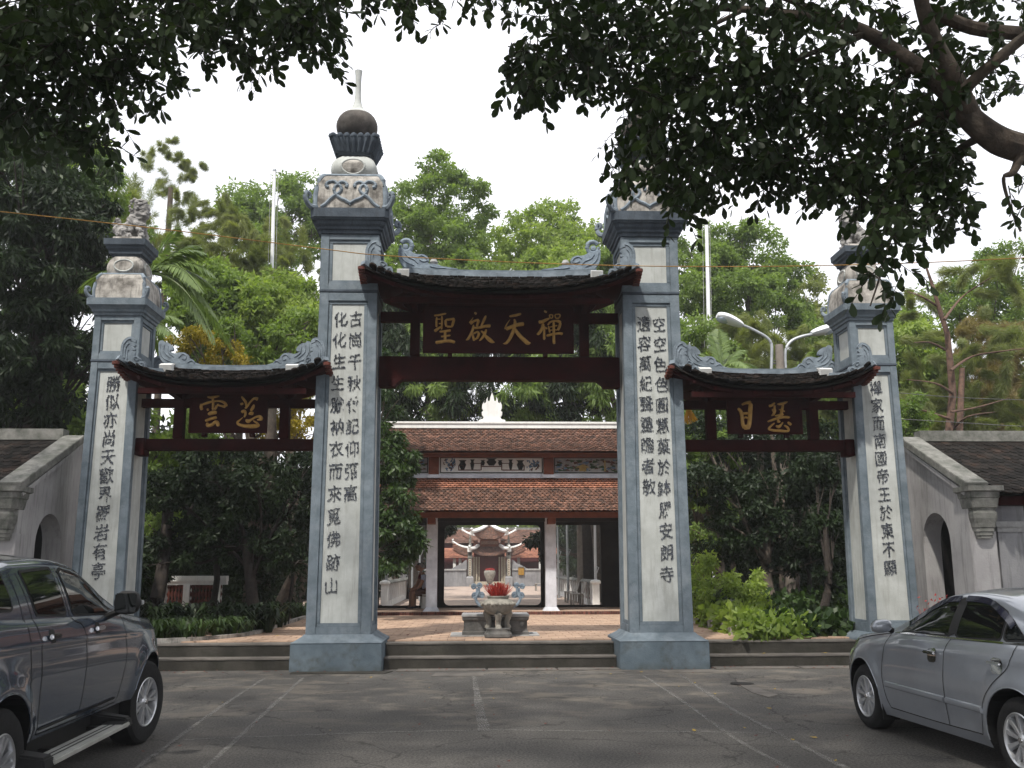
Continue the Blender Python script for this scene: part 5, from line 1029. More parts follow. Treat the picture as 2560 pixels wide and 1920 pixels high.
def tree(label, cat, blobs, size, m, seed, LAI=2.4, aspect=.42, droop=.5, trunk=None, bark='bark', tr=.16, kind='leaf', group=None, name='broadleaf_tree', rs=None, k=None, limbs=True, base_z=None, w=.006, fold=False):
    if group in (GB, 'trees filling the background'): blobs = [(c, r*1.25, q) for c, r, q in blobs]+[(c+np.array([(-1)**i_*r*.8, .4, -r*1.1]), r*.95, q) for i_, (c, r, q) in enumerate(blobs) if i_ % 2 == 0]
    rng = npr(seed); rs = rs or max(.22, np.mean([b[1] for b in blobs])*.30); root = thing(name, label, cat, group=group)
    kk = k or .55/(rs*rs); C, R_ = blob_clumps(rng, blobs, kk, rs)
    if kind == 'leaf':
        tot = sum(b[1]**2*3.14*LAI*2.3/(size*size*aspect*.55) for b in blobs); per = max(6, int(tot/len(C))); V = leaf_cloud(rng, C, R_, per, size, aspect, droop, fold=fold); npobj('crown', V, V.shape[1], M[m], root)
    else:
        tot = sum(b[1]**2*3.14*LAI*1.9/(size*w*1.0) for b in blobs); per = max(10, int(tot/len(C))); V = needles(rng, C, R_, per, size, w); npobj('crown', V, 3, M[m], root)
    cen = np.mean([b[0] for b in blobs], 0); bot = min(b[0][2]-b[1]*.7 for b in blobs)
    if trunk is None: trunk = [(cen[0]+rng.uniform(-.3, .3), cen[1]+.2)] if not (12 < cen[1] < 60 and abs(cen[0]) < 6) else [(math.copysign(6.4, cen[0]), cen[1]+.2)]
    gz = base_z if base_z is not None else (.3 if cen[1] < 13 else .1)
    tb = MB(); tx, ty = trunk[0][0], trunk[0][1]; top = np.array([cen[0]*.7+tx*.3, cen[1]*.7+ty*.3, max(bot+.2, cen[2]-.4)])
    mid = np.array([(tx*2+top[0])/3+rng.uniform(-.15, .15), (ty*2+top[1])/3, gz+(top[2]-gz)*.45])
    P = crom([(tx, ty, gz-.1), (tx+.02, ty, gz+.3), mid, top], 5); tb.tube([tuple(p) for p in P], [lerp(tr*1.25, tr*.6, i/(len(P)-1)) for i in range(len(P))], 9); obj('trunk', tb, M[bark], root, smooth=True)
    if limbs and kind == 'leaf':
        lb = MB()
        for i, b in enumerate(blobs[:14]):
            s_ = P[int(len(P)*rng.uniform(.6, .95))]; e = b[0]; md = (s_+e)/2+np.array([rng.uniform(-.2, .2), rng.uniform(-.2, .2), -.15*np.linalg.norm(e-s_)*.5]); Q = crom([s_, md, e], 4)
            lb.tube([tuple(p) for p in Q], [lerp(tr*.32, tr*.06, j/(len(Q)-1)) for j in range(len(Q))], 6)
            for _ in range(3):
                d = unit(rng.normal(size=3))*b[1]*.85; s2 = Q[int(len(Q)*rng.uniform(.5, .9))]; lb.tube([tuple(s2), tuple((s2+e+d)/2+np.array([0, 0, .05])), tuple(e+d)], [tr*.16, tr*.1, tr*.04], 5)
        obj('limbs', lb, M[bark], root, smooth=True)
    return root
# --- crowns against the sky, beyond the courtyard
tree('rounded light green tree behind and right of the tall left finial pillar', 'tree', [B(900, 425, 24, 62), B(960, 375, 24, 48), B(1005, 420, 24, 44), B(870, 500, 24, 58), B(940, 500, 23, 70), B(1000, 520, 24, 46), B(850, 560, 23, 45)], .20, 'leafmid', 11, 1.9, group=GB)
tree('loose light green tree behind the middle of the upper gate roof', 'tree', [B(1165, 465, 27, 46), B(1215, 470, 27, 36), B(1120, 510, 26, 48), B(1190, 530, 26, 62), B(1260, 540, 26, 46), B(1060, 545, 27, 44), B(1290, 500, 27, 26), B(1240, 575, 25, 50), B(1110, 580, 25, 55)], .20, 'leafbright', 12, 1.8, group=GB)
tree('leafy tree just right of the right tall pillar, behind the flagpole', 'tree', [B(1495, 560, 22, 60), B(1560, 525, 22, 48), B(1620, 550, 22, 62), B(1680, 590, 22, 50), B(1520, 640, 21, 70), B(1620, 640, 21, 75), B(1700, 660, 22, 55), B(1600, 490, 22, 30)], .18, 'leafmid', 13, 2.3, group=GB)
tree('thin pale tree between the flagpole tree and the right lion pillar', 'tree', [B(1740, 640, 26, 38), B(1760, 600, 26, 20), B(1790, 680, 26, 40), B(1735, 710, 25, 48), B(1780, 740, 25, 45)], .20, 'needle', 14, 1.5, group=GB)
tree('broad green tree behind the left flagpole', 'tree', [B(600, 430, 28, 52), B(655, 420, 28, 50), B(560, 470, 27, 55), B(640, 500, 27, 70), B(520, 440, 28, 42), B(700, 470, 28, 40), B(560, 560, 26, 60)], .20, 'leafmid', 15, 2.0, group=GB)
tree('feathery olive tree behind the areca palm on the left', 'tree', [B(470, 480, 15, 55), B(540, 560, 15, 80), B(450, 560, 15, 60), B(620, 600, 15, 75), B(520, 640, 15, 70), B(600, 520, 16, 55), B(420, 450, 16, 38), B(650, 660, 15, 50)], .16, 'needle', 16, 2.4, kind='needle', w=.009, group=GB)
pine = tree('sparse young pine with tufted twigs at the upper left against the sky', 'tree', [B(330, 360, 18, 26, 1), B(300, 420, 18, 38, 1), B(370, 400, 18, 26, 1), B(320, 330, 18, 15, 1), B(405, 355, 18, 8, 1), B(375, 305, 18, 7, 1), B(350, 320, 18, 8, 1), B(440, 358, 18, 6, 1), B(385, 340, 18, 9, 1), B(410, 385, 18, 9, 1), B(345, 450, 17, 45, 1), B(270, 470, 17, 55, 1)], .20, 'needle', 17, 1.5, kind='needle', w=.006, rs=.34, group=GB)
tree('rust and olive pine on the far right with a reddish bare trunk', 'pine', [B(2080, 620, 10, 62), B(2170, 620, 10, 70), B(1990, 660, 10, 45), B(2130, 720, 11, 95), B(2210, 760, 10, 80), B(2000, 760, 11, 62), B(2090, 830, 11, 75), B(2190, 870, 11, 70), B(1985, 850, 11, 40), B(2030, 900, 11, 50), B(2150, 920, 11, 50)], .17, 'needle', 18, 1.9, kind='needle', w=.0075, trunk=[tuple(PY(2050, 950, 9.2)[:2])], bark='barkpine', tr=.13, limbs=True, rs=.42, name='pine_tree')
pt = [o for o in COL.objects if o.name == 'pine_tree'][0]
mb = MB(); P = [PY(x, y, 9) for x, y in ((2048, 1000), (2050, 930), (2058, 850), (2052, 780), (2046, 720), (2030, 670), (2012, 610), (1995, 560))]; mb.tube([tuple(p) for p in P], [.11, .105, .10, .09, .075, .06, .045, .02], 9)
obj('visible_trunk', mb, M['barkpine'], pt, smooth=True); mb = MB()
for pts in ([(2054, 800), (2100, 770), (2170, 758), (2240, 750)], [(2058, 850), (2020, 828), (1960, 820)], [(2052, 905), (1990, 885), (1940, 870)], [(2040, 690), (2080, 640), (2140, 600)], [(2030, 665), (1990, 640), (1960, 630)], [(2054, 890), (2110, 880), (2180, 860)], [(2050, 760), (2010, 740), (1975, 740)], [(2056, 930), (2090, 900), (2150, 890)]):
    Q = crom([PY(x, y, 9+.5*math.sin(i+x)) for i, (x, y) in enumerate(pts)], 4); mb.tube([tuple(p) for p in Q], [lerp(.04, .010, i/(len(Q)-1)) for i in range(len(Q))], 6)
obj('bare_branches', mb, M['barkpine'], pt, smooth=True)
tree('green bushy tree behind the rusty pine at the far right', 'tree', [B(2120, 600, 17, 60), B(2190, 580, 17, 60), B(2060, 640, 17, 55), B(2230, 700, 17, 90), B(1970, 700, 17, 55), B(2100, 900, 17, 80), B(2210, 900, 17, 80), B(2000, 890, 17, 60)], .17, 'leafmid', 19, 1.6, group=GB)
# row of willowy dark trees above the hall roof
for i, (x, yy) in enumerate([(850, 790), (945, 800), (1040, 790), (1135, 800), (1230, 790), (1330, 800)]):
    tree(['drooping dark green tree over the left end of the hall roof', 'drooping tree over the hall, second from the left tall pillar', 'drooping tree directly left of the white flame ornament', 'drooping tree directly right of the white flame ornament', 'drooping tree over the right part of the hall roof', 'drooping dark tree beside the right tall pillar'][i], 'tree', [B(x, yy-110, 18, 78), B(x+20, yy-20, 17.5, 80), B(x-25, yy+60, 17, 78), B(x+30, yy+110, 17, 55)], .26, 'leafmid' if i % 2 else 'leafshade', 30+i, 2.6, aspect=.2, droop=1.3, group='drooping trees behind the hall', name='willowy_tree', trunk=[((-6.5, -5.9, -5.4, 5.6, 6.2, 6.9)[i], 17.8)])
for i, (x, y, Y, r, m_, lab) in enumerate([(470, 640, 13, 85, 'leafmid', 'mid green tree behind the yellow blossom shrub'), (600, 680, 13, 85, 'leafbright', 'light green tree behind the lower part of the left flagpole'), (400, 560, 14, 60, 'needle', 'olive tree just right of the left lion'), (250, 470, 13, 60, 'needle', 'olive tree just left of the left lion statue'), (870, 620, 20, 75, 'leafmid', 'full green tree filling in beside the left tall pillar'), (1000, 620, 20, 70, 'leafmid', 'full green tree behind the left half of the upper roof'), (1190, 620, 20, 75, 'leafbright', 'full light green tree behind the right half of the upper roof'), (1300, 600, 20, 60, 'leafmid', 'full green tree beside the right tall pillar'), (1500, 760, 14, 70, 'leafmid', 'green tree low behind the areca palm'), (1620, 760, 14, 80, 'needle', 'olive tree behind the street lamp'), (1720, 790, 13, 75, 'needle', 'olive tree behind the right lamp arm'), (1790, 820, 13, 60, 'leafmid', 'green tree next to the right lion pillar'), (1960, 760, 14, 70, 'leafbright', 'light green tree between the right lion pillar and the pine'), (2150, 800, 14, 110, 'needlebrown', 'rusty brown pine foliage at the right edge'), (2010, 860, 13, 80, 'needle', 'olive foliage low behind the pine trunk'), (130, 900, 9, 90, 'leafmid', 'green tree over the ridge of the left gate house'), (30, 880, 9, 90, 'leafshade', 'dark tree over the left end of the left gate house')]):
    nd = m_.startswith('needle'); tree(lab, 'tree', [B(x, y, Y, r), B(x-r*.6, y+r*.5, Y, r*.8), B(x+r*.6, y+r*.55, Y, r*.8), B(x+r*.2, y+r*1.1, Y, r*.9), B(x-r*.1, y-r*.5, Y+.5, r*.6)], .17, m_, 120+i, 2.2 if nd else 2.6, kind='needle' if nd else 'leaf', w=.009, group='trees filling the background', rs=.38 if nd else None)
tree('small green tree between the right tall pillar and the lower right roof', 'tree', [B(1500, 900, 8.5, 50), B(1490, 980, 8.5, 50), B(1530, 950, 9, 45), B(1500, 1060, 8.5, 45)], .12, 'leafmid', 160, 2.6, group='trees filling the background')
# --- left edge: the big shaded tree
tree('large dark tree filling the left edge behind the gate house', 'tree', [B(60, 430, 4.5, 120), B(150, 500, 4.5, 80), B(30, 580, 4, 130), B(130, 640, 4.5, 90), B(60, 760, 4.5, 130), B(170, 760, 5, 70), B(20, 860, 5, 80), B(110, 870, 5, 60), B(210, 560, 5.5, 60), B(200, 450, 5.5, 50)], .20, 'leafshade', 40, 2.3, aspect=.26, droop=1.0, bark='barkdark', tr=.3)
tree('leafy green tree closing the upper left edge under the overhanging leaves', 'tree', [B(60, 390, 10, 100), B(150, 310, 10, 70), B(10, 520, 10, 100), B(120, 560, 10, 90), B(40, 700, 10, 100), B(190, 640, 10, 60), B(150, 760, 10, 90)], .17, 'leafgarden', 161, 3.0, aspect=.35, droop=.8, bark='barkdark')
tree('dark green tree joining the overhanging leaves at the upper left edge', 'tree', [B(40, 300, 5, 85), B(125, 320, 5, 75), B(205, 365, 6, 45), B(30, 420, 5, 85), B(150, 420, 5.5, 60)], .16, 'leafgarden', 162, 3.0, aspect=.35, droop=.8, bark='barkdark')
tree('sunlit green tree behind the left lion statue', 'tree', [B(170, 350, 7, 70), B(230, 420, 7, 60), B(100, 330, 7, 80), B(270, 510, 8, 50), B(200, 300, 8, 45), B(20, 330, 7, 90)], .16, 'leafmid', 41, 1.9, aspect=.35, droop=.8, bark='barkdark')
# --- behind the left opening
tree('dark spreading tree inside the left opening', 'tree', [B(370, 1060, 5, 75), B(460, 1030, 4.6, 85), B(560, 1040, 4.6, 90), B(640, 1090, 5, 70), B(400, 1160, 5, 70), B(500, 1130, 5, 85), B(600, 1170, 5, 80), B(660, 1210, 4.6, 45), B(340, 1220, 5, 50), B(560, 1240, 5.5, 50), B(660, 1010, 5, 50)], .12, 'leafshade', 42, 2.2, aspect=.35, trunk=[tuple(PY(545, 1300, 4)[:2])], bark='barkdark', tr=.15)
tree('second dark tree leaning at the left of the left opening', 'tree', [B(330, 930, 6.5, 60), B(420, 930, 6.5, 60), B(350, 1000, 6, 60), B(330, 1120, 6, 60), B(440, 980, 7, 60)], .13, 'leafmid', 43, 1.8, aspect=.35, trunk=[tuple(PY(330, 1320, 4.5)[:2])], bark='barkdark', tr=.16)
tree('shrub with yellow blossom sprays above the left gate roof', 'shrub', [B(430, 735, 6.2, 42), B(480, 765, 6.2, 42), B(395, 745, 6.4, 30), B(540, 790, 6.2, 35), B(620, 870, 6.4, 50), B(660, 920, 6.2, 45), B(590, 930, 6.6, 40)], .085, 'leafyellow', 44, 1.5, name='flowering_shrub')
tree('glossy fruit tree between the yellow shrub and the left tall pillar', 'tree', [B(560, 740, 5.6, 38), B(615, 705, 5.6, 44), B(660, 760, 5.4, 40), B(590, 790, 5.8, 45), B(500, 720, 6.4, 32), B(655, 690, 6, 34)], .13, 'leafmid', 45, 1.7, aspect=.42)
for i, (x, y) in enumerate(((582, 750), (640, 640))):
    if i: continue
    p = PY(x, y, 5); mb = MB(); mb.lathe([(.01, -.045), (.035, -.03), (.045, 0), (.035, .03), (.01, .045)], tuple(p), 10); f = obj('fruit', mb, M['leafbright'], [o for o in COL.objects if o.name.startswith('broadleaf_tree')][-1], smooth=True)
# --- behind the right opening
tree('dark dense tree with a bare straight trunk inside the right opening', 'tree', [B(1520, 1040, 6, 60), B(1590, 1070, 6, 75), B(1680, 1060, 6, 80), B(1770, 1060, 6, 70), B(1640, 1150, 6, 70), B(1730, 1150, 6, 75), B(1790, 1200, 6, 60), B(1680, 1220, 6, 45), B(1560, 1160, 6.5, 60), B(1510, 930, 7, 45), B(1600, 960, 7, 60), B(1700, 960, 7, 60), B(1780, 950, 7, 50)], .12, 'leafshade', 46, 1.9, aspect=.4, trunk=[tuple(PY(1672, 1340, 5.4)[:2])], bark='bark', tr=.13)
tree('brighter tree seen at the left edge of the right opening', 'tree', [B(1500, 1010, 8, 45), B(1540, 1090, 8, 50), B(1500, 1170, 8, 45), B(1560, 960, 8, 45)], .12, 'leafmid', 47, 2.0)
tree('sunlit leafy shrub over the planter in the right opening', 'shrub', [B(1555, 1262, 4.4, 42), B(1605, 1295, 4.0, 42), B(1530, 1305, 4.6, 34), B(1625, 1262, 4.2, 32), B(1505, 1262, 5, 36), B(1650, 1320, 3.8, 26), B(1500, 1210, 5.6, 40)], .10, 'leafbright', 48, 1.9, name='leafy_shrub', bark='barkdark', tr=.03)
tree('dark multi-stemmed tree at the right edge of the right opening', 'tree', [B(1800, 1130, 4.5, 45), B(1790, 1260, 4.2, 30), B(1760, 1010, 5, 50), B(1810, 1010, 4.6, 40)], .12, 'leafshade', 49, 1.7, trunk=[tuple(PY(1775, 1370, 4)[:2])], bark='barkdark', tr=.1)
tree('round dark green bush over the ridge of the right gate house', 'shrub', [B(1960, 880, 7, 42), B(1935, 930, 7, 38), B(1985, 925, 7, 38)], .10, 'leafmid', 50, 2.4, name='round_bush')
# --- tree in front of the hall's left side
tree('glossy big-leaved tree hiding the left end of the hall', 'tree', [B(835, 935, 7.8, 48), B(850, 1010, 7.6, 52), B(850, 1090, 7.4, 60), B(868, 1150, 7.2, 52), B(835, 1190, 7.2, 55), B(905, 1160, 7.2, 24), B(830, 870, 8, 45), B(880, 990, 7.6, 28), B(835, 790, 8.6, 45)], .135, 'leafgarden', 51, 3.4, aspect=.38, droop=.9, trunk=[(-5.3, 8.2)], tr=.13)
# --- beyond the hall, along the far path
for i, (x, Y, z0, r, s) in enumerate([(-6.5, 34, 4, 2.2, 0), (-8.5, 28, 4, 2.6, 1), (7.2, 33, 4.6, 2.2, 2), (9.5, 27, 4, 2.6, 3), (-5.2, 46, 5, 1.9, 4), (6.9, 48, 5, 1.8, 5), (-7.5, 55, 4, 3, 6), (8.9, 56, 4, 3, 7)]):
    tree(['shade tree left of the far path, second nearest', 'shade tree left of the far path, nearest the hall', 'shade tree right of the far path, second nearest', 'shade tree right of the far path, nearest the hall', 'shade tree whose leaves hang over the left roof of the far shrine', 'shade tree whose leaves hang over the right roof of the far shrine', 'shade tree left of the far court wall', 'shade tree right of the far court wall'][i], 'tree', [((x, Y, z0), r, .8), ((x+r*.5, Y-1, z0+1.2), r*.8, .8), ((x-r*.4, Y+1, z0-1.1), r*.9, .8), ((x*.93, Y+.5, 2.2), r*.8, .8)]+([(PY(1118/K, 1322/K, 30), .55, .7)] if i == 0 else [(PY(1340/K, 1335/K, 30), .6, .8), (PY(1352/K, 1385/K, 30), .45, 1.)] if i == 2 else []), .24, 'leafshade', 60+i, 1.9, droop=.9, trunk=[(x*1.04, Y)], tr=.24, group='shade trees along the far path', bark='bark', base_z=.1)
for i, x in enumerate((-9, -4, 1, 6, 11)):
    tree(['sunlit tree at the far left end behind the far hall', 'sunlit tree behind the left half of the far hall', 'sunlit tree straight above the shrine apex', 'sunlit tree behind the right half of the far hall', 'sunlit tree at the far right end behind the far hall'][i], 'tree', [((x, 76, 4.5), 3.2, .8), ((x+2, 75, 6.3), 2.6, .8), ((x-2, 77, 6.), 2.6, .8)], .4, 'leafbright', 70+i, 1.8, group='trees behind the far hall', tr=.2, base_z=.1)
# --- dense planting that closes the ground behind both side openings, down to the ground
def wood(label_name, boxes, size, m, seed, n):
    rng = npr(seed); V = []
    for (x0, x1, y0, y1, z0, z1) in boxes:
        C = np.stack([rng.uniform(x0, x1, n), rng.uniform(y0, y1, n), rng.uniform(z0, z1, n)], 1); C[:, 2] -= (rng.random(n)**2)*(C[:, 2]-z0)*.3; V.append(leaf_cloud(rng, C, np.full(n, .75), 46, size, .42, .6))
    o = npobj(label_name, np.concatenate(V), 4, M[m]); return tag(o, kind='stuff')
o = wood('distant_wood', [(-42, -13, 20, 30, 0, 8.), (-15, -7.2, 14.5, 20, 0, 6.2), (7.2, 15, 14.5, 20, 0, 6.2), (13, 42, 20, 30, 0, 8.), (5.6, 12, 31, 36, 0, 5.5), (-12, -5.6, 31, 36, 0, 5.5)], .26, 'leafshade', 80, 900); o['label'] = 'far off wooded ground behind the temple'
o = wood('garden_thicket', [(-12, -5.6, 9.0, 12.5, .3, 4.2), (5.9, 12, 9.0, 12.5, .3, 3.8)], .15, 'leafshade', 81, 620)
# trunks among the thicket
for i, (x, y, Y, r) in enumerate([(1745, 1330, 6.5, .05), (1790, 1330, 7.5, .06), (1720, 1330, 8, .05), (455, 1330, 6.2, .07), (620, 1320, 6, .04), (1580, 1330, 8.2, .05)]):
    p = PY(x, y, Y); mb = MB(); mb.tube([(p[0], Y, .3), (p[0]+.1, Y, 1.4), (p[0]-.05, Y+.1, 2.8), (p[0]+.1, Y, 4)], [r*1.2, r, r*.9, r*.6], 7); tag(obj('thin_trunk', mb, M['barkdark'], smooth=True), ['thin dark stem inside the right opening, near its middle', 'thin dark stem close to the right lion pillar', 'thin dark stem just left of the middle of the right opening', 'thin dark stem in the left opening over the old balustrade', 'thin dark stem at the right side of the left opening', 'thin dark stem over the sunlit shrub in the right opening'][i], 'tree', 'thin stems in the thicket')

# ---------------------------------------------------------------- palms
def palm(label, crown, n, L_, seed, stem=True, up=.9, dirs=None, sag=1., lw=.042, w=.5):
    rng = npr(seed); root = thing('areca_palm', label, 'palm'); c = np.array(crown)
    if stem: mb = MB(); mb.tube([(c[0]+.1, c[1]+.1, .3), (c[0]+.05, c[1], c[2]*.5), (c[0], c[1], c[2]-.2), tuple(c)], [.075, .06, .055, .035], 10); obj('stem', mb, M['bark'], root, smooth=True)
    for i in range(n):
        a, e = dirs[i] if dirs else (rng.uniform(0, 6.28), rng.uniform(.2, up)); h = np.array([math.cos(a), math.sin(a), 0]); P = []; l = L_*rng.uniform(.85, 1.1)
        for t in np.linspace(0, 1, 14): P.append(c+h*l*math.cos(e)*t*(1-.12*t)+np.array([0, 0, l*(math.sin(e)*t-.62*sag*t*t*(1.15-e*.5))]))
        mb = MB(); mb.tube([tuple(p) for p in P], [lerp(.022, .004, j/13) for j in range(14)], 5); fr = obj('frond', mb, M['palm'], root, smooth=True); V = []
        for j in range(76):
            t = .16+.84*j/76; q = t*13; k = min(12, int(q)); p = P[k]*(1-(q-k))+P[k+1]*(q-k); tg = unit(P[k+1]-P[k]); sd = unit(np.cross(tg, [0, 0, 1])); s = 1 if j % 2 else -1
            ll = w*math.sin(math.pi*(.12+.82*t))*rng.uniform(.85, 1.1); d = unit(sd*s*.75+tg*.75+np.array([0, 0, -.25*sag+rng.uniform(-.12, .12)])); n_ = unit(np.cross(d, tg)); wd = np.cross(n_, d)*lw*.5
            tip = p+d*ll+np.array([0, 0, -.22*ll*sag]); m1 = p+d*ll*.5+np.array([0, 0, -.02]); V.append([p, m1+wd, tip, m1-wd])
        npobj('leaflets', V, 4, M['palm'], fr)
    return root
palm('areca palm with arching fronds right behind the left lion pillar', PY(322, 590, 3.6), 13, 1.95, 90, dirs=[(.15, .9), (-.2, .5), (.3, .45), (-.6, .3), (.05, .1), (-.35, -.1), (.5, .0), (2.6, .8), (3.1, .4), (1.4, .8), (-1.3, .5), (.0, 1.2), (-.15, .75)], w=.50)
palm('areca palm over the left part of the right gate roof', PY(1560, 800, 9), 14, 1.65, 91, dirs=[(2.2, 1.35), (.4, 1.0), (.2, .6), (.9, .9), (2.7, .9), (3.1, .45), (3.4, .2), (2.9, .0), (.1, .1), (.0, -.1), (-.5, .3), (-1.2, .5), (3.6, .7), (1.5, 1.4)], w=.42)
palm('low palm fronds behind the middle of the right gate roof', PY(1660, 830, 9), 7, 1.1, 92, dirs=[(.3, .6), (.9, .7), (2.4, .6), (2.9, .4), (.0, .3), (3.3, .3), (1.5, 1.)], w=.3)
palm('dark palm crown low in the shade of the left garden', PY(300, 700, 7.5), 8, 1.6, 93, w=.5)
# hanging orange flower spray
p0 = PY(1487, 880, 2.2); V = []; rng = npr(94)
for i in range(90):
    a = rng.uniform(-.5, .7); l = rng.uniform(.18, .34); e = p0+np.array([math.sin(a)*l*.8+.0, rng.uniform(-.06, .06), -l*math.cos(a)]); s = p0+rng.normal(size=3)*.012; V.append([s-[.006, 0, 0], s+[.006, 0, 0], e+[.004, 0, 0], e-[.004, 0, 0]])
o = npobj('flower_spray', V, 4, M['orangefl']); tag(o, 'hanging orange palm flower spray below the right gate roof', 'flower')

# ---------------------------------------------------------------- planters and their plants
def kerb(label, pts, z, h, w, seed, s):
    P = [tuple(PZ(x, y, CZ)[:2]) for x, y in pts]; root = thing('planter_wall', label, 'wall'); mb = MB(); Q = crom(P, 4)
    mb.rings([[(q[0], q[1], z), (q[0]+s*w, q[1]+.02, z), (q[0]+s*w, q[1]+.02, z+h), (q[0], q[1], z+h)] for q in Q]); obj('wall_face', mb, M['plasterold'], root); return Q
Qr = kerb('low stained planter wall in the right opening', [(1493, 1344), (1540, 1360), (1612, 1379)], .38, .21, .12, 1, 1)
Ql = kerb('low mossy planter kerb in the left opening', [(668, 1334), (610, 1352), (545, 1372), (440, 1383), (330, 1388)], .38, .10, .12, 2, -1)
def bushy_plants(name, pts, r, h, size, m, seed):
    rng = npr(seed); V = []
    for x, y in pts:
        n = 9; C = np.stack([x+rng.uniform(-r, r, n)*.7, y+rng.uniform(-r, r, n)*.7, .42+h*rng.random(n)*rng.uniform(.7, 1)], 1); V.append(leaf_cloud(rng, C, np.full(n, .16), 16, size, .5, .25, fold=True))
    tag(npobj(name, np.concatenate(V), 6, M[m]), kind='stuff')
def strap_plants(name, pts, n, h, w, m, seed):
    """a bed of arching strap leaves, ground cover nobody could count"""
    rng = npr(seed); V = []
    for i, (x, y) in enumerate(pts):
        for _ in range(n):
            a = rng.uniform(0, 6.28); r = rng.uniform(0, .10); b = np.array([x+r*math.cos(a), y+r*math.sin(a), .38]); l = h*rng.uniform(.6, 1.15); d = np.array([math.cos(a), math.sin(a), 0]); q = rng.uniform(.25, .8)
            p1 = b+np.array([0, 0, l*.55])+d*l*q*.25; p2 = b+np.array([0, 0, l*.85])+d*l*q*.7; p3 = b+np.array([0, 0, l*(.95-q*.5)])+d*l*q*1.1; sd = np.array([-d[1], d[0], 0])*w*rng.uniform(.7, 1.2)/2
            V.append([b-sd*.3, b+sd*.3, p1+sd, p1-sd]); V.append([p1-sd, p1+sd, p2+sd*.9, p2-sd*.9]); V.append([p2-sd*.9, p2+sd*.9, p3+sd*.1, p3-sd*.1])
    tag(npobj(name, V, 4, M[m]), kind='stuff')
rg = npr(5)
pr = []
for i in range(64):
    t = rg.random(); q = Qr[int(t*(len(Qr)-1))]; d = .18+1.1*rg.random()**1.3; pr.append((q[0]+d, q[1]+d*.25+rg.uniform(-.1, .2)))
pr += [(Qr[-1][0]+a, Qr[-1][1]+b) for a, b in ((.12, -.02), (.3, .05), (.1, .2), (.5, .1), (.75, .15))]
bushy_plants('planter_plants', pr, .3, .42, .15, 'leafbright', 95)
pr2 = [(rg.uniform(5.1, 7.0), rg.uniform(1.25, 3.6)) for _ in range(34)]; bushy_plants('shade_plants', pr2, .3, .34, .19, 'leafgarden', 96)
pl = []
for i in range(54):
    t = rg.random(); q = Ql[int(t*(len(Ql)-1))]; d = .12+1.5*rg.random()**1.2; pl.append((q[0]-d*.8, q[1]+d*.6))
strap_plants('strap_leaf_plants', pl, 30, .42, .05, 'leafgarden', 97)
pl2 = [(rg.uniform(-8, -4.4), rg.uniform(2.6, 6)) for _ in range(50)]; strap_plants('undergrowth', pl2, 24, .6, .07, 'leafshade', 98)
pr3 = [(rg.uniform(4.6, 8.5), rg.uniform(4.5, 8)) for _ in range(44)]; bushy_plants('undergrowth', pr3, .4, .7, .16, 'leafgarden', 99)
# old balustrade deep in the left garden
gb = thing('garden_balustrade', 'stained white balustrade with terracotta balusters in the left garden', 'balustrade'); a = PY(349, 1254, 6.6); b = PY(462, 1252, 6.6); mb = MB(); mb.box(a[0], b[0]+.3, 6.5, 6.75, a[2]-.02, a[2]+.10); mb.box(a[0]+.04, b[0]+.3, 6.54, 6.71, a[2]-.10, a[2]-.02); obj('coping', mb, M['white'], gb)
for xx in (a[0]+.05, (a[0]+b[0])/2, b[0]+.1): mb = MB(); mb.box(xx-.07, xx+.07, 6.52, 6.73, .3, a[2]-.10); obj('post', mb, M['white'], gb)
for i in range(16):
    xx = lerp(a[0]+.18, b[0]+.15, i/15); mb = MB(); z1 = a[2]-.10; z0 = z1-.42; mb.lathe([(.03, z0), (.045, z0+.05), (.02, z0+.12), (.05, z0+.21), (.02, z0+.30), (.045, z0+.37), (.03, z1)], (xx, 6.62, 0), 7); obj('baluster', mb, M['tileend'], gb, smooth=True)
mb = MB(); mb.box(a[0], b[0]+.3, 6.55, 6.7, .3, a[2]-.52); obj('kerb', mb, M['greywall'], gb)

# ---------------------------------------------------------------- foreground canopy
def inpoly(px, py, poly):
    c = False; n = len(poly)
    for i in range(n):
        x1, y1 = poly[i]; x2, y2 = poly[(i+1) % n]
        if (y1 > py) != (y2 > py) and px < (x2-x1)*(py-y1)/(y2-y1)+x1: c = not c
    return c
def twig(rng, p, n, size, hang=.6):
    """a twig with its leaves, drooping from p: leaves alternate along it like a jackfruit or fig twig's"""
    d = unit(np.array([rng.uniform(-1, 1), rng.uniform(-1, 1), rng.uniform(-1.0, .1)])); L_ = size*n*.32; S, out = [], []
    for i in range(n):
        t = (i+.5)/n; q = p+d*L_*t+np.array([0, 0, -.25*L_*t*t]); a = i*2.4+rng.uniform(-.4, .4); sd = unit(np.cross(d, [math.cos(a), math.sin(a), .3])); ax = unit(d*.45+sd*.8+np.array([0, 0, -hang*rng.uniform(.6, 1.4)])); s = size*rng.uniform(.6, 1.3)
        out.append((q, ax, s))
    tip = p+d*L_+np.array([0, 0, -.25*L_]); out.append((tip, unit(d+np.array([0, 0, -hang])), size)); return out, (p, p+d*L_*.5, tip)
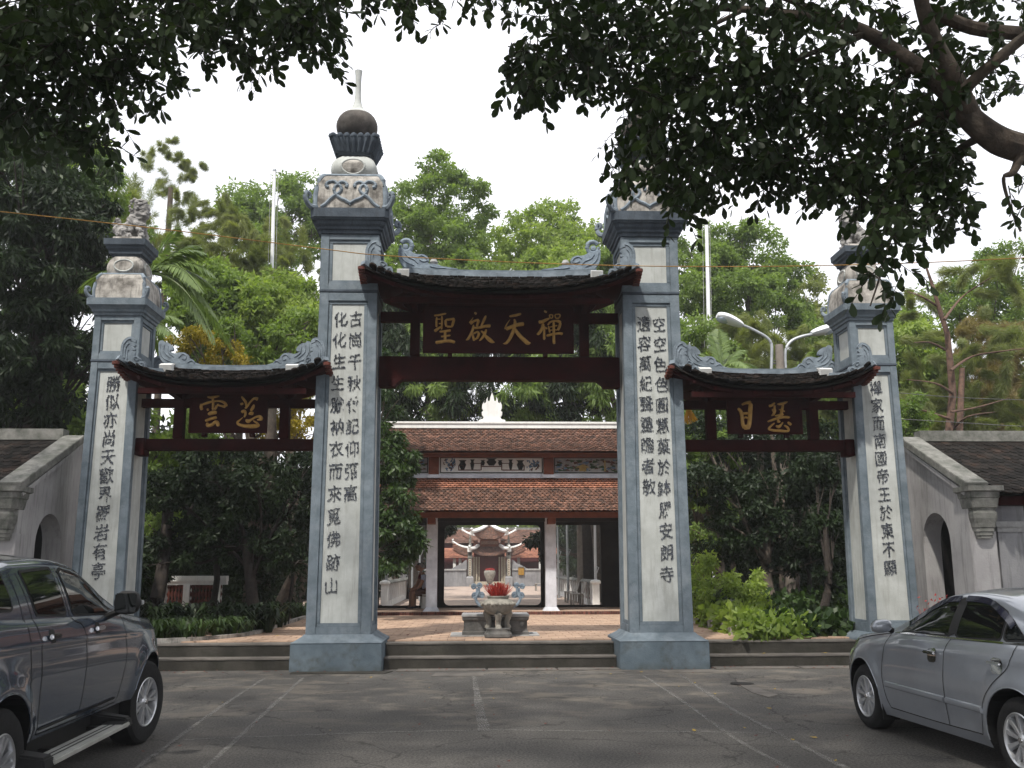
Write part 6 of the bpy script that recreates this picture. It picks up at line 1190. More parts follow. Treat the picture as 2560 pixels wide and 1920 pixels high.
def leaf_geom(rng, items, asp=.46):
    Q = np.array([i[0] for i in items]); A = np.array([i[1] for i in items]); S = np.array([i[2] for i in items])[:, None]; N = len(Q)
    up = np.tile([0, 0, 1.], (N, 1)); sd = unit(np.cross(A, up)+rng.normal(size=(N, 3))*.55); sd = unit(sd-A*(sd*A).sum(1, keepdims=True)); nm = np.cross(A, sd); w = S*asp*.5; c = w*.35
    f = lambda t, k, b=0: Q+A*S*t+sd*w*k-nm*(c*(abs(k)))-nm*S*b
    L6 = [f(0, 0), f(.25, .62, .0), f(.55, 1.0, .02), f(.84, .74, .06), f(1.0, 0, .12)]; R6 = [f(0, 0), f(1.0, 0, .12), f(.84, -.74, .06), f(.55, -1.0, .02), f(.25, -.62)]
    return np.stack(L6, 1), np.stack(R6, 1)
def canopy(root, regions, size, seed, m, Yr, per_unit, asp=.46, hang=.6, name='crown'):
    rng = npr(seed); items, tw = [], []
    for poly, dens, (ya, yb_) in regions:
        xs = [p[0] for p in poly]; ys = [p[1] for p in poly]; area = abs(sum(poly[i][0]*poly[(i+1) % len(poly)][1]-poly[(i+1) % len(poly)][0]*poly[i][1] for i in range(len(poly))))/2; n = int(area*dens*per_unit); SH = 30; k = 0
        while k < n:
            x, y = rng.uniform(min(xs), max(xs)), rng.uniform(min(ys), max(ys))
            if not inpoly(x, y+SH, poly): continue
            k += 1; Y = rng.uniform(ya, yb_); it, t = twig(rng, PY(x, y, Y), int(rng.integers(5, 10)), size, hang); items += it; tw.append(t)
    Lq, Rq = leaf_geom(rng, items, asp)
    # join both halves of each leaf so that each leaf is one island
    N = len(Lq); V = np.concatenate([Lq[:, [0, 1, 2, 3, 4]], Rq[:, [2, 3, 4]]], 1).reshape(-1, 3); me = bpy.data.meshes.new(name)
    F = [];  base = np.arange(N)[:, None]*8; F = np.concatenate([base+np.array([[0, 1, 2, 3, 4]]), base+np.array([[0, 4, 5, 6, 7]])], 0).astype(np.int32)
    me.vertices.add(len(V)); me.vertices.foreach_set('co', V.astype(np.float32).reshape(-1)); me.loops.add(F.size); me.loops.foreach_set('vertex_index', F.reshape(-1)); me.polygons.add(len(F)); me.polygons.foreach_set('loop_start', np.arange(0, F.size, 5, dtype=np.int32)); me.update(calc_edges=True); me.materials.append(M[m]); me.polygons.foreach_set('use_smooth', [True]*len(F)); link(name, me, root)
    mb = MB()
    for a, b_, c in tw: mb.tube([tuple(a), tuple(b_), tuple(c)], [.006, .004, .002], 4)
    obj('twigs', mb, M['barkdark'], root)['kind'] = 'stuff'; return tw
def branch(mb, pts, rads, n=9):
    P = [PY(x, y, Y) for x, y, Y in pts]; Q = crom(P, 5); R_ = np.interp(np.linspace(0, len(rads)-1, len(Q)), range(len(rads)), rads); mb.tube([tuple(q) for q in Q], list(R_), n); return Q
ct = thing('overhanging_tree', 'big tree reaching in from the right, its leaves hanging across the right gate pillars', 'tree')
mb = MB(); tx, ty = 6.9, -8.6
trunk_path = crom([(tx+.1, ty, -.05), (tx, ty, 1.5), (tx-.1, ty, 3.2), tuple(PY(2330, 400, -8.8))], 6); mb.tube([tuple(p) for p in trunk_path], [lerp(.36, .2, i/(len(trunk_path)-1)) for i in range(len(trunk_path))], 14); obj('trunk', mb, M['bark'], ct, smooth=True)
mb = MB()
branch(mb, [(2330, 400, -8.8), (2240, 335, -8.9), (2160, 305, -9), (2105, 265, -9), (2070, 220, -9), (2010, 165, -8.9), (1940, 115, -8.8), (1880, 75, -8.7), (1800, 45, -8.6), (1700, 30, -8.4), (1560, 18, -8.2), (1430, 30, -8)], [.2, .12, .115, .10, .09, .075, .065, .06, .052, .042, .03, .018])
branch(mb, [(2095, 250, -9), (2055, 160, -9.2), (2010, 70, -9.3), (1980, -40, -9.5), (1960, -140, -9.6)], [.09, .075, .062, .05, .035])
branch(mb, [(2060, 215, -9.1), (2130, 150, -9.4), (2220, 75, -9.6), (2320, 20, -9.8)], [.05, .045, .04, .035])
branch(mb, [(2010, 20, -9.3), (2100, 60, -9.2), (2240, 75, -9.1)], [.05, .055, .06])
branch(mb, [(1870, 70, -8.7), (1820, 95, -8.6), (1740, 120, -8.4), (1650, 170, -8.2), (1580, 240, -8)], [.04, .03, .024, .018, .008])
branch(mb, [(1790, 42, -8.6), (1730, 10, -8.5), (1640, -20, -8.4), (1500, -30, -8.2)], [.035, .03, .026, .02])
branch(mb, [(2080, 240, -9), (2000, 260, -8.6), (1900, 300, -8.2), (1800, 380, -7.9), (1740, 450, -7.8)], [.045, .03, .022, .015, .007])
branch(mb, [(2130, 290, -9), (2060, 330, -8.6), (1980, 400, -8.2), (1930, 500, -8.8), (1900, 600, -9.4), (1880, 660, -9.7)], [.04, .028, .02, .013, .008, .005])
branch(mb, [(2212, 315, -9), (2190, 370, -9), (2168, 385, -9), (2180, 440, -9), (2205, 500, -9)], [.05, .03, .015, .012, .01])
branch(mb, [(1970, 150, -8.9), (1890, 210, -8.6), (1780, 270, -8.3), (1700, 330, -8.1)], [.03, .022, .015, .007]); branch(mb, [(1600, 25, -8.3), (1480, 80, -8), (1350, 120, -7.8), (1240, 140, -7.7)], [.022, .016, .01, .005]); branch(mb, [(1550, 20, -8.2), (1420, 130, -7.9), (1330, 200, -7.8), (1260, 170, -7.7)], [.02, .013, .008, .004])
obj('limbs', mb, M['bark'], ct, smooth=True)
reg = [([(1060, -60), (1500, -60), (1560, 120), (1500, 260), (1390, 250), (1300, 190), (1180, 240), (1110, 190), (1090, 130), (1170, 90)], 1.25, (-9.2, -7.6)),
       ([(1130, 110), (1290, 60), (1330, 170), (1260, 235), (1160, 235), (1095, 165)], .9, (-8.6, -7.6)),
       ([(1440, -60), (1760, -60), (1760, 240), (1500, 230)], .85, (-9.8, -7.8)), ([(1760, -60), (2240, -60), (2240, 230), (2000, 250), (1760, 240)], .5, (-9.8, -7.8)),
       ([(1360, 130), (1950, 140), (2110, 300), (2070, 380), (1950, 420), (1860, 430), (1760, 450), (1690, 455), (1600, 400), (1500, 420), (1380, 400), (1335, 330)], 1.35, (-9.0, -7.6)),
       ([(1330, 300), (1700, 330), (1650, 400), (1560, 430), (1500, 500), (1430, 470), (1350, 430), (1300, 425)], 1.0, (-8.4, -7.4)),
       ([(1800, 340), (2060, 330), (2080, 410), (2060, 490), (2020, 520), (1960, 500), (1880, 470), (1800, 440)], 1.2, (-9.2, -8.2)),
       ([(1900, 440), (1960, 470), (1950, 560), (1990, 600), (1960, 640), (1900, 650), (1880, 600), (1870, 500)], .75, (-10.0, -9.2)),
       ([(2000, 430), (2090, 440), (2070, 500), (2010, 500)], .7, (-9.4, -8.8)), ([(2130, 380), (2212, 360), (2230, 470), (2170, 440)], .35, (-9.2, -8.6))]
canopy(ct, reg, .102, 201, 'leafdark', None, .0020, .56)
ct2 = thing('overhanging_tree', 'tree overhead at the top left whose dark leaves hang before the white sky', 'tree')
mb = MB(); tp = crom([(-8.8, -9.4, -.05), (-8.6, -9.4, 2), (-8.2, -9.2, 4.2), (-7.4, -9.0, 6.2)], 6); mb.tube([tuple(p) for p in tp], [lerp(.34, .2, i/(len(tp)-1)) for i in range(len(tp))], 12); obj('trunk', mb, M['barkdark'], ct2, smooth=True); mb = MB()
for pts, r in ([((-7.4, -9.0, 6.2), (-5.6, -8.8, 6.7), (-3.6, -8.4, 6.6), (-2.6, -8.2, 6.7), (-1.9, -8.0, 6.9)), (.15, .10, .06, .025, .008)], [((-7.6, -9, 5.6), (-6.2, -8.9, 5.5), (-5.2, -8.6, 5.1), (-4.4, -8.4, 4.9)), (.1, .06, .035, .012)], [((-7.9, -9.1, 4.8), (-6.6, -9.0, 4.8), (-5.6, -8.9, 4.3)), (.07, .04, .012)], [((-7.4, -9, 6.2), (-6, -10.5, 8), (-3, -12, 9), (0, -13, 9.5)), (.15, .11, .08, .03)]):
    Q = crom(pts, 5); mb.tube([tuple(q) for q in Q], list(np.interp(np.linspace(0, len(r)-1, len(Q)), range(len(r)), r)), 8)
obj('limbs', mb, M['barkdark'], ct2, smooth=True)
reg = [([(-40, -60), (330, -60), (460, 20), (430, 70), (340, 120), (240, 110), (100, 130), (-40, 260)], 1.5, (-9.4, -7.9)),
       ([(300, -60), (750, -60), (730, 60), (690, 70), (600, 90), (560, 110), (470, 90), (400, 60)], 1.35, (-9.0, -7.8)),
       ([(700, -60), (1130, -60), (1110, 20), (1050, 40), (960, 45), (880, 30), (800, 10), (760, 10)], .8, (-8.8, -7.8)), ([(905, 40), (960, 40), (950, 95), (915, 100)], .4, (-8.3, -8.0)),
       ([(590, 30), (735, 20), (722, 110), (712, 150), (706, 185), (690, 190), (675, 150), (640, 110)], 1.25, (-8.4, -7.8)), ([(460, 70), (600, 60), (590, 110), (575, 165), (540, 140), (500, 170), (470, 150), (400, 130)], 1.2, (-8.6, -7.9)),
       ([(230, 90), (350, 110), (385, 210), (370, 245), (330, 280), (300, 240), (250, 230), (200, 160)], 1.0, (-8.9, -8.1)), ([(-40, 60), (130, 90), (240, 190), (270, 290), (220, 360), (130, 330), (60, 300), (-40, 330)], 1.15, (-9.2, -8.3)),
       ([(60, 60), (260, 90), (250, 200), (120, 190)], .7, (-9, -8.2))]
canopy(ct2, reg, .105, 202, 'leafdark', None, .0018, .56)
# the same two crowns go on above the frame and over the forecourt: this is the roof of leaves that shades the gate
rng = npr(303); R3_ = []
def crown_more(root, spans, n, seed, size=.15):
    rng = npr(seed); C = []
    for (x0, x1, y0, y1, z0, z1) in spans: C.append(np.stack([rng.uniform(x0, x1, n), rng.uniform(y0, y1, n), rng.uniform(z0, z1, n)], 1))
    C = np.concatenate(C)
    # keep them out of the camera's view
    v = C-CAM; d = v@_F; px = 1280+FPX*(v@_R)/np.maximum(d, .01); py = 960-FPX*(v@_U)/np.maximum(d, .01); keep = ~((d > 0) & (px > -250) & (px < 2810) & (py > -230) & (py < 2100)); C = C[keep]
    V = leaf_cloud(rng, C, np.full(len(C), .45), 34, size, .46, .5); npobj('upper_crown', V, 4, M['leafdark'], root)
crown_more(ct2, [(-13, 0, -26, -2.5, 7.6, 11.5)], 3300, 304); crown_more(ct, [(0, 13, -26, -2.5, 7.6, 11.5)], 3300, 305)
# ================================================================ cars
def car(name, label, cat, p):
    """a car built from a fine loft: x forward (0 at the front axle), y to the visible side, z up"""
    root = thing(name, label, cat, p['loc'], rz=p['rz']); S = p['side']        # S = +1: y grows to the car's left
    xs = np.arange(p['x0'], p['x1']+1e-6, .025); I = lambda key, x: np.interp(x, [q[0] for q in p[key]], [q[1] for q in p[key]])
    def sm(key):
        v = I(key, xs); k = np.ones(7)/7; vp = np.pad(v, 3, 'edge'); return np.convolve(vp, k, 'valid')
    belt, sill, wid, top = sm('belt'), sm('sill'), sm('width'), sm('top'); R = p['arch']; rw = p['rw']
    def hw(x, z, v=None):
        b, s_, w = np.interp(x, xs, belt), np.interp(x, xs, sill), np.interp(x, xs, wid); v = (z-s_)/(b-s_); v = np.clip(v, 0, 1)
        o = np.interp(v, [0, .1, .28, .5, .62, .85, .95, 1], [-.055, -.028, -.012, 0, -.002, -.02, -.045, -.075])
        fl = 0
        for ax in p['axles']:
            d = math.hypot(x-ax, (z-rw)*1.0)-R; fl += p['flare']*math.exp(-(d/.10)**2)*(1 if z > rw-.25 else .4)
        crease = p['crease'][1]*math.exp(-((z-(p['crease'][0]+p['crease'][2]*x))/.018)**2)
        return w+o+fl+crease
    # ---- lower sides, split into panels; cells inside the wheel arches are left out
    NV = 30
    def side_faces(sd):
        Pn = {}
        grid = {}
        for i, x in enumerate(xs):
            for j in range(NV+1):
                v = j/NV; z = lerp(sill[i], belt[i], v); q = [x, z]
                for ax in p['axles']:
                    d = math.hypot(x-ax, z-rw)
                    if d < R and d > R-.05: q = [ax+(x-ax)/d*R, rw+(z-rw)/d*R]
                    elif d >= R and d < R+.012: q = [ax+(x-ax)/d*R, rw+(z-rw)/d*R]
                grid[i, j] = (q[0], sd*hw(q[0], q[1]), q[1])
        return grid
    def zone(x, z):
        for nm, a, b_, zb in p['doors']:
            if a < x < b_ and z > zb: return nm
        return 'body'
    for sd in (S, -S):
        g = side_faces(sd); parts = {}
        for i in range(len(xs)-1):
            for j in range(NV):
                xc, zc = (xs[i]+xs[i+1])/2, sum(g[a][2] for a in ((i, j), (i+1, j), (i, j+1), (i+1, j+1)))/4
                if any(math.hypot(xs[i]/2+xs[i+1]/2-ax, lerp((sill[i]), belt[i], (j+.5)/NV)-rw) < R-.018 for ax in p['axles']): continue
                nm = zone(xc-p['slant']*(zc-.8), zc); 
                ok = all(math.hypot(xc-ax, zc-rw) > R+.05 for ax in p['axles'])
                if not ok: nm = 'body'
                parts.setdefault((nm), []).append((i, j))
        for nm, cells in parts.items():
            idx = {}; V = []; F = []
            for (i, j) in cells:
                f = []
                for a in ((i, j), (i+1, j), (i+1, j+1), (i, j+1)):
                    if a not in idx: idx[a] = len(V); V.append(g[a])
                    f.append(idx[a])
                F.append(tuple(f if sd < 0 else f[::-1]))
            mb = MB(); mb.add(V, F); o = obj('side_panel' if nm == 'body' else 'door', mb, p['paint'], root, smooth=True, auto=60)
            if nm != 'body' and sd == S: p.setdefault('_doors', {})[nm] = o
    # ---- upper body: a section at each station from the belt over roof, hood or deck
    hb = np.array([hw(x, b) for x, b in zip(xs, belt)])
    def section(i):
        x, b, t, w = xs[i], belt[i], top[i], hb[i]; H = t-b; pts = []
        cab = np.clip((H-.06)/.2, 0, 1); k = p['tumble']; r = min(.10, max(.012, H*.5))
        wt = w-k*max(0, H-.05)-.02
        n1 = 7
        for a in range(n1): u = a/(n1-1); pts.append((lerp(w, wt+.012, u)+.012*math.sin(math.pi*u)*cab, b+max(.004, H-r)*u))
        z1 = pts[-1][1]
        for a in range(1, 5): an = a/4*math.pi/2; pts.append((wt+.012-(r*1.15)*(1-math.cos(an)), z1+(t-z1)*math.sin(an)*.96))
        w2 = pts[-1][0]
        for a in range(1, 9): u = a/8; pts.append((w2*(1-u), t*1.0-.04*(t-z1)+(p['crown']*(1-(1-u)**2))))
        return pts
    Sx = [section(i) for i in range(len(xs))]; n = len(Sx[0]); up, gl = MB(), MB(); idx = {}
    for sd in (1, -1):
        V = [(xs[i], sd*y, z) for i in range(len(xs)) for (y, z) in Sx[i]]; Fb, Fg = [], []
        for i in range(len(xs)-1):
            for j in range(n-1):
                f = (i*n+j, (i+1)*n+j, (i+1)*n+j+1, i*n+j+1); f = f if sd < 0 else f[::-1]; xc = xs[i]; isg = j >= 10 and any(a < xc < b_ for a, b_ in p['screens'])
                (Fg if isg else Fb).append(f)
        up.add(V, Fb); gl.add(V, Fg)
    o = obj('upper_body', up, p['paint'], root, smooth=True, auto=50)
    obj('windscreen', gl, M['glass'], root, smooth=True, auto=50)
    # ends
    for i, nm in ((len(xs)-1, 'front_bumper'), (0, 'tailgate')):
        g = side_faces(1); mb = MB(); P = []; sgn = 1 if i else -1
        for j in range(NV+1): x, y, z = g[i, j]; P.append([(x+sgn*(.10*(1-(a)**2)), y*a, z) for a in np.linspace(-1, 1, 9)])
        mb.grid(P); Pt = [[(xs[i], sd_*y, z) for sd_, y, z in [(1, y, z)]] for (y, z) in Sx[i]]; mb.grid([[(xs[i]+sgn*.10*(1-a*a)*(1-k_/(n-1)), y*a, z) for a in np.linspace(-1, 1, 9)] for k_, (y, z) in enumerate(Sx[i])]); obj(nm, mb, p['paint'], root, smooth=True, auto=60)
    # dark inner shell, floor and wheel wells
    mb = MB(); w0 = p['w']-.12
    segs = [p['x0']+.05]+sorted(sum([[a-R-.02, a+R+.02] for a in p['axles']], []))+[p['x1']-.06]
    for k_ in range(0, len(segs), 2):
        segs[k_+1] = min(segs[k_+1], p['x1']-.22); w_ = w0 if 0 < k_ < len(segs)-2 else w0-.3
        if segs[k_+1] > segs[k_]: mb.box(segs[k_], segs[k_+1], -w_, w_, p['floor'], min(np.interp(segs[k_], xs, belt), np.interp(segs[k_+1], xs, belt))-.06)
    obj('chassis', mb, M['blackplastic'], root)
    for ax in p['axles']:
        for sd in (S, -S):
            mb = MB(); n_ = 20; rings = []
            for a in np.linspace(-.25, math.pi+.25, n_): x, z = ax+R*math.cos(a), rw+R*math.sin(a); yo = sd*(hw(x, max(z, np.interp(x, xs, sill)))-.004); rings.append([(x, yo, z), (x, sd*(p['w']-.34), z)])
            mb.grid(rings); mb.add([(ax+R*math.cos(a), sd*(p['w']-.34), rw+R*math.sin(a)) for a in np.linspace(-.25, math.pi+.25, n_)], [tuple(range(n_))]); obj('wheel_arch_liner', mb, M['blackplastic'], root)
    # ---- seams, glass, trims on the visible side (and the far side's glass)
    def ysurf(x, z):
        b = np.interp(x, xs, belt)
        if z <= b: return hw(x, z)
        i = int(np.clip(round((x-xs[0])/.025), 0, len(xs)-1)); ps = Sx[i]; zs = [q[1] for q in ps[:11]]; return float(np.interp(z, zs, [q[0] for q in ps[:11]]))
    def strip(pts, w, d, m, nm, sd=S, parent=None, closed=False):
        P = crom(pts+([pts[0]] if closed else []), 6) if len(pts) > 2 else [np.array(pts[0])+(np.array(pts[1])-np.array(pts[0]))*t for t in np.linspace(0, 1, 14)]; mb = MB(); A_, B_ = [], []
        for i, q in enumerate(P):
            t = P[min(i+1, len(P)-1)]-P[max(i-1, 0)]; t = t/(np.linalg.norm(t)+1e-9); nn = np.array([-t[1], t[0]])*w/2; a, b = q+nn, q-nn; A_.append((a[0], sd*(ysurf(*a)+d), a[1])); B_.append((b[0], sd*(ysurf(*b)+d), b[1]))
        mb.grid([A_, B_]); return obj(nm, mb, m, parent or root)
    def patch(poly, d, m, nm, sd=S, parent=None, sub=14):
        """a sheet of the outline poly laid on the body at height d"""
        xs_ = [q[0] for q in poly]; zs_ = [q[1] for q in poly]; mb = MB(); G = []
        za, zb = min(zs_), max(zs_)
        for k_ in range(sub+1):
            z = lerp(za+1e-4, zb-1e-4, k_/sub); X = []
            for i in range(len(poly)):
                (x1, z1), (x2, z2) = poly[i], poly[(i+1) % len(poly)]
                if (z1 > z) != (z2 > z): X.append(x1+(x2-x1)*(z-z1)/(z2-z1))
            a, b = min(X), max(X); G.append([(x, sd*(ysurf(x, z)+d), z) for x in np.linspace(a, b, 12)])
        mb.grid(G); return obj(nm, mb, m, parent or root, smooth=True, auto=60)
    def rpoly(P, k_=3):
        out = []
        for i in range(len(P)):
            a, b, c = np.array(P[i-1]), np.array(P[i]), np.array(P[(i+1) % len(P)]); r_ = .05; u = (a-b)/np.linalg.norm(a-b); v_ = (c-b)/np.linalg.norm(c-b); r1 = min(r_, np.linalg.norm(a-b)*.3, np.linalg.norm(c-b)*.3)
            for t in np.linspace(0, 1, k_+1): out.append(tuple((1-t)**2*(b+u*r1)+2*t*(1-t)*b+t*t*(b+v_*r1)))
        return out
    for sd in (S, -S):
        for wn in p['windows']:
            big = [(x+(.022 if x > np.mean([q[0] for q in wn]) else -.022), z+(.02 if z > np.mean([q[1] for q in wn]) else -.018)) for x, z in wn]
            patch(rpoly(big), .0035, M['blackplastic'], 'window_seal', sd); patch(rpoly(wn), .0075, M['glass'], 'window', sd)
    for sm_ in p['seams']: strip(sm_, .009, .0025, M['dark'], 'panel_gap')
    for ln in p.get('trims', []): strip(*ln[0:4], ln[4])
    # arch lips
    for ax in p['axles']:
        pts = []
        for a in np.linspace(-.15, math.pi+.15, 22):
            x, z = ax+(R+.004)*math.cos(a), rw+(R+.004)*math.sin(a)
            if z > np.interp(x, xs, sill)-.0: pts.append((x, S*(hw(x, z)-.002), z))
        mb = MB(); mb.tube(pts, .006, 6); obj('arch_lip', mb, p['paint'], root, smooth=True)
    # ---- wheels
    tyre, rim = p['tyre'], p['rim']
    for k_, ax in enumerate(p['axles']):
        for sd in (S, -S):
            wh = bpy.data.objects.new('wheel', None); COL.objects.link(wh); wh.parent = root; wh.location = (ax, sd*(p['w']-.125), rw); wh.rotation_euler.z = (p.get('steer', 0) if k_ == 0 else 0); tw = p['tw']/2
            wh.scale = (1, sd, 1)
            mb = MB(); mb.lathe([(rim, -tw), (rim+.03, -tw), (tyre-.03, -tw+.005), (tyre-.006, -tw+.03), (tyre, -tw*.5), (tyre, tw*.5), (tyre-.006, tw-.03), (tyre-.035, tw-.002), (rim+.035, tw+.006), (rim+.004, tw-.004), (rim-.004, tw-.02), (rim-.01, -tw)], (0, 0, 0), 40, 'Y'); mb.f = mb.f[:-2]; obj('tyre', mb, M['rubber'], wh, smooth=True, auto=35)
            mb = MB(); mb.lathe([(rim+.002, tw-.006), (rim-.006, tw-.001), (rim-.016, tw-.008), (rim-.022, tw-.03), (rim-.03, -tw+.02)], (0, 0, 0), 40, 'Y'); mb.f = mb.f[:-2]
            ns = p['spokes']
            for s_ in range(ns):
                a = 2*math.pi*s_/ns+.2
                for off, ww in (((-.17, .036), (.17, .036)) if p['double'] else ((0, .046),)):
                    def q(r_, da, y): return (r_*math.cos(a+da), y, r_*math.sin(a+da))
                    r0, r1 = .05, rim-.012; w0_, w1_ = ww*.9/r0*.35, ww/r1*.62; o1 = off if isinstance(off, float) else 0
                    o0 = o1*.35; y1, y0 = tw-.012, tw-.035
                    mb.hexa([q(r0, o0-w0_, y0-.03), q(r0, o0+w0_, y0-.03), q(r1, o1+w1_, y0), q(r1, o1-w1_, y0)], [q(r0, o0-w0_*.7, y1-.012), q(r0, o0+w0_*.7, y1-.012), q(r1, o1+w1_*.7, y1), q(r1, o1-w1_*.7, y1)])
            mb.lathe([(.0, tw-.012), (.035, tw-.014), (.062, tw-.03), (.07, tw-.06)], (0, 0, 0), 20, 'Y'); mb.f = mb.f[:-1]
            obj('rim', mb, M['alloy'], wh, smooth=True, auto=30)
            mb = MB(); mb.lathe([(0, tw-.005), (.022, tw-.007), (.026, tw-.014)], (0, 0, 0), 16, 'Y'); obj('hub_cap', mb, M['chrome'], wh, smooth=True)
            mb = MB(); mb.lathe([(.0, -.02), (rim*.72, -.02), (rim*.72, -.0), (0, .0)], (0, 0, 0), 24, 'Y'); mb.lathe([(.0, -tw+.02), (rim-.02, -tw+.02)], (0, 0, 0), 24, 'Y'); obj('brake_disc', mb, M['dark'], wh)
    return root, ysurf, strip, patch, rpoly
W3 = lambda root, mb, m, nm, **k: obj(nm, mb, m, root, **k)
# ---- pickup, nose towards the gate, its right side seen
fx, fy = -3.59, -6.36; ang = math.atan2(1.0, -.043); WP = .93
pk = dict(loc=(fx-WP-.0, fy, 0), rz=ang, side=-1, x0=-4.35, x1=.93, axles=(0, -3.24), rw=.385, arch=.465, w=WP, flare=.03, tumble=.33, crown=.05, floor=.32, tw=.26, tyre=.385, rim=.225, spokes=6, double=True, slant=.0, steer=math.radians(-9),
    paint=M['paintgrey'], crease=(1.06, .010, -.025),
    belt=[(-4.4, 1.33), (-3.3, 1.32), (-2.8, 1.30), (-1.2, 1.255), (-.75, 1.22), (-.3, 1.16), (.3, 1.10), (.7, 1.02), (.95, .92)],
    sill=[(-4.4, .55), (-2.85, .50), (-2.8, .47), (-.7, .47), (-.5, .47), (.5, .43), (.95, .42)],
    width=[(-4.4, .90), (-3.6, .93), (-.2, .93), (.3, .90), (.6, .83), (.8, .73), (.94, .60)],
    top=[(-4.4, 1.45), (-4.2, 1.64), (-3.9, 1.68), (-3.05, 1.69), (-3.0, 1.68), (-2.9, 1.71), (-2.3, 1.73), (-1.95, 1.725), (-1.60, 1.68), (-1.25, 1.53), (-.75, 1.27), (-.68, 1.245), (-.3, 1.21), (.3, 1.15), (.7, 1.06), (.95, .94)],
    screens=[(-1.50, -.78)], doors=[('rear_door', -2.72, -1.80, .50), ('front_door', -1.80, -.80, .50)],
    windows=[[(-2.66, 1.325), (-2.10, 1.305), (-2.14, 1.645), (-2.72, 1.64)], [(-1.95, 1.30), (-1.05, 1.27), (-1.40, 1.50), (-1.62, 1.60), (-1.99, 1.645)], [(-3.95, 1.40), (-3.05, 1.38), (-3.05, 1.62), (-3.95, 1.62)]],
    seams=[[(-2.79, 1.62), (-2.75, 1.3), (-2.70, 1.1), (-2.68, .8), (-2.62, .55), (-2.60, .50)], [(-2.04, 1.70), (-2.03, 1.3), (-1.86, 1.22), (-1.80, 1.1), (-1.79, .8), (-1.80, .5)], [(-.78, 1.235), (-.80, 1.1), (-.76, .9), (-.80, .7), (-.88, .5)], [(-2.60, .50), (-1.7, .49), (-.88, .495)], [(-2.93, 1.74), (-2.90, 1.3), (-2.88, 1.0), (-2.84, .55)]])
r, ys, strip, patch, rpoly = car('pickup_truck', 'dark grey double cab pickup truck with a silver side step', 'pickup', pk)
pickup = r; S_ = -1
for x in (-2.50, -1.52):
    z = 1.17; d = ob = None; o = obj('door_handle', MB().hexa([(x-.085, S_*(ys(x, z)+.012), z-.022), (x+.085, S_*(ys(x, z)+.012), z-.02), (x+.085, S_*(ys(x, z)+.045), z-.018), (x-.085, S_*(ys(x, z)+.045), z-.02)], [(x-.085, S_*(ys(x, z)+.012), z+.016), (x+.085, S_*(ys(x, z)+.012), z+.016), (x+.085, S_*(ys(x, z)+.04), z+.014), (x-.085, S_*(ys(x, z)+.04), z+.014)]), M['chrome'], r, bev=.008)
    patch(rpoly([(x-.05, z-.05), (x+.05, z-.05), (x+.05, z+.045), (x-.05, z+.045)]), .003, M['blackplastic'], 'handle_recess')
mb = MB(); mb.box(-2.85, -1.22, S_*1.13 if S_ < 0 else .95, S_*.95 if S_ < 0 else 1.13, .345, .385); obj('side_step', mb, M['alu'], r, bev=.01)
mb = MB()
for k in range(2): mb.box(-2.83, -1.24, -1.02-.045*k-.004, -1.02-.045*k+.004, .386, .39)
for k in range(22): mb.box(-1.42, -1.24, -1.125+.008*k, -1.1225+.008*k, .386, .391)
obj('step_ribs', mb, M['blackplastic'], r)
for x0, x1 in ((-3.0, -2.80), (-1.24, -1.08)):
    mb = MB(); mb.hexa([(x0, -1.12, .33), (x1, -1.12, .33), (x1, -.78, .34), (x0, -.78, .34)], [(x0+.02, -1.10, .41), (x1-.02, -1.10, .41), (x1, -.78, .46), (x0, -.78, .46)]); obj('step_end_bracket', mb, M['blackplastic'], r, bev=.015)
for x in (-2.3, -1.3): mb = MB(); mb.box(x-.03, x+.03, -1.0, -.6, .33, .36); obj('step_stay', mb, M['blackplastic'], r)
strip([(-2.60, .535), (-.95, .54)], .022, .006, M['blackplastic'], 'sill_trim')
mb = MB(); prof = [(-1.12, 1.32, .06, .02), (-1.13, 1.33, .10, .04)]
def pod(root, c, sx, sy, sz, m, nm, tilt=0):
    mb = MB(); rings = []
    for u in np.linspace(-1, 1, 9):
        k_ = max(.02, (1-abs(u)**3.2))**.5; rings.append([(c[0]+sx*k_*math.cos(a)*(abs(math.cos(a))**-.35 if abs(math.cos(a)) > .05 else 1), c[1]+sy*u, c[2]+sz*k_*math.sin(a)*(abs(math.sin(a))**-.35 if abs(math.sin(a)) > .05 else 1)+tilt*u) for a in np.linspace(0, 2*math.pi, 17)[:-1]])
    mb.rings(rings); return obj(nm, mb, m, root, smooth=True, auto=60)
pod(r, (-1.22, -1.04, 1.36), .06, .115, .10, M['blackplastic'], 'mirror')
mb = MB(); mb.box(-1.292, -1.282, -1.13, -.955, 1.28, 1.44); obj('mirror_glass', mb, M['glass'], r, bev=.01)
mb = MB(); mb.tube([(-1.20, -.86, 1.24), (-1.20, -.97, 1.29)], .03, 8); obj('mirror_arm', mb, M['blackplastic'], r); mb = MB(); mb.box(-1.2, -1.16, -1.165, -1.14, 1.34, 1.38); obj('mirror_indicator', mb, M['headlight'], r, bev=.006)
patch(rpoly([(.42, .96), (.66, .93), (.74, .86), (.68, .82), (.5, .88)]), .006, M['headlight'], 'headlight')
patch(rpoly([(-4.3, .95), (-4.15, .95), (-4.15, 1.25), (-4.3, 1.25)]), .006, M['flower'], 'tail_light')
